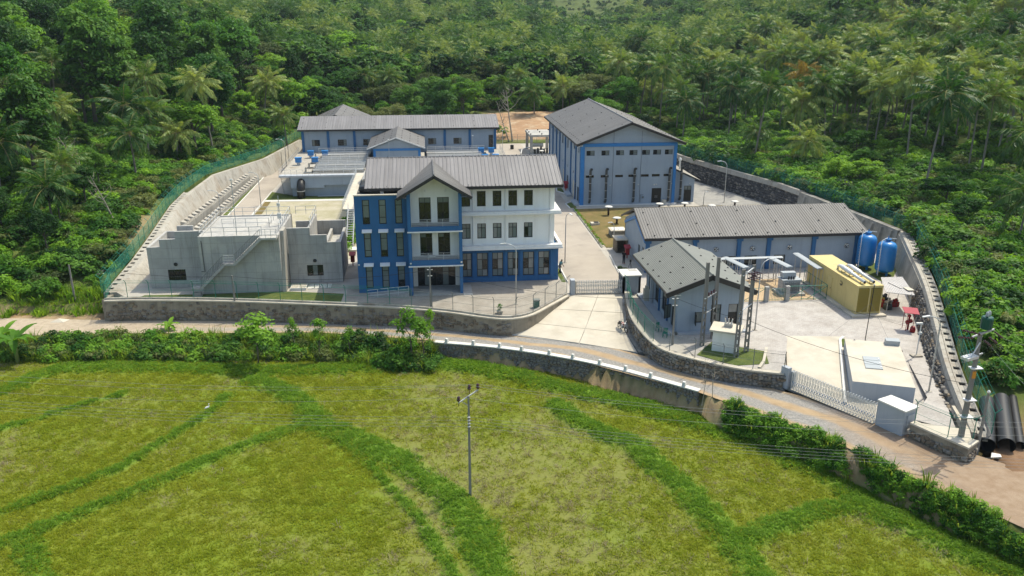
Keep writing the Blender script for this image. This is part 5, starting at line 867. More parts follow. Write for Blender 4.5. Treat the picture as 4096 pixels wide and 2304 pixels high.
for k, a in enumerate(gy): window(gh, leftf(24.6), *a, 2 if k else 1, (.75,), pm=(GLASS, GLASS, GLASSG, GLASSG) if k else (BLACK, GLASS), name='window' if k in (1, 2) else 'door')
for (a0, a1, b, z0, z1, ax_) in ((26.4, 26.95, 75.45, 1.05, 2.2, 'f'), (24.1, 24.6, 78.2, .9, 2.3, 's')):
    m_ = MB(); hx = lambda t, z: (26.45+(-.15)*t, 75.85-.8*t, z) if ax_ == 'f' else (24.58-.7*t, 78.2-.35*t, z)
    for p, q in (((0, z0), (1, z0)), ((0, z1), (1, z1)), ((0, z0), (0, z1)), ((1, z0), (1, z1)), ((.5, z0), (.5, z1))): m_.bar(hx(*p), hx(*q), .06)
    sash = m_.build('open_sash', FRAME, gh); MB().quad(hx(0, z0), hx(1, z0), hx(1, z1), hx(0, z1)).build('pane', GLASSG, sash)
for y in (78.9, 82.0): MB().box(24.45, 24.6, y, y+.22, .2, 4.2).build('blue_downpipe', BLUE, gh)
mb = MB().box(24.3, 31.8, 75.3, 75.845, 0, .2).box(23.6, 24.595, 75.3, 88, 0, .2); mb.build('plinth', GREYL, gh); MB().box(24.2, 24.5, 84.6, 84.9, .2, 4.2).build('porch_post', GREYL, gh); MB().box(23.75, 24.3, 85.2, 85.9, .2, 1.5).box(23.9, 24.25, 85.4, 85.8, 1.5, 1.85).build('porch_counter', CONCL, gh)
def tile_roof(par, e0, e1, r0, r1, n):   # stepped courses of tiles
    e0, e1, r0, r1 = map(Vector, (e0, e1, r0, r1)); nn = (e1-e0).cross(r0-e0).normalized(); nn = nn if nn.z > 0 else -nn; mb = MB()
    for k in range(n):
        a0, a1 = e0.lerp(r0, k/n), e1.lerp(r1, k/n); b0, b1 = e0.lerp(r0, (k+1)/n), e1.lerp(r1, (k+1)/n); o = nn*.06
        mb.quad(a0+o, a1+o, b1+nn*.01, b0+nn*.01); mb.quad(a0-nn*.0, a1, a1+o, a0+o)
    mb.quad(e0-nn*.03, r0-nn*.03, r1-nn*.03, e1-nn*.03); return mb.build('roof', ROOF3, par)
def cross_roof(par, e0, e1, r0, r1, n):   # courses running down the slope
    return roof_sheet(MB(), e0, e1, r0, r1, n, h=.05, w=.5).build('roof', ROOF3, par)
tile_roof(gh, (23.15, 75.0, 4.62), (23.15, 88.7, 4.62), (27.65, 75, 6.3), (27.65, 88.7, 6.3), 26); tile_roof(gh, (32.2, 88.7, 4.62), (32.2, 75, 4.62), (27.65, 88.7, 6.3), (27.65, 75, 6.3), 26)
MB().tube([(27.65, 74.98, 6.33), (27.65, 88.72, 6.33)], .13, 6).build('ridge_cap', ROOF3, gh); mb = MB(); mb.bar((23.05, 74.93, 4.36), (27.68, 74.93, 6.1), .12, .5); mb.bar((32.3, 74.93, 4.36), (27.62, 74.93, 6.1), .12, .5); mb.box(23.06, 23.14, 75, 88.7, 4.4, 4.62); mb.build('barge_board', DARK, gh); MB().box(23.2, 24.6, 75.1, 75.8, 4.3, 4.36).build('soffit', WHITE, gh)
gz = lambda d: 6.3-d*.3733+.06
brackets(gh, [(27.65+s*d, y, gz(d)) for s in (-1, 1) for d, ys_ in ((1.6, (75.5, 79.5, 83.5, 87.6)), (2.9, (75.9, 79.5, 83.5, 88.0)), (4.05, (75.6, 77.6, 79.7, 81.8, 84.0, 86.2))) for y in ys_], 0, 1.1)
# green plastic chairs behind the fence, tripod
def chair(x, y, rz_, lab):
    t = thing('plastic_chair', lab, 'chair', (0, 0, 0), 'green chairs outside the guard house'); MB().box(-.22, .22, -.22, .22, .42, .46).build('seat', GREEN, t); MB().box(-.22, .22, .18, .23, .46, .9).build('backrest', GREEN, t)
    for sx in (-1, 1):
        for sy in (-1, 1): MB().box(sx*.2-.025, sx*.2+.025, sy*.19-.025, sy*.19+.025, 0, .42).build('leg', GREEN, t)
    t.location = (x, y, .01); t.rotation_euler.z = rz_
chair(23.0, 76.6, .4, 'green chair nearest the guard house corner behind the mesh'); chair(23.2, 75.0, -.5, 'green chair beside the fence in front of the other one')
tp = thing('camera_tripod', 'dark camera tripod standing on the path beside the workshop', 'tripod', (25.05, 97.2, 0))
for k in range(3): a = k*2.09+.4; MB().tube([(25.05+.38*math.cos(a), 97.2+.38*math.sin(a), 0), (25.05, 97.2, 1.1)], .025, 6).build('leg', BLACK, tp)
MB().box(24.95, 25.15, 97.1, 97.3, 1.1, 1.4).build('head', BLACK, tp)
for k, (x, y) in enumerate(((23.85, 97.6), (24.3, 95.2))): tag(MB().lathe((x, y, .05), [(.12, 0), (.3, .12), (.34, .3), (.2, .45), (.05, .48)], 9).build('clipped_shrub', M('dark_shrub%d' % k, (.02, .04, .012), .9, .4, 6, bump=1, bscale=20), smooth=True), ('far', 'near')[k]+' small dark round shrub in the gate planter', 'shrub', 'round shrubs in the gate planter')
# ------------------------------------------------------------------ generator container
gc = thing('generator_container', 'yellow generator container with louvred end and two silver exhausts', 'generator', (46.3, 84.5, 0))
X0, X1, Y0, Y1, ZB, ZT = 44.95, 47.75, 78.75, 90.4, .3, 3.3
MB().box(44.4, 48.2, 78.1, 91.0, 0, .22).build('plinth', CONCL, gc); MB().box(X0, X1, Y0, Y1, .22, ZB).build('base_frame', YEL, gc)
mb = MB(); nr = 46; Lr = (Y1-Y0-.2)/nr      # corrugated long sides
for s, X in ((-1, X0), (1, X1)):
    V = []
    for i in range(nr):
        for k, o in ((0, 0), (.25, 0), (.5, .035), (.75, .035)): V.append((Y0+.1+(i+k)*Lr, o))
    V.append((Y1-.1, 0)); n = len(mb.v)
    for y, o in V: mb.v += [(X-s*o, y, ZB), (X-s*o, y, ZT-.02)]
    mb.f += [(n+2*i, n+2*i+2, n+2*i+3, n+2*i+1) for i in range(len(V)-1)]
mb.box(X0, X1, Y1-.1, Y1, ZB, ZT); mb.build('side_panel', YEL, gc)
MB().box(X0-.02, X1+.02, Y0-.02, Y1+.02, ZT-.02, ZT+.05).build('roof_panel', YEL, gc)
mb = MB(); mb.box(X0-.01, X0+.12, Y0-.03, Y0+.1, ZB, ZT-.02); mb.box(X1-.12, X1+.01, Y0-.03, Y0+.1, ZB, ZT-.02); mb.box(X0+.12, X1-.12, Y0-.03, Y0+.1, ZB, ZB+.12); mb.box(X0+.12, X1-.12, Y0-.03, Y0+.1, ZT-.2, ZT-.02); mb.box(46.28, 46.42, Y0-.03, Y0+.1, ZB+.12, ZT-.2); mb.build('end_frame', YEL, gc)
MB().box(X0+.12, X1-.12, Y0+.12, Y0+.16, ZB, ZT-.1).build('end_back', BLACK, gc)
lm = MB().add([(-.54, -.02, -.03), (.54, -.02, -.03), (.54, .08, .045), (-.54, .08, .045), (-.54, -.02, -.045), (.54, -.02, -.045), (.54, .08, .03), (-.54, .08, .03)], [(0, 1, 2, 3), (7, 6, 5, 4), (0, 4, 5, 1), (3, 2, 6, 7)]).mesh('louvre', (0, 0, 0), False); lm.materials.append(YELD)
for c in (45.675, 47.025):
    for k in range(27): inst('louvre', lm, gc, (c, Y0, ZB+.17+k*.096), scale=(1.12, 1, 1))
MB().box(X0-.045, X0-.002, 84.3, 85.3, ZB+.08, 2.5).build('side_door', YEL, gc); MB().box(X0-.06, X0-.045, 84.42, 84.5, 1.2, 1.35).build('door_handle', BLACK, gc)
lg = MB()                                     # round black mark on the side
for k in range(20):
    a0, a1 = R(40+k*15), R(40+(k+1)*15); r0, r1 = .15, .29
    if k in (3, 4): continue
    lg.quad(*[(X0-.03, 82.3+r*math.cos(a), 2.55+r*math.sin(a)) for r, a in ((r0, a0), (r1, a0), (r1, a1), (r0, a1))])
lg.build('side_mark', BLACK, gc)
for k, x in enumerate((45.75, 46.75)):
    e = MB().tube([(x, 84.9, ZT), (x, 84.9, 3.7), (x, 84.6, 3.85), (x, 84.0, 3.87), (x, 82.0, 3.8), (x, 81.9, 3.8), (x, 79.0, 3.68)], [.14, .14, .15, .26, .26, .17, .17], 12, True).build('exhaust', STEELL, gc, True); MB().tube([(x, 79.01, 3.68), (x, 78.98, 3.68)], .14, 12).build('exhaust_mouth', BLACK, e)
    for y in (83.6, 81.9, 79.4): MB().box(x-.3, x+.3, y-.04, y+.04, ZT+.05, ZT+.1).box(x-.25, x-.19, y-.03, y+.03, ZT+.1, 3.62).box(x+.19, x+.25, y-.03, y+.03, ZT+.1, 3.62).build('exhaust_bracket', YELD, gc)
# cable canopies, transformer and its fence
ct = thing('cable_canopy', 'pale sheet metal canopy over cables linking workshop, transformer and generator', 'canopy', (40, 91, 0))
def canopy(pts, w=.75, z=2.75):
    for a, b in zip(pts[:-1], pts[1:]):
        d = Vector((b[0]-a[0], b[1]-a[1], 0)).normalized(); n = Vector((-d.y, d.x, 0)); V = []
        for p in (a, b):
            for o, dz in ((-w/2, -.06), (-w/2, .03), (-w/4, .1), (w/4, .1), (w/2, .03), (w/2, -.06)): V.append((p[0]+n.x*o, p[1]+n.y*o, z+dz))
        MB().add(V, [(i, i+1, i+7, i+6) for i in range(5)]+[(0, 6, 11, 5), (0, 5, 4, 3, 2, 1), (6, 7, 8, 9, 10, 11)]).build('sheet_cover', TRAFO, ct)
        L = math.hypot(b[0]-a[0], b[1]-a[1])
        for k in range(int(L/1.6)+1):
            t = min(1, .12+k*1.6/L)
            for s in (-1, 1): x, y = a[0]+(b[0]-a[0])*t+n.x*s*(w/2-.06), a[1]+(b[1]-a[1])*t+n.y*s*(w/2-.06); MB().tube([(x, y, .0), (x, y, z-.06)], .04, 6).build('post', STEEL, ct)
canopy([(32.4, 92), (42.3, 92)]); canopy([(35.4, 92.4), (36.4, 88)], .85, 2.8); canopy([(40.7, 91.6), (41.4, 87.6)], .85, 2.85); canopy([(44.5, 93), (44.6, 86.6)], .85, 2.85)
tr = thing('transformer', 'grey ground mounted transformer with bushings inside green fence', 'transformer', (41, 86.6, 0))
MB().box(39.6, 42.6, 85.5, 87.9, 0, .3).build('plinth', CONC, tr); MB().box(40.0, 42.1, 86.0, 87.3, .3, 1.75).build('tank', TRAFO, tr); MB().box(39.9, 42.2, 85.9, 87.4, 1.75, 1.85).build('lid', TRAFO, tr); MB().box(40.1, 41.7, 86.5, 87.2, 1.95, 2.55).build('conservator_box', TRAFO, tr)
for k in range(9): MB().box(40.1+k*.22, 40.13+k*.22, 85.7, 86.0, .5, 1.65).build('cooling_fin', TRAFO, tr)
for k in range(3): MB().lathe((40.7+k*.3, 86.15, 1.85), [(.08, 0), (.1, .08), (.06, .12), (.1, .2), (.06, .26), (.08, .34), (.03, .4)], 8).build('bushing', BLACK, tr)
tf = thing('steel_fence', 'green steel fence with concrete pillars and gate round the transformer', 'fence', (39, 84.2, 0))
for x in (37.4, 39.8): MB().box(x-.22, x+.22, 84.0, 84.44, 0, 1.75).build('pillar', CONC, tf)
rl = MB(); railing(rl, [(34.8, 84.2, 0), (37.2, 84.2, 0)], 1.6, (1, .1), .8, .03); rl.tube([(34.8, 84.2, .2), (37.2, 84.2, 1.5)], .03, 5); rl.build('fence_panel', GREEN, tf)
rl = MB(); railing(rl, [(37.65, 84.2, .05), (39.55, 84.2, .05)], 1.4, (1, .12), .17, .02); rl.build('gate_leaf', GREEN, tf); rl = MB(); railing(rl, [(40.05, 84.2, 0), (44.4, 84.2, 0), (44.4, 90, 0)], 1.7, (1, .1), 1.4, .035); rl.tube([(40.05, 84.2, .2), (42.2, 84.2, 1.6)], .035, 5); rl.tube([(42.2, 84.2, .2), (44.4, 84.2, 1.6)], .035, 5); rl.build('fence_panel', GREEN, tf)
# blue pressure tanks
for (x, y, z, lab) in ((54.6, 95.0, 4.15, 'blue upright pressure tank further back, beside the workshop end'), (55.7, 92.3, 3.95, 'nearer blue upright pressure tank beside the retaining wall')):
    t = thing('pressure_tank', lab, 'tank', (x, y, 0), 'blue pressure tanks'); MB().lathe((x, y, .35), [(.5, 0), (1.05, .25), (1.12, .5), (1.12, z-.9), (1.08, z-.55), (.9, z-.25), (.55, z-.08), (.2, z-.03)], 28).build('shell', TANKB, t, True)
    MB().tube([(x, y, z+.3), (x, y, z+.55)], .28, 14).tube([(x, y, z+.55), (x, y, z+.62)], .38, 14).tube([(x, y, z+.62), (x, y, z+.95)], .06, 8).build('top_nozzle', TANKB, t)
    MB().tube([(x-.95, y-.3, z+.5), (x-.1, y, z+.75)], .04, 6).tube([(x+.1, y, z+.7), (x+.95, y-.2, z+.62)], .04, 6).tube([(x-.95, y-.3, z+.5), (x-1.15, y-.6, z+.1), (x-1.3, y-.9, .2)], .05, 6).build('vent_pipe', STEELL, t)
    for k in range(3): a = k*2.09+.5; MB().box(x+.7*math.cos(a)-.1, x+.7*math.cos(a)+.1, y+.7*math.sin(a)-.1, y+.7*math.sin(a)+.1, 0, .6).build('leg', TANKB, t)
    for k in range(10): MB().box(x-1.45, x-1.15, y-.82, y-.78, .4+k*.34, .43+k*.34).build('ladder_rung', STEEL, t)
# scrap shelter, red hydrant stand
sh = thing('scrap_shelter', 'rusty sheet metal lean-to sheltering scrap between generator and wall', 'shelter', (51, 81, 0))
q = [(50.4, 83.9, 2.5), (53.0, 84.0, 2.45), (51.3, 78.5, 2.2), (48.6, 79.5, 2.3)]
roof_sheet(MB(), q[3], q[2], q[0], q[1], 16, h=.03).build('roof', RUST, sh)
for x, y in ((48.9, 79.4), (51.0, 78.7), (52.6, 83.6), (50.4, 83.6)): MB().tube([(x, y, 0), (x, y, 2.3)], .04, 6).build('post', STEEL, sh)
MB().bar((50.3, 82.2, 2.48), (50.8, 80.3, 2.36), .08, .05).build('loose_batten', RUST, sh); MB().box(51.1, 51.8, 79.5, 80.6, 2.36, 2.42).build('loose_panel', CONCL, sh)
for k in range(11):
    x, y = 49.3+random.random()*2.2, 80+random.random()*2.6; s = .25+random.random()*.3; mb = MB(); a = random.random(); mb.obox((x, y, s*.8), (math.cos(a), math.sin(a), 0), (-math.sin(a), math.cos(a), 0), (0, 0, 1), s, s*.7, s*.8); mb.obox((x+.1, y, s*1.9), (math.cos(a+.5), math.sin(a+.5), .3), (-math.sin(a+.5), math.cos(a+.5), 0), (0, 0, 1), s*.6, s*.3, s*.3)
    tag(mb.build('scrap_item', (BLACK, PIPED, YELD, RUST, RED, PIPED)[k % 6]), 'dark piece of machinery scrap heaped under the rusty sheet shelter', 'scrap', 'scrap under the rusty shelter')
hy = thing('hydrant_stand', 'red hydrant pump stand under small red sheet roof by the stone wall', 'hydrant', (48.5, 74.5, 0)); MB().add([(48.0, 75.3, 2.15), (49.3, 74.7, 2.15), (48.8, 73.4, 1.95), (47.6, 74.0, 1.95), (48.0, 75.3, 2.2), (49.3, 74.7, 2.2), (48.8, 73.4, 2.0), (47.6, 74.0, 2.0)], [(3, 2, 1, 0), (4, 5, 6, 7), (0, 1, 5, 4), (1, 2, 6, 5), (2, 3, 7, 6), (3, 0, 4, 7)]).build('roof', PINK, hy)
for x, y in ((48.1, 74.9), (49.0, 74.5), (48.0, 74.1)): MB().tube([(x, y, 0), (x, y, 2.0)], .035, 6).build('post', RED, hy)
MB().tube([(48.4, 74.4, 0), (48.4, 74.4, 1.4)], .1, 8).tube([(48.1, 74.2, .9), (48.7, 74.5, .9)], .22, 10).lathe((48.4, 74.4, 1.4), [(.16, 0), (.16, .2), (.05, .28)], 10).build('hydrant', RED, hy); MB().lathe((48.5, 73.7, 0), [(.25, 0), (.28, .3), (.2, .6), (.05, .65)], 10).build('red_drum', RED, hy)
# buried tank block with hatch
sk = thing('service_tank', 'low pale concrete tank block with grey sides in the paved yard', 'water tank', (39.8, 65, -.8)); SP = [(39.5, 70.3), (44.1, 68.75), (40.15, 59.3), (35.55, 61.1)]
MB().prism(SP, -1.2, .98).build('block', GREYL, sk); MB().prism(SP, .984, 1.0).build('top_screed', CONCL, sk)
u = Vector((.95, -.31, 0)).normalized(); v = Vector((.38, .92, 0)).normalized()
for k in range(3): c = Vector((38.85, 63.7, 1.04))+v*(k*.95); MB().obox(c, u, v, (0, 0, 1), .72, .44, .035).build('hatch_cover', TRAFO, sk); MB().obox(c+u*.6+Vector((0, 0, .05)), u, v, (0, 0, 1), .05, .12, .02).build('hatch_handle', STEELL, sk)
MB().obox((43.3, 68.6, 1.1), u, v, (0, 0, 1), .62, .42, .36).build('valve_box', TRAFO, sk)
kerbm = MB(); kp = [(40.9, 73.1), (40.2, 72.4), (37.9, 67.4), (35.2, 61.4), (34.7, 60.3)]
ribbon(kerbm, kp, -.12, .12, -.9, [.12, .12, -.05, -.4, -.5]); struct(kerbm.build('kerb', WHITEC)); ST('tank_strip_lawn', [(40.4, 72.7), (39.7, 70.9), (44.0, 69.4), (44.4, 70.6)], .06, LAWN)
for k, x in enumerate((41.0, 42.0, 42.3)): tag(MB().tube([(x, 71.4-.3*k, .05), (x, 71.4-.3*k, .35), (x+.15, 71.35-.3*k, .42)], .08, 8).build('stub_pipe', BLACK), ('left', 'middle', 'right')[k]+' small black stub pipe on the grass strip behind tank block', 'pipe', 'stub pipes behind the tank block')
# white kiosk on the lawn
kk = thing('switch_kiosk', 'small white switch kiosk with concrete slab roof and bushings on top', 'kiosk', (28, 71.2, 0)); kd = Vector((.88, -.47, 0)); kn = Vector((.47, .88, 0)); kc = Vector((28.1, 71.35, 0))
MB().obox(kc+Vector((0, 0, 1.05)), kd, kn, (0, 0, 1), 1.15, .95, 1.05).build('wall', WHITE, kk); MB().obox(kc+Vector((0, 0, 2.16)), kd, kn, (0, 0, 1), 1.45, 1.25, .09).build('roof', CONCL, kk); MB().obox(kc+kd*1.16+Vector((0, 0, .95)), kn, kd, (0, 0, 1), .4, .02, .8).build('door', WHITE, kk)
b_ = kc+kn*.25+kd*.1; MB().obox(b_+Vector((0, 0, 2.4)), kd, kn, (0, 0, 1), .38, .28, .2).build('terminal_box', CONC, kk)
for k in range(3):
    for j in range(2): c = b_+kd*(-.25+k*.25)+kn*(-.12+j*.24)+Vector((0, 0, 2.58)); MB().tube([c, c+kd*(-.1+.1*k)+Vector((0, 0, .55))], [.07, .05], 7).build('bushing', INS if j else WHITEC, kk)
ribbon(MB(), [(29.4, 66.2), (30.4, 67.6), (31.9, 70.6)], -.12, .12, 0, .35).build('lawn_edge', CONCL, kk)
# ------------------------------------------------------------------ poles, lamps, wires
def hit(px, py):
    d = ray(px, py); d = d/d[1]; ys_ = np.arange(42, 900, .5); xs_ = d[0]*ys_; zs_ = CAM_H+d[2]*ys_; t = terrain(xs_, ys_); i = np.argmax(zs_ < t); return (float(xs_[i]), float(ys_[i]), float(t[i]))
def zat(px, py, Y): d = ray(px, py); return float(CAM_H+d[2]*Y/d[1])
def lamp(x, y, h, dx, dy, lab, z=0, arm=1.1, grp='street lamps in the compound'):
    t = thing('street_lamp', lab, 'street lamp', (x, y, z), grp); a = [(x, y, z), (x, y, z+h-.9)]
    for k in range(1, 7): q = k/6*math.pi/2; a.append((x+dx*arm*(1-math.cos(q)), y+dy*arm*(1-math.cos(q)), z+h-.9+.9*math.sin(q)))
    MB().tube(a, [.075, .06]+[.045]*6, 8).build('pole', STEEL, t, True); e = a[-1]; MB().obox((e[0]+dx*.3, e[1]+dy*.3, e[2]), (dx, dy, -.1), (-dy, dx, 0), (0, 0, 1), .32, .1, .045).build('lamp_head', STEELL, t); MB().box(x-.2, x+.2, y-.2, y+.2, z, z+.05).build('base_plate', CONCW, t)
lamp(9.5, 86.3, 6.9, -.98, .2, 'curved street lamp standing in the office forecourt'); lamp(17.5, 101.4, 6.7, .3, -.9, 'street lamp on the kerb right of the office'); lamp(-27.4, 138.9, 5.6, -.95, .2, 'street lamp beside the sandy patch on the left road'); lamp(-32.1, 131, 4.4, -.98, 0, 'short curved lamp beside the notched concrete beams'); lamp(-28.4, 173.7, 6, -.98, 0, 'street lamp beside the far end of the left road'); lamp(32.85, 75.9, 7.4, .9, .35, 'curved street lamp beside the guard house in the paved yard'); lamp(50, 133.2, 7.1, -.98, 0, 'tall curved lamp against the dark rubble wall'); lamp(45.9, 131.7, 2.3, .9, 0, 'low garden lamp before the annex', arm=.3); lamp(42.2, 60.5, 6.9, -.98, 0, 'leaning street lamp by the stone wall in the lower yard'); lamp(25.25, 107.6, 3.6, -.9, 0, 'thin lamp beside the slab roofed shelter', arm=.35)
def mastp(x, y, z, h, lab, cat='post', head=True, r=.04, mat=STEEL):
    t = thing('lamp_post', lab, cat, (x, y, z)); MB().tube([(x, y, z), (x, y, z+h)], r, 6).build('pole', mat, t)
    if head: MB().box(x-.14, x+.14, y-.1, y+.1, z+h, z+h+.14).build('floodlight', STEELL, t)
mastp(-21.75, 95, 6.7, 6.1, 'tall thin floodlight pole on the concrete building deck'); mastp(-6.6, 155.2, DK, 4.4, 'white floodlight pole before the gallery porch'); mastp(9.2, 160, DK, 4.2, 'white floodlight pole on the right of the filter deck'); mastp(15.9, 170, 0, 7.5, 'slim pole at the right end of the filter deck'); mastp(-25.6, 160, DK, 3.2, 'black post on the outer edge of the filter deck', head=False, mat=BLACK); mastp(-25.6, 152, DK, 3.0, 'nearer black post on the outer edge of the filter deck', head=False, mat=BLACK)
cv = thing('camera_post', 'white camera post on a concrete foot beside the stone wall', 'camera post', (45.4, 67.8, 0)); MB().box(44.9, 45.9, 67.5, 68.1, 0, .15).build('foot', CONCW, cv); MB().tube([(45.4, 67.8, .15), (45.4, 67.8, 3.3)], .05, 8).build('pole', STEELL, cv); MB().box(44.9, 45.5, 67.7, 67.9, 3.25, 3.4).box(45.25, 45.5, 67.6, 67.8, 2.3, 2.5).build('camera', WHITEC, cv)
def sag(a, b, s, n=14): a, b = Vector(a), Vector(b); return [a.lerp(b, k/n)-Vector((0, 0, 4*s*(k/n)*(1-k/n))) for k in range(n+1)]
def insul(mb, p, s=1.0): mb.lathe(p, [(.05*s, 0), (.1*s, .05*s), (.11*s, .12*s), (.06*s, .16*s), (.1*s, .22*s), (.05*s, .3*s)], 8)
def pole(x, y, z0, z1, lab, w=.24, ext=1.0, cat='utility pole'):
    t = thing('utility_pole', lab, cat, (x, y, z0)); a, b = w/2, w*.32; zb = z0-ext
    MB().add([(x-a, y-a*.8, zb), (x+a, y-a*.8, zb), (x+a, y+a*.8, zb), (x-a, y+a*.8, zb), (x-b, y-b*.8, z1), (x+b, y-b*.8, z1), (x+b, y+b*.8, z1), (x-b, y+b*.8, z1)], [(3, 2, 1, 0), (4, 5, 6, 7), (0, 1, 5, 4), (1, 2, 6, 5), (2, 3, 7, 6), (3, 0, 4, 7)]).build('shaft', POLE, t); return t
fp = pole(2.5, 53.5, FZ, 4.95, 'slender concrete utility pole standing alone in the field', .21, .4); ca, cb_ = Vector((1.75, 52.9, 4.75)), Vector((3.25, 54.3, 5.05))
MB().bar(ca, cb_, .07, .07).bar((2.5, 53.5, 4.2), ca.lerp(cb_, .15), .05).build('crossarm', STEEL, fp); ips = [ca.lerp(cb_, .02)+Vector((0, 0, .1)), ca.lerp(cb_, .55)+Vector((0, 0, .45)), ca.lerp(cb_, .98)+Vector((0, 0, .1))]
for p in ips: mb = MB(); insul(mb, p, 1.3); mb.tube([p-Vector((0, 0, .35)), p], .025, 5); mb.build('insulator', INS, fp)
lvp = [Vector((2.5, 53.42, z)) for z in (3.35, 3.1, 2.85, 2.6)]
for p in lvp: MB().tube([p+Vector((-.1, -.06, 0)), p+Vector((.1, -.06, 0))], .05, 7).build('spool', WHITEC, fp)
eR = [Vector(P(4500, y_, z_)) for y_, z_ in ((1690, 5.6), (1712, 5.4), (1742, 5.2))]; eL = [Vector(P(-500, y_, 5.2)) for y_ in (1455, 1480, 1525)]; lR = [Vector(P(4500, 1850+13*k, 3.4-.25*k)) for k in range(4)]; lL = [Vector(P(-500, 1560+14*k, 3.4-.25*k)) for k in range(4)]
def wires(lab, segs, r=.008, mat=WIRE, s=.5):
    t = MB()
    for a, b, *q in segs: t.tube(sag(a, b, q[0] if q else s), r, 4)
    tag(t.build('overhead_wire', mat), lab, 'wire')
NUM = ('first', 'second', 'third', 'fourth')
for k in range(3): wires('upper line wire, '+('nearest', 'middle', 'farthest')[k]+' of three over the field', [(ips[k]+Vector((0, 0, .35)), eR[::-1][k], .9), (ips[k]+Vector((0, 0, .35)), eL[::-1][k], .9)])
for k in range(4): wires('lower line wire over the field, '+NUM[k]+' from the top of four', [(lvp[k], lR[k], .6), (lvp[k], lL[k], .6)])
bpz = pole(39.8, 52.4, .26, 8.7, 'tall concrete utility pole carrying switchgear beside the yard corner', .36, .3)
MB().bar((38.9, 52.0, 8.55), (41.1, 52.8, 8.75), .1, .12).bar((38.7, 51.9, 6.9), (40.4, 52.6, 6.95), .09).build('crossarm', STEEL, bpz); MB().lathe((40.35, 52.7, 8.85), [(.3, 0), (.42, .06), (.42, .85), (.36, .95), (.1, 1.0)], 14).build('transformer_can', M('dark_green_can', (.01, .07, .05), .4), bpz)
for p in ((40.2, 52.6, 9.85), (40.5, 52.8, 9.85)): mb = MB(); insul(mb, p, 1.2); mb.build('bushing', TRAFO, bpz)
MB().obox((39.0, 52.0, 6.95), (.93, .36, 0), (-.36, .93, 0), (0, 0, 1), .62, .3, .1).bar((38.9, 51.8, 6.95), (39.75, 52.2, 8.0), .07).build('switch_frame', STEELL, bpz)
mb = MB()
for k in range(10):
    a = Vector((38.4+.15*k, 51.6+.07*k, 7.05)); pts = [a, a+Vector((-.5, -.2, .15)), a+Vector((-.8, -.3, .55+.05*(k % 3)))] if k % 2 else [a+Vector((.3, .1, 0)), a+Vector((.1, .5, -.5)), a+Vector((.6, .6, -.6)), a+Vector((.9, .4, 0))]; mb.tube(pts, .014, 4)
mb.build('jumper_cables', WIRE, bpz)
for p, q in (((38.9, 51.9, 8.5), (38.0, 52.3, 8.45)), ((39.6, 52.1, 8.65), (38.7, 52.9, 8.75)), ((39.7, 51.8, 8.35), (39.9, 51.2, 8.1)), ((40.2, 52.0, 8.5), (40.45, 51.4, 8.25)), ((41.0, 52.6, 8.65), (41.3, 52.0, 8.35))):
    mb = MB(); p, q = Vector(p), Vector(q); mb.tube([p.lerp(q, k/10) for k in range(11)], [.03, .1, .04, .1, .04, .1, .04, .1, .04, .1, .03], 7); mb.build('strain_insulator', INS, bpz)
MB().box(39.55, 39.8, 52.05, 52.12, 5.2, 5.75).build('danger_plate', M('orange_plate', (.6, .25, .03), .5), bpz)
for z in (5.9, 3.3, 1.9): MB().box(39.45, 40.3, 52.05, 52.6, z, z+.07).build('pole_band', STEELL, bpz)
wires('left one of three wires running down to the lower right from the big pole', [((39.9, 51.2, 8.1), P(4300, 1720, 7.2), .3)]); wires('middle one of three wires running down to the lower right from the big pole', [((40.45, 51.4, 8.25), P(4300, 1540, 7.5), .3)]); wires('right one of three wires running down to the lower right from the big pole', [((41.3, 52, 8.35), P(4300, 1400, 7.8), .3)])
for k, (a, b) in enumerate((((38.0, 52.3, 8.45), (29.7, 70.3, 8.3)), ((38.35, 52.6, 8.6), (29.3, 70.1, 8.0)), ((38.7, 52.9, 8.75), (28.9, 69.7, 7.7)))): wires('high wire from big pole to the twin poles, '+('lowest', 'middle', 'highest')[k]+' of three', [(a, b, .7)], mat=WIRED)
sp = pole(41.05, 52.0, -.9, 4.0, 'short thin pole beside the black culvert pipes', .2, .4); MB().lathe((41.05, 52, 4.0), [(.1, 0), (.13, .1), (.05, .2)], 8).build('cap', STEELL, sp)
def twin(x, y, z1, lab):
    t = thing('utility_pole', lab, 'utility pole', (x, y, 0)); w, d = .17, .13
    for s in (-1, 1): MB().add([(x+s*w-.05, y-d, -.3), (x+s*w+.05, y-d, -.3), (x+s*w+.05, y+d, -.3), (x+s*w-.05, y+d, -.3), (x+s*w*.62-.04, y-d*.8, z1), (x+s*w*.62+.04, y-d*.8, z1), (x+s*w*.62+.04, y+d*.8, z1), (x+s*w*.62-.04, y+d*.8, z1)], [(3, 2, 1, 0), (4, 5, 6, 7), (0, 1, 5, 4), (1, 2, 6, 5), (2, 3, 7, 6), (3, 0, 4, 7)]).build('flange', POLE, t)
    for k in range(6): MB().box(x-w, x+w, y-d*.7, y+d*.7, .3+k*.75, .55+k*.75).build('web_rung', POLE, t)
    MB().box(x-w*.75, x+w*.75, y-d*.6, y+d*.6, 4.5, z1-.03).build('solid_web', POLE, t); return t
hA = twin(26.15, 72.45, 8.45, 'left front twin flanged pole before the guard house gable'); hB = twin(27.8, 74.15, 8.4, 'taller looking twin flanged pole at the guard house corner with insulators'); hC = twin(28.4, 69.3, 8.65, 'front twin flanged pole beside the white kiosk'); hD = twin(29.85, 70.5, 8.7, 'rear twin flanged pole beside the white kiosk')
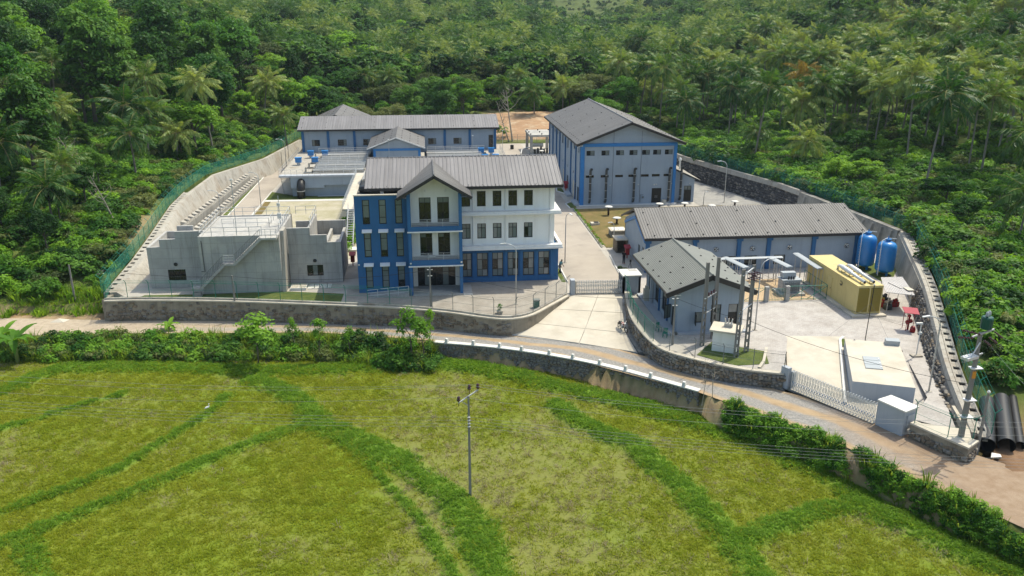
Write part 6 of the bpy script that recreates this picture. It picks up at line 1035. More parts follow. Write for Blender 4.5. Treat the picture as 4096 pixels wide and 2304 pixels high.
MB().bar((26.0, 72.2, 4.9), (27.9, 74.2, 4.9), .08).bar((26.1, 72.4, 3.3), (27.8, 74.1, 3.3), .06).build('crossarm', STEELL, hB); MB().bar((28.3, 69.1, 8.1), (30.0, 70.6, 8.5), .09).bar((28.4, 69.2, 4.6), (29.9, 70.4, 4.9), .07).bar((28.5, 69.3, 8.4), (29.9, 70.4, 8.0), .07).build('crossarm', STEELL, hD)
for k in range(3): mb = MB(); insul(mb, (26.6+.4*k, 72.85+.42*k, 4.95), 1.2); mb.build('insulator', INS, hB)
for k in range(3):
    for j in range(2): p = Vector((29.0+.35*k, 69.8+.3*k, 8.1-.45*j)); MB().tube([p+Vector((.12*i, -.06*i, -.02*i)) for i in range(8)], [.03, .09, .035, .09, .035, .09, .035, .03], 7).build('strain_insulator', INS, hD)
MB().tube([(27.2, 73.4, 4.9), (27.3, 73.5, 3.4), (27.25, 73.3, 1.6), (27.4, 72.4, .2)], .06, 6).build('riser_cable', BLACK, hA)
s1 = pole(.1, 86.5, -2.0, 4.5, 'concrete pole at the roadside in front of the entrance bay', .24, .4); s2 = pole(-21.6, 89.9, .26, 3.2, 'short pole on the front wall before the concrete building', .2, 1.5); s3 = pole(-41.25, 96.4, -2, 3.1, 'grey pole among shrubs at the left forest edge', .22, .5); s4 = pole(23.4, 73.05, .3, 5.0, 'slim pole at the guard house corner by the fence', .2, .8)
for s_, z in ((s1, 4.2), (s4, 4.7)):
    x, y = s_.location.x, s_.location.y; MB().box(x-.3, x+.3, y-.05, y+.05, z, z+.06).build('bracket', STEELL, s_); MB().box(x-.25, x+.25, y-.05, y+.05, z-.7, z-.64).build('bracket', STEELL, s_)
wires('black service cable strung from the forest edge pole along the front wall', [((-41.25, 96.4, 3.0), (-21.6, 89.9, 3.1), .5), ((-21.6, 89.9, 3.1), (.1, 86.5, 4.2), .7)], .018, WIRED); wires('black cable from roadside pole across the driveway to guard house pole', [((.1, 86.5, 4.3), (23.4, 73.05, 4.8), 1.1)], .018, WIRED); wires('black cable from the guard house pole over the paved yard to the right', [((23.4, 73.05, 4.8), (29, 68.4, 4.0), .2), ((29, 68.4, 4.0), (39.8, 52.3, 4.6), .6)], .018, WIRED)
pm = thing('guyed_mast', 'thin black mast with white tip and guy wires before the generator', 'mast', (42.1, 71.2, .05)); MB().tube([(42.1, 71.2, .05), (42.3, 71.3, 6.0)], .045, 6).build('mast', BLACK, pm); MB().lathe((42.3, 71.3, 6.0), [(.09, 0), (.1, .1), (.03, .16)], 8).build('tip', WHITEC, pm); mb = MB(); mb.tube([(42.25, 71.3, 4.2), (39.6, 73.6, .0)], .01, 4).tube([(42.25, 71.3, 4.2), (43.9, 69, .05)], .01, 4); mb.build('guy_wires', WIRE, pm)
# ------------------------------------------------------------------ culvert pipes, water tanks, litter
for (a, b, r, lab) in (((41.75, 51.9, -.35), (45.3, 57.4, .45), .55, 'left black culvert pipe lying beside the thin pole'), ((43.05, 51.6, -.3), (46.6, 57.5, .5), .62, 'middle and widest black culvert pipe on the red soil'), ((44.25, 51.7, -.45), (47.9, 57.9, .35), .36, 'right thinner black culvert pipe')):
    t = thing('culvert_pipe', lab, 'pipe', a, 'black culvert pipes'); MB().tube([a, b], r, 22, False).tube([a, b], r*.93, 22, False).build('pipe', BLACK, t, True)
    A, B_ = Vector(a), Vector(b); MB().tube([A, A.lerp(B_, .012)], r*1.05, 22, False).build('rim', BLACK, t, True)
def wtank(px, py, r, h, lab):
    x, y, z = hit(px, py); t = thing('water_tank', lab, 'tank', (x, y, z)); MB().lathe((x, y, z-.2), [(r*.96, 0), (r, .3), (r*.96, .5), (r, .7), (r*.97, h*.85), (r*1.04, h*.9), (r*.7, h*1.05), (r*.25, h*1.12)], 20).build('shell', BLACK, t, True)
    for k in range(8): a = k*math.pi/4; MB().bar((x+r*.25*math.cos(a), y+r*.25*math.sin(a), z-.2+h*1.1), (x+r*math.cos(a), y+r*math.sin(a), z-.2+h*.93), .12, .06).build('lid_rib', BLACK, t)
wtank(3360, 750, 1.0, 1.9, 'ribbed black plastic water tank in the scrub above the wall'); wtank(3834, 1000, .55, 1.6, 'dark plastic barrel among bushes on the right slope')
x, y, z = hit(3587, 832); sp_ = thing('tree_stump', 'pale cut tree stump in the grass right of the fence', 'stump', (x, y, z)); MB().tube([(x, y, z-.2), (x, y, z+.35)], [.55, .45], 12).build('trunk', BARK, sp_); MB().tube([(x, y, z+.352), (x, y, z+.36)], .42, 12).build('cut_face', M('fresh_cut_wood', (.5, .3, .17), .9), sp_)
for px, py, s, rot, lab, m in ((3980, 1840, .5, .5, 'crumpled white plastic sheet on the red soil', WHITEC), (240, 893, .7, .1, 'blue plastic sheet caught on the left slope', M('blue_plastic', (.03, .15, .55), .4)), (392, 1093, .9, .9, 'pale broken slab on the left slope', CONCW), (405, 1105, .5, .2, 'small white slab lower on the left slope', WHITEC), (240, 1290, 1.0, 0, 'flat concrete cover lying on the road verge at left', CONCL)):
    x, y, z = hit(px, py); tag(MB().add([(x-s, y-.3*s, z+.06), (x+.6*s, y-.5*s, z+.1), (x+s, y+.4*s, z+.08), (x-.3*s, y+.6*s, z+.2), (x, y, z+.3*s)], [(0, 1, 4), (1, 2, 4), (2, 3, 4), (3, 0, 4), (3, 2, 1, 0)]).build('debris', m), lab, 'debris')
ls_ = P(3800, 2100, -3.1); tag(MB().obox((ls_[0], ls_[1], -2.6), (.5, .8, .25), (.8, -.5, 0), (0, 0, 1), .9, .06, .1).build('plank', TRIM), 'white plank leaning in the creepers over the ditch', 'plank')
bn = thing('litter_bin', 'dull green litter bin inside the curved forecourt fence', 'bin', (11.6, 84.9, 0)); MB().box(11.3, 11.9, 84.65, 85.2, 0, .85).build('body', M('dull_green', (.10, .16, .12), .6), bn); MB().box(11.25, 11.95, 84.6, 85.25, .85, .95).build('lid', GREYST, bn)
# concrete pipe frame at the back, machinery under it, orange earth
cf = thing('pump_canopy', 'bare concrete frame canopy beside the back of the tall hall', 'canopy', (26, 190, 0))
for x, y in ((23.9, 186.2), (23.9, 194), (28.6, 186.2), (28.6, 194)): MB().box(x-.3, x+.3, y-.3, y+.3, 0, 3.85).build('column', CONC, cf)
MB().box(23.5, 29.2, 185.8, 194.6, 3.85, 4.3).build('roof_slab', CONC, cf)
me = MB().tube([(0, 0, 0), (0, 0, .25)], .15, 6).mesh('starter_stub', (0, 0, 0), False); me.materials.append(DARK)
for i in range(9): inst('starter_stub', me, cf, (23.8+(i % 3)*2.5, 186.6+(i//3)*3.4, 4.3))
pu = thing('pump_set', 'dark pumps and silver pipework under the concrete frame', 'pump', (26, 188, 0)); MB().tube([(24.6, 189, 1.6), (27, 189, 1.6)], .45, 12).build('silver_vessel', STEELL, pu)
for k in range(6): MB().box(24.6+k*.7, 25+k*.7, 186.6, 187.2, 0, .9+.3*(k % 3)).build('pump', BLACK, pu)
MB().tube([(21.5, 186, .1), (21.9, 187.5, .8), (23, 188.2, 1.1), (24.5, 188.4, 1.2)], .12, 8).build('hose', STEELL, pu)
av = thing('pipe_vent', 'white capped vent pipe before the concrete frame', 'vent', (25.8, 183, 0)); MB().tube([(25.8, 183, 0), (25.8, 183, 1.2)], .12, 8).build('stem', PIPED, av); MB().lathe((25.8, 183, 1.2), [(.4, -.02), (.55, .03), (.3, .12)], 14).build('cap', WHITEC, av)
tag(MB().lathe((20.3, 193.5, 0), [(.4, 0), (.42, .9), (.35, 1.0)], 12).build('drum', BLACK), 'black drum standing by the back fence', 'drum')
mound = MB(); nm = 16
for i in range(nm):
    for j in range(nm):
        f = lambda a, b: (16.5+a*1.7, 204.5+b*1.9, max(T(16.5+a*1.7, 204.5+b*1.9)-.1, 0)+1.5*math.sin(math.pi*a/nm)**.6*math.sin(math.pi*min(1, b/nm*1.0))**.5*(.7+.5*float(vnoise(a*1.7, b*1.9, 4, 3))))
        mound.quad(f(i, j), f(i+1, j), f(i+1, j+1), f(i, j+1))
struct(mound.build('earth_bank', SOIL, smooth=True))
# ------------------------------------------------------------------ people, motorcycle, worker's tool, egret
SKIN = M('skin', (.16, .085, .05), .6, .05)
def person(lab, loc, rz_, top, bot, hair=(.01, .008, .007), lean=0., arms=((.28, -.1, .95), (-.28, -.1, .95)), legs=((.1, 0), (-.1, 0)), shoe=BLACK, cap=None, h=1.72):
    t = thing('person', lab, 'person', (0, 0, 0)); k = h/1.72; ln = lambda z: -lean*max(0, z-.9)
    b = MB(); hip = .92
    b.tube([(0, ln(.86), .86), (0, ln(1.0), 1.0), (0, ln(1.2), 1.2), (0, ln(1.38), 1.38), (0, ln(1.46), 1.46), (0, ln(1.56), 1.56)], [.13, .15, .155, .18, .09, .055], 12)
    hy_ = ln(1.64)-.01; b.lathe((0, hy_, 1.5), [(.03, .0), (.065, .03), (.085, .1), (.088, .16), (.06, .22), (.01, .235)], 12); b.box(-.015, .015, hy_-.11, hy_-.075, 1.59, 1.63); b.box(-.1, -.085, hy_-.015, hy_+.02, 1.58, 1.64); b.box(.085, .1, hy_-.015, hy_+.02, 1.58, 1.64)
    sl_m, tr_m, sh_m = MB(), MB(), MB()
    for s, (ax_, ay, az) in zip((1, -1), arms):
        sh = Vector((s*.19, ln(1.4), 1.4)); hd = Vector((ax_, ay+ln(1.1), az)); el = (sh+hd)/2+Vector((s*.05, .07, -.03)); b.tube([sh, el, hd], [.055, .042, .032], 8); d = (hd-el).normalized()
        b.obox(hd+d*.05, d, (0, 1, 0), d.cross(Vector((0, 1, 0))), .05, .035, .018)
        for q in range(4): o = Vector((0, -.03+.02*q, 0)); b.tube([hd+d*.09+o, hd+d*(.14+.01*(q % 2))+o, hd+d*.165+o+Vector((0, 0, -.015))], .009, 5)
        b.tube([hd+d*.03+Vector((0, -.035, 0)), hd+d*.08+Vector((0, -.06, 0))], .011, 5); sl_m.tube([sh-Vector((0, 0, 0)), sh.lerp(el, .85)], [.075, .06], 8)
    for s, (fx, fy) in zip((1, -1), legs):
        hp = Vector((s*.09, 0, hip)); ft_ = Vector((s*.1+fx-s*.1 if False else fx, fy, .06)); kn = (hp+ft_)/2+Vector((0, -.05, .02)); b.tube([hp, kn, ft_], [.085, .06, .04], 8); tr_m.tube([hp+Vector((0, 0, .06)), kn, ft_+Vector((0, 0, .03))], [.1, .078, .062], 9); sh_m.obox(ft_+Vector((0, -.06, -.02)), (1, 0, 0), (0, 1, 0), (0, 0, 1), .045, .13, .04)
    bd = b.build('body', SKIN, t, True); sl_m.tube([(0, ln(.88), .88), (0, ln(1.0), 1.0), (0, ln(1.2), 1.2), (0, ln(1.4), 1.4), (0, ln(1.47), 1.47)], [.155, .168, .172, .2, .085], 12); sl_m.build('shirt', top, t, True); tr_m.tube([(0, 0, .86), (0, ln(.98), .98)], [.15, .16], 10); tr_m.build('trousers', bot, t, True); sh_m.build('shoes', shoe, t)
    hr = MB().lathe((0, hy_+.012, 1.6), [(.094, 0), (.097, .07), (.07, .13), (.01, .148)], 12); hr.build('hair', M('hair_'+lab[:12], hair, .7), t, True)
    t.location = loc; t.rotation_euler.z = rz_; t.scale = (k, k, k); return t
DKC = M('black_cloth', (.012, .012, .016), .9); JEANS = M('dark_trousers', (.02, .022, .035), .9); TEALC = M('teal_shirt', (.10, .22, .24), .9); ORG = M('orange_plastic', (.55, .12, .02), .5); DGC = M('dark_green_trousers', (.02, .03, .022), .9); WSH = M('white_patterned_shirt', (.45, .45, .45), .9, .4, 18)
person('person in black shirt and dark trousers standing beside the workshop wall', (24.95, 100.2, .012), 2.7, DKC, JEANS, arms=((.22, -.2, 1.1), (-.2, -.22, 1.1)), shoe=PINK)
person('person in pale shirt and dark trousers at the guard house porch', (24.05, 92.3, .06), 1.2, WSH, JEANS, arms=((.26, -.1, .95), (-.2, -.25, 1.15)))
person('worker in teal shirt leaning over a brush cutter beside the office', (16.15, 97.2, .035), .9, TEALC, DGC, lean=.35, arms=((.25, -.3, .85), (-.25, -.25, .9)), legs=((.14, .12), (-.1, -.15)))
bc = thing('brush_cutter', 'orange brush cutter held by the worker beside the office', 'brush cutter', (15.9, 97, .03)); MB().tube([(16.5, 97.35, 1.05), (15.35, 96.8, .12)], .02, 6).build('shaft', STEELL, bc); MB().box(15.45, 15.8, 96.75, 97.05, .55, .85).build('engine', ORG, bc); MB().lathe((15.3, 96.78, .08), [(.16, 0), (.17, .02), (.05, .05)], 12).build('cutting_head', BLACK, bc); MB().tube([(15.9, 96.9, .95), (16.05, 97.3, .95)], .018, 6).build('handlebar', BLACK, bc)
mc = thing('motorcycle', 'parked dark motorcycle leaning on its stand at the driveway edge', 'motorcycle', (0, 0, 0))
for y in (-.62, .62):
    w = [(0, y+.29*math.cos(a), .3+.29*math.sin(a)) for a in np.linspace(0, 2*math.pi, 17)]; wo = MB().tube(w, .05, 6, False).build('wheel', BLACK, mc); sp2 = MB()
    for k in range(8): a = k*math.pi/4; sp2.tube([(0, y, .3), (0, y+.27*math.cos(a), .3+.27*math.sin(a))], .008, 4)
    sp2.tube([(-.06, y, .3), (.06, y, .3)], .05, 8); sp2.build('spokes', STEELL, wo)
MB().tube([(0, -.62, .3), (0, -.42, .95), (0, -.38, 1.05)], .03, 6).tube([(0, -.42, .85), (0, 0, .55), (0, .62, .3)], .03, 6).tube([(0, -.3, .8), (0, .3, .72), (0, .62, .3)], .03, 6).build('frame', PIPED, mc); MB().tube([(0, -.35, .8), (0, -.2, .88), (0, 0, .86), (0, .12, .76)], [.06, .14, .14, .06], 10).build('fuel_tank', RED, mc, True); MB().tube([(0, .05, .78), (0, .3, .8), (0, .62, .86)], [.1, .12, .07], 8).build('saddle', BLACK, mc, True); MB().box(-.12, .12, -.12, .22, .32, .6).build('engine', STEEL, mc); MB().tube([(.35, -.28, 1.08), (.1, -.4, 1.02), (-.1, -.4, 1.02), (-.35, -.28, 1.08)], .018, 6).build('handlebar', STEELL, mc)
for s in (-1, 1): MB().tube([(s*.28, -.3, 1.08), (s*.32, -.32, 1.25)], .01, 5).lathe((s*.32, -.32, 1.25), [(.04, 0), (.06, .03), (.03, .08)], 8).build('mirror', BLACK, mc)
MB().lathe((0, -.5, .85), [(.06, 0), (.1, .08), (.08, .16), (.03, .18)], 10).build('headlamp', STEELL, mc); MB().tube([(.12, .1, .3), (.14, .7, .36)], .04, 8).build('exhaust', STEELL, mc); MB().tube([(0, .35, .62), (0, .7, .72), (0, .92, .55)], .06, 8).build('rear_mudguard', BLACK, mc); MB().tube([(-.05, .1, .35), (-.28, .12, .02)], .015, 5).build('side_stand', STEEL, mc)
mc.location = (20.05, 79.6, -.98); mc.rotation_euler = (.0, -.12, .35)
eg = thing('egret', 'white egret standing on the narrow field bund at left', 'bird', (0, 0, 0)); ew = M('white_feathers', (.78, .76, .7), .8, .05)
MB().tube([(0, .32, .38), (0, .15, .44), (0, -.05, .5), (0, -.18, .56), (0, -.22, .68), (0, -.16, .8), (0, -.2, .9), (0, -.27, .92)], [.02, .1, .13, .09, .04, .03, .04, .02], 9).build('body', ew, eg, True); MB().tube([(0, -.27, .92), (0, -.42, .9)], [.018, .004], 6).build('beak', YEL, eg)
for s in (-1, 1): MB().tube([(s*.04, 0, .42), (s*.045, .02, .22), (s*.045, -.0, .0)], .012, 5).build('leg', BLACK, eg)
ex, ey, _ = P(829, 1632, -2.9); eg.location = (ex, ey, float(fieldz(np.array([ex]), np.array([ey]))[0])); eg.rotation_euler.z = 1.9; eg.scale = (.8,)*3
# ------------------------------------------------------------------ vegetation
G1 = leafmat('broadleaf_green', (.021, .085, .012), (.075, .205, .021), (.19, .36, .034), .4)
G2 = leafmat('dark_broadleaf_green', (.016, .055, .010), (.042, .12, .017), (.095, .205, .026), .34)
G3 = leafmat('bright_young_green', (.075, .185, .018), (.125, .27, .026), (.20, .36, .04), .42)
G4 = leafmat('olive_green', (.055, .085, .025), (.10, .14, .04), (.16, .19, .06), .35)
GP = leafmat('palm_green', (.026, .085, .016), (.082, .17, .03), (.25, .32, .09), .36, .3, .6)
GPY = leafmat('yellow_palm_frond', (.152, .123, .028), (.228, .162, .033), (.266, .190, .048), .35)
GGR = leafmat('field_grass', (.20, .26, .02), (.24, .29, .026), (.28, .31, .038), .6, .05, .2)
GDR = leafmat('dry_stubble', (.24, .21, .12), (.29, .255, .165), (.33, .30, .21), .5, .05, .6)
GWD = leafmat('bund_weeds', (.11, .225, .022), (.15, .275, .03), (.20, .33, .045), .6, .05, .6)
GHG = leafmat('hedge_grass', (.085, .15, .02), (.145, .235, .03), (.22, .30, .055), .45, .1, .8)
def quads_mesh(name, C, Nn, U, sl, sw, mat):
    """leaf diamonds: centre C, normal N, long axis U, half length and half width"""
    Nn = Nn/np.linalg.norm(Nn, axis=1, keepdims=True); U = U-(U*Nn).sum(1, keepdims=True)*Nn; U = U/np.linalg.norm(U, axis=1, keepdims=True); V = np.cross(Nn, U); sl = sl[:, None]; sw = sw[:, None]
    co = np.stack([C-U*sl, C+V*sw+Nn*sw*.25, C+U*sl, C-V*sw+Nn*sw*.25], 1).reshape(-1, 3); return raw_mesh(name, co, np.arange(len(co)).reshape(-1, 4), mat)
def raw_mesh(name, co, f, mat):
    me = bpy.data.meshes.new(name); k = f.shape[1]; me.vertices.add(len(co)); me.vertices.foreach_set('co', co.astype(np.float32).ravel()); me.loops.add(f.size); me.loops.foreach_set('vertex_index', f.astype(np.int32).ravel()); me.polygons.add(len(f)); me.polygons.foreach_set('loop_start', np.arange(len(f))*k); me.update(calc_edges=True); me.materials.append(mat); return me
def crown(name, seed, mat, rx=3.2, rz_=2.8, cz=7., nclump=46, per=120, leaf=.22, cl=1.0, flat=.75, hollow=.35, droop=0.):
    g = np.random.default_rng(seed); C = []; Nv = []
    a = g.uniform(0, 2*np.pi, nclump); u = g.uniform(-.75, 1, nclump); rad = g.uniform(hollow, 1, nclump)**.6; lob = 1+.28*np.sin(a*2+g.uniform(0, 6))+.18*np.sin(a*3+g.uniform(0, 6))
    s = np.sqrt(1-u*u); cc = np.stack([np.cos(a)*s*rx*rad*lob, np.sin(a)*s*rx*rad*lob, cz+u*rz_*rad], 1)
    for c in cc:
        n = int(per*g.uniform(.6, 1.4)); r = cl*g.uniform(.65, 1.35); d = g.normal(size=(n, 3)); d /= np.linalg.norm(d, axis=1, keepdims=True); d[:, 2] = np.where(d[:, 2] < -.3, -d[:, 2], d[:, 2]); q = g.uniform(.55, 1.05, (n, 1)); p = c+d*q*r*np.array([1.15, 1.15, flat]); C.append(p); Nv.append(d*.8+np.array([0, 0, .75])+g.normal(size=(n, 3))*.5)
    C = np.concatenate(C); Nv = np.concatenate(Nv); m = len(C); U = g.normal(size=(m, 3)); U[:, 2] -= droop
    return quads_mesh(name, C, Nv, U, leaf*g.uniform(.7, 1.3, m), leaf*.5*g.uniform(.7, 1.3, m), mat)
def trunk(name, seed, h=5.5, r=.22, mat=BARK, limbs=5, reach=2.2):
    g = random.Random(seed); mb = MB(); p = [(0, 0, -1.2), (g.uniform(-.15, .15), g.uniform(-.15, .15), h*.45), (g.uniform(-.3, .3), g.uniform(-.3, .3), h), (g.uniform(-.5, .5), g.uniform(-.5, .5), h*1.35)]; mb.tube(p, [r, r*.8, r*.55, r*.2], 7)
    for k in range(limbs): a = k*6.28/limbs+g.uniform(-.4, .4); z = h*g.uniform(.6, 1.0); mb.tube([(p[1][0], p[1][1], z), (math.cos(a)*reach*.5, math.sin(a)*reach*.5, z+h*.2), (math.cos(a)*reach, math.sin(a)*reach, z+h*.33)], [r*.45, r*.3, r*.1], 5)
    me = mb.mesh(name, (0, 0, 0), True); me.materials.append(mat); return me
def palm_crown(name, seed, mat, nf=26, L=4.3, dead=4, ln=26):
    g = np.random.default_rng(seed); C = []; Nn = []; U = []; sl = []; sw = []; rach = MB()
    for k in range(nf):
        az = k*2.39996+g.uniform(-.2, .2); e0 = R(82)-R(125)*(k/nf)**.85+g.uniform(-.12, .12); l = L*g.uniform(.85, 1.1)*(.75 if k < 3 else 1); bend = R(62)*g.uniform(.75, 1.3); tw = g.uniform(-.5, .5); pts = [np.zeros(3)]; dirs = []; n = 12
        for i in range(n):
            e = e0-bend*(i/n)**1.3; d = np.array([np.cos(az)*np.cos(e), np.sin(az)*np.cos(e), np.sin(e)]); dirs.append(d); pts.append(pts[-1]+d*l/n)
        rach.tube([tuple(p) for p in pts[::2]], list(np.linspace(.055, .012, len(pts[::2]))), 4, False)
        side = np.array([-np.sin(az), np.cos(az), 0])
        for j in range(ln):
            f = .12+.88*(j+.5)/ln; i = min(n-1, int(f*n)); p = pts[i]+dirs[i]*(f*n-i)*l/n; d = dirs[i]; up = np.cross(side, d)*-1; up = up if up[2] > 0 else -up; s1 = side*np.cos(tw)+up*np.sin(tw); ll = (.95*np.sin(np.pi*min(1, f*.85+.18))**.7+.12)*L/4.3
            for s in (-1, 1):
                dr = (.35+.5*f)*g.uniform(.5, 1.4); dv = s1*s*.85+d*.55+np.array([0, 0, -dr]); dv /= np.linalg.norm(dv); C.append(p+dv*ll*.5); U.append(dv); Nn.append(np.cross(dv, d)*s+g.normal(size=3)*.15+np.array([0, 0, .25])); sl.append(ll*.52); sw.append(.075*L/4.3*g.uniform(.8, 1.3))
    me = quads_mesh(name, np.array(C), np.array(Nn), np.array(U), np.array(sl), np.array(sw), mat)
    return me, rach
def palm_trunk(name, seed, h=10, lean=1.0):
    g = random.Random(seed); a = g.uniform(0, 6.28); mb = MB(); n = 8; pts = []
    for k in range(n+1): t = k/n; pts.append((math.cos(a)*lean*(t-1)*(1+.5*t)*.7, math.sin(a)*lean*(t-1)*(1+.5*t)*.7, -h*(1-t)-(1.0 if k == 0 else 0)))
    mb.tube(pts, [.24]+[.17-.05*k/n for k in range(n)], 7)
    for k in range(7): b = k*.9; mb.lathe((.25*math.cos(b), .25*math.sin(b), -.45), [(.03, -.12), (.12, -.02), (.12, .08), (.03, .18)], 6)
    me = mb.mesh(name, (0, 0, 0), True); me.materials.append(BARKP); return me
PC = [palm_crown('crown', 11, GP, 24, 5.0), palm_crown('crown', 12, GP, 20, 5.4), palm_crown('crown', 13, GP, 26, 4.8), palm_crown('crown', 14, GPY, 16, 4.4)]
PCM = []
for me, rc_ in PC: r = rc_.mesh('rachis', (0, 0, 0), False); r.materials.append(GPY if me.materials[0] == GPY else M('frond_stalk%d' % len(PCM), (.24, .22, .07), .7)); PCM.append((me, r))
PT = [palm_trunk('trunk', 20+k, 10, l) for k, l in enumerate((.6, 1.6, 2.4))]
def palm(x, y, z, h, lab, grp, s=1.0, v=None):
    k = random.randrange(3) if v is None else v; t = thing('coconut_palm', lab, 'palm tree', (x, y, z), grp); c = inst('crown', PCM[k][0], None, (0, 0, 0)); c.parent = t; c.location = (0, 0, h); a = random.uniform(0, 6.28); c.rotation_euler = (random.uniform(-.1, .1), random.uniform(-.1, .1), a); sc = s*random.uniform(1.0, 1.25); c.scale = (sc, sc, sc)
    r = inst('frond_stalks', PCM[k][1], None, (0, 0, 0)); r.parent = c
    tr_ = inst('trunk', random.choice(PT), None, (0, 0, 0)); tr_.parent = t; tr_.location = (0, 0, h); tr_.rotation_euler.z = random.uniform(0, 6.28); q = max(.6, min(1.2, s)); tr_.scale = (q, q, h/10)
    return t
CR = [crown('crown', 31, G1), crown('crown', 32, G2, 3.4, 3.2, 7, 50, 120, .23, 1.05), crown('crown', 33, G1, 2.6, 3.6, 7.2, 48, 115, .22, .95), crown('crown', 34, G3, 3.0, 2.2, 6.4, 40, 115, .24, 1.0), crown('crown', 35, G2, 2.2, 4.4, 6.6, 54, 110, .22, .9), crown('crown', 36, G4, 3.3, 2.5, 6.8, 42, 120, .18, 1.1), crown('crown', 37, G1, 3.6, 2.4, 7.4, 48, 115, .25, 1.1, .55)]
TR_ = [trunk('trunk', 40+k) for k in range(3)]
def tree(x, y, z, h, lab, grp=None, v=0, w=1.0, name='broadleaf_tree', tk=None):
    t = thing(name, lab, 'tree', (x, y, z), grp); s = h/9.6; c = inst('crown', CR[v], None, (0, 0, 0)); c.parent = t; a = random.uniform(0, 6.28); c.rotation_euler = (random.uniform(-.12, .12), random.uniform(-.12, .12), a); c.scale = (s*w, s*w*random.uniform(.85, 1.15), s*random.uniform(.92, 1.08)); c.location = (0, 0, random.uniform(-.5, .2)*s)
    k = inst('trunk', TR_[v % 3] if tk is None else tk, None, (0, 0, 0)); k.parent = t; k.rotation_euler.z = random.uniform(0, 6.28); k.scale = (s, s, s); return t
BS = [crown('bush', 51, G1, 1.2, .8, .6, 14, 60, .16, .55, .8), crown('bush', 52, G3, 1.1, .7, .55, 12, 60, .18, .55, .8), crown('bush', 53, G2, 1.3, .9, .6, 14, 60, .17, .6, .8), crown('bush', 54, G4, 1.2, .8, .6, 13, 60, .14, .55, .8)]
FARC = [crown('far', 61, G2, 3.0, 2.8, 6.2, 22, 30, .55, 1.1), crown('far', 62, G2, 3.2, 3.2, 6.4, 26, 26, .62, 1.1), crown('far', 63, G4, 3, 2.4, 6, 24, 26, .55, 1.1), crown('far', 64, G3, 2.8, 2.4, 6, 22, 26, .6, 1.1)]
FARP = palm_crown('farpalm', 65, GP, 20, 4.2, ln=12)[0]; _co = np.empty(len(FARP.vertices)*3, np.float32); FARP.vertices.foreach_get('co', _co); _co = _co.reshape(-1, 3); _co[:, 2] += 9.5; FARP.vertices.foreach_set('co', _co.ravel())
def scatter(name, lab, cat, srcs, pts, idx, scale, rot=None, kind='stuff'):
    """one object: a cloud of points that carries a copy of one of the source meshes at each point"""
    n = len(pts); me = bpy.data.meshes.new(name); me.vertices.add(n); me.vertices.foreach_set('co', np.asarray(pts, np.float32).ravel())
    me.attributes.new('vi', 'INT', 'POINT').data.foreach_set('value', np.asarray(idx, np.int32)); scale = np.asarray(scale, np.float32); scale = np.stack([scale]*3, 1) if scale.ndim == 1 else scale
    me.attributes.new('vs', 'FLOAT_VECTOR', 'POINT').data.foreach_set('vector', scale.ravel())
    if rot is None: rot = np.stack([RNG.uniform(-.12, .12, n), RNG.uniform(-.12, .12, n), RNG.uniform(0, 6.28, n)], 1)
    me.attributes.new('vr', 'FLOAT_VECTOR', 'POINT').data.foreach_set('vector', rot.astype(np.float32).ravel())
    o = bpy.data.objects.new(name, me); COL.objects.link(o); tag(o, lab, cat, kind=kind)
    for s in srcs:
        if s.materials and s.materials[0].name not in [m.name for m in me.materials]: me.materials.append(s.materials[0])
    ng = bpy.data.node_groups.new('scatter_'+name, 'GeometryNodeTree'); ng.interface.new_socket('Geometry', in_out='INPUT', socket_type='NodeSocketGeometry'); ng.interface.new_socket('Geometry', in_out='OUTPUT', socket_type='NodeSocketGeometry')
    ns, ls = ng.nodes, ng.links; gi = ns.new('NodeGroupInput'); go = ns.new('NodeGroupOutput'); jn = ns.new('GeometryNodeJoinGeometry')
    def attr(nm, dt): a = ns.new('GeometryNodeInputNamedAttribute'); a.data_type = dt; a.inputs[0].default_value = nm; return a
    for k, s in enumerate(srcs):
        so_ = bpy.data.objects.new('source_'+name, s); oi = ns.new('GeometryNodeObjectInfo'); oi.inputs['Object'].default_value = so_; oi.inputs['As Instance'].default_value = True
        ip = ns.new('GeometryNodeInstanceOnPoints'); cp = ns.new('FunctionNodeCompare'); cp.data_type = 'INT'; cp.operation = 'EQUAL'; va = attr('vi', 'INT'); ls.new(va.outputs[0], cp.inputs[2]); cp.inputs[3].default_value = k
        ls.new(gi.outputs[0], ip.inputs['Points']); ls.new(cp.outputs[0], ip.inputs['Selection']); ls.new(oi.outputs['Geometry'], ip.inputs['Instance']); ls.new(attr('vr', 'FLOAT_VECTOR').outputs[0], ip.inputs['Rotation']); ls.new(attr('vs', 'FLOAT_VECTOR').outputs[0], ip.inputs['Scale']); ls.new(ip.outputs[0], jn.inputs[0])
    ls.new(jn.outputs[0], go.inputs[0]); md = o.modifiers.new('scatter', 'NODES'); md.node_group = ng; return o
def visible(x, y, z=0, m=.08):
    v = np.array([x, y, z-CAM_H]); d = v@_f; return d > 5 and abs(v@_r)/d < .6166+m and -(v@_u)/d < .347+m and -(v@_u)/d > -.347-m*1.6
def pois(n, gen, md, tries=40, avoid=()):
    out = list(avoid); k0 = len(out)
    for _ in range(n*tries):
        if len(out)-k0 >= n: break
        x, y = gen()
        if all((x-a)**2+(y-b)**2 > md*md for a, b in out): out.append((x, y))
    return out[k0:]
U = random.uniform
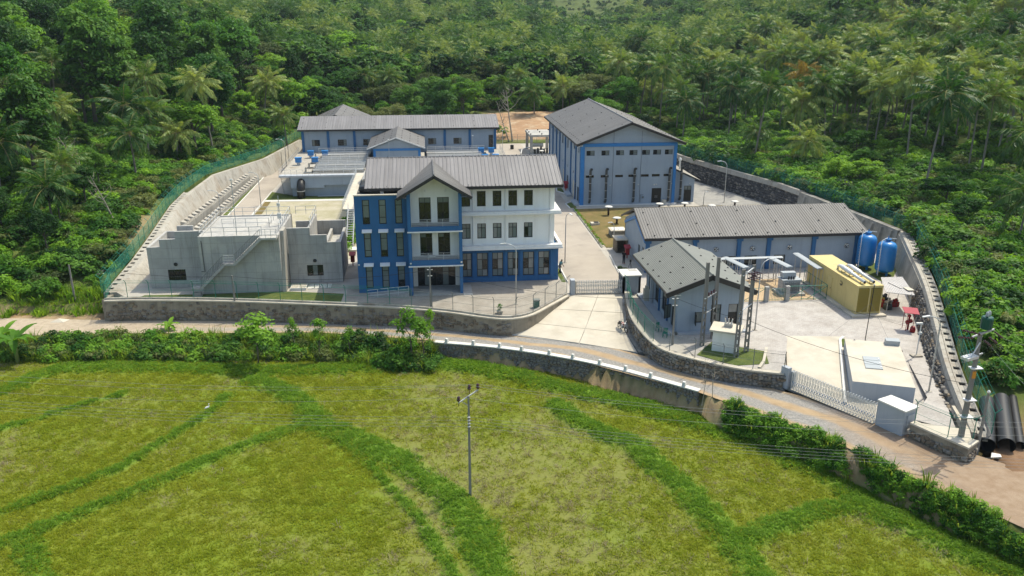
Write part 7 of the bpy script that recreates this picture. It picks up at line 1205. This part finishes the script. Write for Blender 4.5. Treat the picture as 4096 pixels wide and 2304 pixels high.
# --- palms placed from the photograph: (crown, base) points
taken = []
ORD = 'first second third fourth fifth sixth seventh eighth ninth tenth eleventh twelfth thirteenth fourteenth fifteenth sixteenth'.split()
def ordered(things, what):
    sx_ = lambda o: (Vector(o.location).dot(Vector(_r)))/(Vector(o.location)-Vector((0, 0, CAM_H))).dot(Vector(_f))
    for k, o in enumerate(sorted(things, key=sx_)): o['label'] = ORD[k]+' from the left among '+what
def survey_palms(lst, lab, grp, smin=.8):
    out_ = []
    for cx, cy, bx, by in lst:
        x, y, z = hit(bx, by); h = zat(cx, cy, y)-z; h = max(3.5, min(17, h)); taken.append((x, y)); out_.append(palm(x, y, z, h, lab, grp, s=1.0 if h > 7 else .85))
    return out_
LPALM = survey_palms([(212, 425, 240, 575), (524, 419, 530, 650), (624, 442, 613, 640), (524, 535, 546, 735), (257, 657, 276, 815), (204, 745, 215, 910), (894, 326, 822, 630), (613, 315, 612, 560), (226, 248, 245, 450), (94, 232, 100, 450), (33, 563, 40, 790), (1131, 458, 1140, 570), (740, 530, 722, 660), (1080, 330, 1085, 520)], 'coconut palm rising from the forest on the left slope', 'palms in the left forest')
BPALM = survey_palms([(1452, 298, 1465, 446), (1508, 323, 1510, 425), (1553, 303, 1563, 456), (1609, 298, 1614, 412), (1695, 318, 1694, 400), (2081, 298, 2080, 420), (2139, 363, 2134, 474), (2255, 343, 2250, 450), (2010, 330, 2012, 440)], 'tall thin coconut palm standing behind the gallery building', 'palms behind the gallery building')
survey_palms([(2841, 186, 2846, 400), (2935, 348, 2910, 570), (3059, 348, 3050, 660), (3183, 161, 3183, 380), (3071, 205, 3075, 420), (3202, 317, 3200, 500), (3326, 310, 3330, 500), (3469, 155, 3481, 400), (3624, 298, 3605, 660), (3767, 379, 3723, 800), (3953, 385, 3916, 720), (4071, 546, 4085, 760), (3618, 81, 3620, 330), (3823, 50, 3825, 330), (3866, 124, 3866, 380), (3990, 93, 3990, 380), (3258, 143, 3258, 380), (2730, 404, 2736, 560), (3009, 528, 3015, 640), (3214, 559, 3220, 680), (3369, 490, 3370, 580), (2655, 348, 2660, 480), (2798, 310, 2800, 490), (2568, 348, 2570, 450), (4060, 780, 4075, 1000), (4020, 250, 4020, 480), (3700, 200, 3700, 450), (3540, 240, 3545, 480)], 'coconut palm in the grove on the right hillside', 'palms of the right hillside grove')

ordered(LPALM, 'the coconut palms in the left forest'); ordered(BPALM, 'the thin palms behind the gallery building')
def rp():
    y = U(125, 310); return U(np.interp(y, *WRX)+max(9, 30-(y-120)*.2), min(62+y*.62, 245)), y
for x, y in pois(270, rp, 3.9, avoid=taken):
    z = T(x, y)
    if visible(x, y, z+10): taken.append((x, y)); palm(x, y, z, U(9.5, 15), 'coconut palm in the grove on the right hillside', 'palms of the right hillside grove', U(.85, 1.1), 3 if random.random() < .04 else None)
# --- broadleaf trees on the left slope
PALMS_L = [q for q in taken if q[0] < -25]
def hides(x, y): return any(y < b+2 and b-y < 34 and abs(x-a*y/b) < 4.2 for a, b in PALMS_L)
def lp():
    y = U(101, 260); return U(max(-46-y*.42, -160), np.interp(y, *WLX)-max(5.5, 11-(y-100)*.05)), y
for x, y in pois(170, lp, 4.3):
    z = T(x, y)
    if not visible(x, y, z+6): continue
    dl = np.interp(y, *WLX)-x; h = U(6, 9) if dl < 12 else U(8, 12) if y < 128 else U(11, 20)
    if hides(x, y): h = U(3.5, 6)
    v = random.choices(range(7), (4, 7, 3, 1, 6, 1, 2))[0]; taken.append((x, y)); tree(x, y, z, h, 'broadleaf tree in the dense forest on the left slope', 'forest trees on the left slope', v, U(.75, 1.05))
for px, py, h, v, w, lab in ((385, 520, 20, 4, 1.0, 'tall creeper draped tree rising above the left forest'), (660, 480, 22, 4, .9, 'highest dark tree with hanging creepers in the left forest'), (820, 500, 20, 4, .8, 'tall creeper column tree right of the highest left tree'), (790, 640, 12, 3, 1.1, 'bright green rounded tree behind the leaning palm'), (1180, 470, 15, 4, .6, 'narrow creeper covered column tree left of the gallery'), (60, 470, 14, 3, 1.3, 'broad bright green tree at the left edge')):
    x, y, z = hit(px, py); tree(x, y, z, h, lab, None, v, w)
# --- trees behind the gallery and at the foot of the back hill
def bp_():
    y = U(207, 268); return U(-78, 62+(y-205)*.3), y
for x, y in pois(120, bp_, 5.2, avoid=taken):
    if 13 < x < 44 and y < 238: continue
    z = T(x, y)
    if not visible(x, y, z+4): continue
    taken.append((x, y)); tree(x, y, z, U(6.5, 11.5), 'broadleaf tree in the belt behind the compound', 'tree belt behind the compound', random.choices(range(7), (3, 3, 2, 2, 2, 5, 2))[0], U(.8, 1.25))
for px, py, h, v, w, lab in ((1370, 330, 17, 0, 1.25, 'big domed bright tree on the hill left of the thin palms'), (1480, 350, 13, 2, 1.1, 'dark round tree right of the big domed tree'), (1850, 420, 9, 5, 1.2, 'pale feathery bamboo clump behind the gallery roof')):
    x, y, z = hit(px, py); tree(x, y, z, h, lab, None, v, w)
# --- a few trees and shrubs on the right slope
def sp3():
    y = U(66, 150); return U(np.interp(y, *WRX)+7, min(60+y*.5, 130)), y
STR_ = []
for x, y in pois(30, sp3, 6.5, avoid=taken):
    z = T(x, y)
    if visible(x, y, z+2) and len(STR_) < 16: STR_.append(tree(x, y, z, U(3.2, 6.2), 'small leafy tree in the scrub on the right slope', 'small trees in the right scrub', random.choice((0, 3, 6, 0)), U(.9, 1.3)))
ordered(STR_, 'the small leafy trees in the right scrub')
x, y, z = hit(3430, 770); tree(x, y, z, 5.5, 'bright bushy tree beside the black water tank', None, 3, 1.3)
# --- undergrowth masses
def mass(name, lab, cat, n, gen, srcs, sc, z0=0., zf=None):
    pts = []; 
    for _ in range(n*4):
        if len(pts) >= n: break
        x, y = gen(); z = T(x, y) if zf is None else zf(x, y)
        if 38 < x < 51 and y < 60: continue
        if visible(x, y, z+2, .12): pts.append((x, y, z+z0))
    m = len(pts); s = RNG.uniform(sc[0], sc[1], m); return scatter(name, lab, cat, srcs, pts, RNG.integers(0, len(srcs), m), np.stack([s*RNG.uniform(.8, 1.3, m), s*RNG.uniform(.8, 1.3, m), s], 1))
def g_r():
    y = U(50, 320); return np.interp(y, *WRX)+1.2+abs(random.gauss(0, 1))*34, y
def g_n():
    y = U(50, 175); return np.interp(y, *WRX)+.9+abs(random.gauss(0, 1))*(15+.1*max(0, 110-y)), y
mass('undergrowth', 'low green scrub and creepers on the slope above the right wall', 'undergrowth', 2100, g_n, [BS[0], BS[2], BS[3], BS[1], BS[0]], (.5, 1.7), -.1)
def g_g():
    while True:
        x, y = g_r()
        if y > 112 and x > np.interp(y, *WRX)+14: return x, y
mass('grove_undergrowth', 'dark shaded undergrowth beneath the right palm grove', 'undergrowth', 1700, g_g, [BS[2], BS[2], BS[0]], (.6, 1.5), -.3)  # mostly dark leaf bushes: the shade between the palms is put into leaf colour
def g_l():
    y = U(97.5, 240); return np.interp(y, *WLX)-2.2-abs(random.gauss(0, 1))*26, y
mass('undergrowth', 'low shrubs and ferns under the left forest', 'undergrowth', 2000, g_l, BS, (.5, 1.5), -.1)
def g_b(): return U(-70, 75), U(204, 262)
_gb = lambda: next(q for q in iter(g_b, None) if not (14 < q[0] < 44 and q[1] < 236))
mass('undergrowth', 'low bushes under the tree belt behind the compound', 'undergrowth', 900, _gb, BS, (.8, 2.0), -.1)
# --- far wood on the hills
def g_f():
    y = 255+900*random.random()**1.7; return U(-.58*y-20, .78*y+20), y
fp_, fi_, fs_ = [], [], []
for _ in range(32000):
    x, y = g_f(); 
    if x > np.interp(y, *WRX)+20 and y < 300: continue
    z = T(x, y)
    if not visible(x, y, z+8, .05): continue
    pn = vnoise(x, y, 60, 77); far_scrub = x > 120 and y > 600 and vnoise(x, y, 90, 5) > .3
    if far_scrub: k = random.choice((0, 2, 2, 0)); s = U(.3, .6)
    else: k = 4 if random.random() < (.75 if pn > .45 and y < 480 else .2) else random.choices(range(4), (4, 4, 1, 2))[0]; s = U(.7, 1.45)
    fp_.append((x, y, z)); fi_.append(k); fs_.append(s)
    if len(fp_) >= 10500: break
scatter('forest', 'distant hazy forest of broadleaf trees and palms covering the hills', 'forest', FARC+[FARP], fp_, fi_, fs_)
# --- hedge, banana plants and young trees between road and field
def tuft(name, seed, mat, n=12, h=.35, w=.02, spread=.18, bend=.5):
    g = np.random.default_rng(seed); co = []; f = []
    for k in range(n):
        a = g.uniform(0, 6.28); b = np.array([np.cos(a), np.sin(a), 0])*g.uniform(0, spread); hh = h*g.uniform(.6, 1.2); d = np.array([np.cos(a), np.sin(a), 0])*bend*hh*g.uniform(.3, 1.2); s = np.array([-np.sin(a), np.cos(a), 0])*w; m = b+d*.35+np.array([0, 0, hh*.62]); t = b+d+np.array([0, 0, hh*g.uniform(.75, 1)])
        i = len(co); co += [b-s, b+s, m+s*.8, m-s*.8, t]; f += [(i, i+1, i+2, i+3), (i+3, i+2, i+4, i+4)]
    me = bpy.data.meshes.new(name); me.from_pydata([tuple(c) for c in co], [], [q if q[3] != q[2] else q[:3] for q in f]); me.materials.append(mat); return me
TG = [tuft('tuft', 71, GGR, 14, .17, .022, .3, 1.5), tuft('tuft', 72, GGR, 12, .13, .025, .32, 2.0)]; TD = [tuft('tuft', 73, GDR, 10, .22, .014, .16, 1.3), tuft('tuft', 74, GDR, 9, .16, .016, .2, 1.8)]
TW_ = [tuft('weed', 75, GWD, 16, .18, .03, .3, 1.6), tuft('weed', 76, GWD, 12, .26, .03, .26, 1.1), crown('weed', 175, GWD, .28, .1, .06, 5, 9, .075, .15, .6, .0), tuft('weed', 176, GWD, 14, .15, .03, .32, 2.0)]; TH = [tuft('reed', 77, GHG, 22, 1.5, .035, .35, .55), tuft('reed', 78, GHG, 18, 1.1, .04, .4, .7), tuft('reed', 79, GWD, 18, .9, .05, .4, .8)]
def field_scatter(name, lab, cat, n, srcs, prob, sc):
    X = RNG.uniform(-60, 50, n); Y = RNG.uniform(36, 87, n); ok = (Y < ylow(X)-.8) & (RNG.random(n) < prob(X, Y)); X, Y = X[ok], Y[ok]; Z = fieldz(X, Y); v = np.array([visible(a, b, c, .03) for a, b, c in zip(X, Y, Z)]); X, Y, Z = X[v], Y[v], Z[v]; m = len(X)
    return scatter(name, lab, cat, srcs, np.stack([X, Y, Z-.02], 1), RNG.integers(0, len(srcs), m), RNG.uniform(*sc, m))
field_scatter('field_grass', 'short yellow green grass growing over the fallow field', 'grass', 85000, TG, lambda X, Y: np.clip(1.0-dryf(X, Y)*.8-bund(X, Y)[0]*.6, .1, 1), (.7, 1.3))
field_scatter('stubble', 'dry straw coloured stubble tufts in the field', 'stubble', 45000, TD, lambda X, Y: np.clip(dryf(X, Y)*1.0-bund(X, Y)[0]-.05, .01, .85)*np.clip(.35+1.3*(fbm(X, Y, 1.6, 55, 2)-.35), 0, 1), (.6, 1.4))
field_scatter('bund_weeds', 'leafy green weeds growing on the field bunds', 'weeds', 150000, TW_, lambda X, Y: np.clip(bund(X, Y)[0]*.9-.05, 0, .75), (.6, 1.15))
def hedge_pts(n, x0, x1, d0, d1, zf=None):
    out = []
    for _ in range(n): x = U(x0, x1); d = U(d0, d1); y = float(ylow(x))-d; out.append((x, y, max(T(x, y), FZ-.3)-.1))
    return out
pts = hedge_pts(2600, -56, .2, 1.0, 4.8); m = len(pts); scatter('hedge_grass', 'tall grass and reeds filling the bank between left road and field', 'tall grass', TH, pts, RNG.integers(0, 3, m), RNG.uniform(.6, 1.25, m))
pts = hedge_pts(380, -56, .3, 1.2, 4.6); m = len(pts); scatter('hedge', 'leafy bushes tangled along the bank between left road and field', 'hedge', BS, pts, RNG.integers(0, 4, m), RNG.uniform(.5, 1.15, m))
def along(poly, n, w, z=None):
    pl = surv(poly, -2.1); out = []; L = [math.hypot(b[0]-a[0], b[1]-a[1]) for a, b in zip(pl[:-1], pl[1:])]
    for _ in range(n):
        i = random.choices(range(len(L)), L)[0]; t = U(0, 1); x = pl[i][0]+(pl[i+1][0]-pl[i][0])*t+U(-w, w); y = pl[i][1]+(pl[i+1][1]-pl[i][1])*t+U(-w, w); out.append((x, y, max(-3.0, min(T(x, y)-.2, -1.75))+U(-.2, .2)))
    return out
CRP = [crown('creeper', 81, G1, .5, .35, .3, 8, 30, .085, .3, .9), crown('creeper', 82, G3, .45, .3, .3, 7, 30, .085, .3, .9), TH[1]]
for n, x0, x1, lab in ((420, 24.8, 31.2, 'dense creepers hanging over the road edge before the yard gate'), (1100, 31.9, 52, 'long dense creeper hedge between red road and ditch at lower right')):
    pts = []
    for _ in range(n):
        x = U(x0, x1); d = U(.05, 2.2)
        if fbm(x, d*2, 2.2, 61, 3) < .36: d = 1.2
        y = float(ylow(x))-d; pts.append((x, y, max(T(x, y), -3.3)-.2+.3*math.sin(x*2.1)*math.sin(x*.7)))
    scatter('creeper_hedge', lab, 'hedge', CRP, pts, RNG.choice([0, 0, 0, 0, 1, 1, 2], n), RNG.uniform(.35, 1.15, n))
dp = surv([(1760, 1045), (1850, 1085), (2080, 1165), (2250, 1270), (2450, 1370), (2640, 1460)], FZ); dt = MB(); ribbon(dt, dp, -.8, .8, FZ-.5, FZ+.06); struct(dt.build('ditch_water', M('muddy_ditch_water', (.09, .045, .02), .12, .2, 1, spec=.5)))
vw = [(U(-62, -36.8), U(93.6, 99), 0) for _ in range(900)]; vw = [(a, b, T(a, b)) for a, b, _ in vw if random.random() < np.clip((b-93.5)/3+fbm(a, b, 3, 8)-.4, .05, 1)]; m = len(vw); scatter('verge_weeds', 'low weeds on the dirt verge left of the boundary wall', 'weeds', TW_[:2]+[TH[2], TG[0]], vw, RNG.integers(0, 4, m), RNG.uniform(.6, 1.4, m))
BAN = MB(); 
for k in range(9):
    a = k*2.4; e = .5+.09*k; L = 1.9-.06*k; w = .3; pp = []
    for i in range(7): t = i/6; q = 1.35-e*t*1.6; pp.append(Vector((math.cos(a)*L*t*math.cos(.5*q-.2), math.sin(a)*L*t*math.cos(.5*q-.2), 1.5+L*t*math.sin(q)*.9)))
    sd = Vector((-math.sin(a), math.cos(a), 0)); ws = [.03, .2, .3, .32, .28, .17, .01]
    for i in range(6): BAN.quad(pp[i]-sd*ws[i], pp[i]+Vector((0, 0, -.05)), pp[i+1]+Vector((0, 0, -.05)), pp[i+1]-sd*ws[i+1]); BAN.quad(pp[i]+Vector((0, 0, -.05)), pp[i]+sd*ws[i], pp[i+1]+sd*ws[i+1], pp[i+1]+Vector((0, 0, -.05)))
banl = BAN.mesh('leaves', (0, 0, 0), True); banl.materials.append(G3); bans = MB().tube([(0, 0, -.5), (0, 0, 1.0), (.05, 0, 1.6)], [.16, .13, .08], 8).mesh('stem', (0, 0, 0), True); bans.materials.append(M('banana_stem', (.16, .2, .06), .6))
for px, py, s, lab in ((70, 1440, 1.35, 'large banana plant at the left edge of the field'), (680, 1345, .75, 'small banana plant sprouting from the roadside hedge'), (20, 1400, 1.1, 'banana plant half cut by the left picture edge')):
    x, y, z = P(px, py, -2.9); t = thing('banana_plant', lab, 'banana plant', (x, y, z), None); a = inst('leaves', banl, None, (0, 0, 0)); a.parent = t; b = inst('stem', bans, None, (0, 0, 0)); b.parent = t; t.scale = (s, s, s); t.rotation_euler.z = px
YC = [crown('crown', 91, G3, .75, .9, 2.6, 16, 44, .13, .42, .8), crown('crown', 92, G1, .6, 1.1, 2.7, 15, 44, .12, .38, .8)]; YT = trunk('trunk', 93, 1.9, .06, BARK, 3, .5)
for px, py, h, w, v, lab in ((1030, 1445, 5.0, 1.45, 0, 'leafy young tree standing highest in the roadside hedge'), (1285, 1435, 4.2, .75, 1, 'thin creeper wrapped young tree in the hedge'), (1400, 1420, 3.2, .7, 0, 'slim sapling in front of the boundary wall'), (1640, 1440, 5.6, .95, 0, 'tall young tree with separate leaf clumps at the hedge end'), (1690, 1440, 4.6, .7, 0, 'second young tree beside the tall one at the hedge end'), (1725, 1400, 4.4, .5, 1, 'pale sapling in front of the roadside pole'), (1175, 1400, 3.6, .6, 0, 'sapling left of the creeper wrapped tree')):
    x, y, z = P(px, py, -2.9); t = thing('young_tree', lab, 'tree', (x, y, z)); s = h/3.7; c = inst('crown', YC[v], None, (0, 0, 0)); c.parent = t; c.scale = (s*w, s*w, s); k = inst('trunk', YT, None, (0, 0, 0)); k.parent = t; k.scale = (s, s, s); t.rotation_euler.z = px
def bare(name, lab, x, y, z, h, seed, mat=WOODB, spread=.5, r=.07, lean=0):
    g = random.Random(seed); t = thing(name, lab, 'tree', (x, y, z)); mb = MB(); top = Vector((x+lean, y, z+h)); b0 = Vector((x, y, z-.3)); mb.tube([b0, b0.lerp(top, .5)+Vector((g.uniform(-.2, .2), 0, 0)), top], [r, r*.65, r*.2], 6); mb.build('trunk', mat, t); br_ = MB()
    for k in range(9):
        f = g.uniform(.35, .95); p = b0.lerp(top, f); a = g.uniform(0, 6.28); q = p+Vector((math.cos(a), math.sin(a)*.7, g.uniform(.5, 1.1)))*h*spread*(1.1-f)*.8; br_.tube([p, p.lerp(q, .5)+Vector((0, 0, -.03*h)), q], [r*.4, r*.25, r*.08], 5)
        for _ in range(2): w2 = p.lerp(q, g.uniform(.4, .9)); br_.tube([w2, w2+Vector((g.uniform(-1, 1), g.uniform(-1, 1), g.uniform(.3, 1)))*h*.12], [r*.15, r*.05], 4)
    br_.build('branches', mat, t)
x, y, z = P(2850, 1610, -1.6); bare('bare_sapling', 'thin bare sapling at the road edge, right of a pair', x, y, z, 4.4, 1, r=.04); x, y, z = P(2808, 1610, -1.6); bare('bare_sapling', 'thin bare sapling at the road edge, left of a pair', x, y, z, 4.2, 2, r=.035)
bare('dead_tree', 'forked dead tree with pale trunks beside the orange earth bank', 21.5, 203.8, .5, 12, 3, r=.22, spread=.7, lean=-1.5); bare('dead_tree', 'leaning bare trunk left of the forked dead tree', 20.6, 203.6, .5, 9.5, 4, r=.16, spread=.35, lean=-3)
x, y, z = hit(380, 760); bare('dead_tree', 'leafless grey tree leaning over the shrubs on the left slope', x, y, z, 8, 5, r=.14, spread=.8, lean=-4); x, y, z = hit(470, 905); bare('dead_tree', 'bare pale branch tree standing on the left slope above the pole', x, y, z, 7, 6, r=.12, spread=.6, lean=-2.5)
# small planting inside the compound
pts = [(24.0+U(-.12, .12), y, .1) for y in np.arange(108.5, 131, .16)]; m = len(pts); scatter('border_plants', 'low yellow green border plants along the lawn kerb', 'border plants', [crown('border', 95, G3, .2, .18, .2, 4, 14, .07, .14), crown('border', 96, GPY, .2, .16, .2, 4, 12, .07, .14)], pts, RNG.choice([0, 0, 1], m), RNG.uniform(.45, .9, m))
pts = [(U(-13.2, -10.6), U(108, 124), .05) for _ in range(46)]; m = len(pts); scatter('weed_patch', 'tall weeds growing behind the office beside the sandy patch', 'weeds', [BS[0], BS[1]], pts, RNG.integers(0, 2, m), RNG.uniform(.4, 1.1, m))
pl_ = thing('potted_plant', 'young plant in a square pot inside the forecourt fence', 'plant', (7.4, 83.4, 0)); MB().add([(7.15, 83.15, 0), (7.65, 83.15, 0), (7.65, 83.65, 0), (7.15, 83.65, 0), (7.05, 83.05, .4), (7.75, 83.05, .4), (7.75, 83.75, .4), (7.05, 83.75, .4)], [(3, 2, 1, 0), (4, 5, 6, 7), (0, 1, 5, 4), (1, 2, 6, 5), (2, 3, 7, 6), (3, 0, 4, 7)]).build('pot', CONCW, pl_); inst('leaves', YC[1], pl_, (7.4, 83.4, -.25), scale=(.35, .35, .35))
inst('shrub_ball', BS[2], None, (18.6, 206.5, T(18.6, 206.5)+1.0), scale=(1.2, 1.2, 1.3)); o = bpy.data.objects['shrub_ball']; tag(o, 'single dark round shrub on the orange earth bank', 'shrub')
# ------------------------------------------------------------------ haze
hz = MB().box(-580, 1120, -140, 1470, -8, 140).build('haze', MATS['bark'], None, at=(0, 0, 0)); hm, ns, ls = newmat('humid_air'); out = N(ns, 'OutputMaterial'); pv = N(ns, 'VolumePrincipled'); pv.inputs['Color'].default_value = (.75, .88, 1, 1); pv.inputs['Density'].default_value = .00009; pv.inputs['Anisotropy'].default_value = .2; ls.new(pv.outputs[0], out.inputs['Volume'])
hz.data.materials[0] = hm; tag(hz, 'thin humid haze lying over the whole valley', 'haze', kind='stuff')
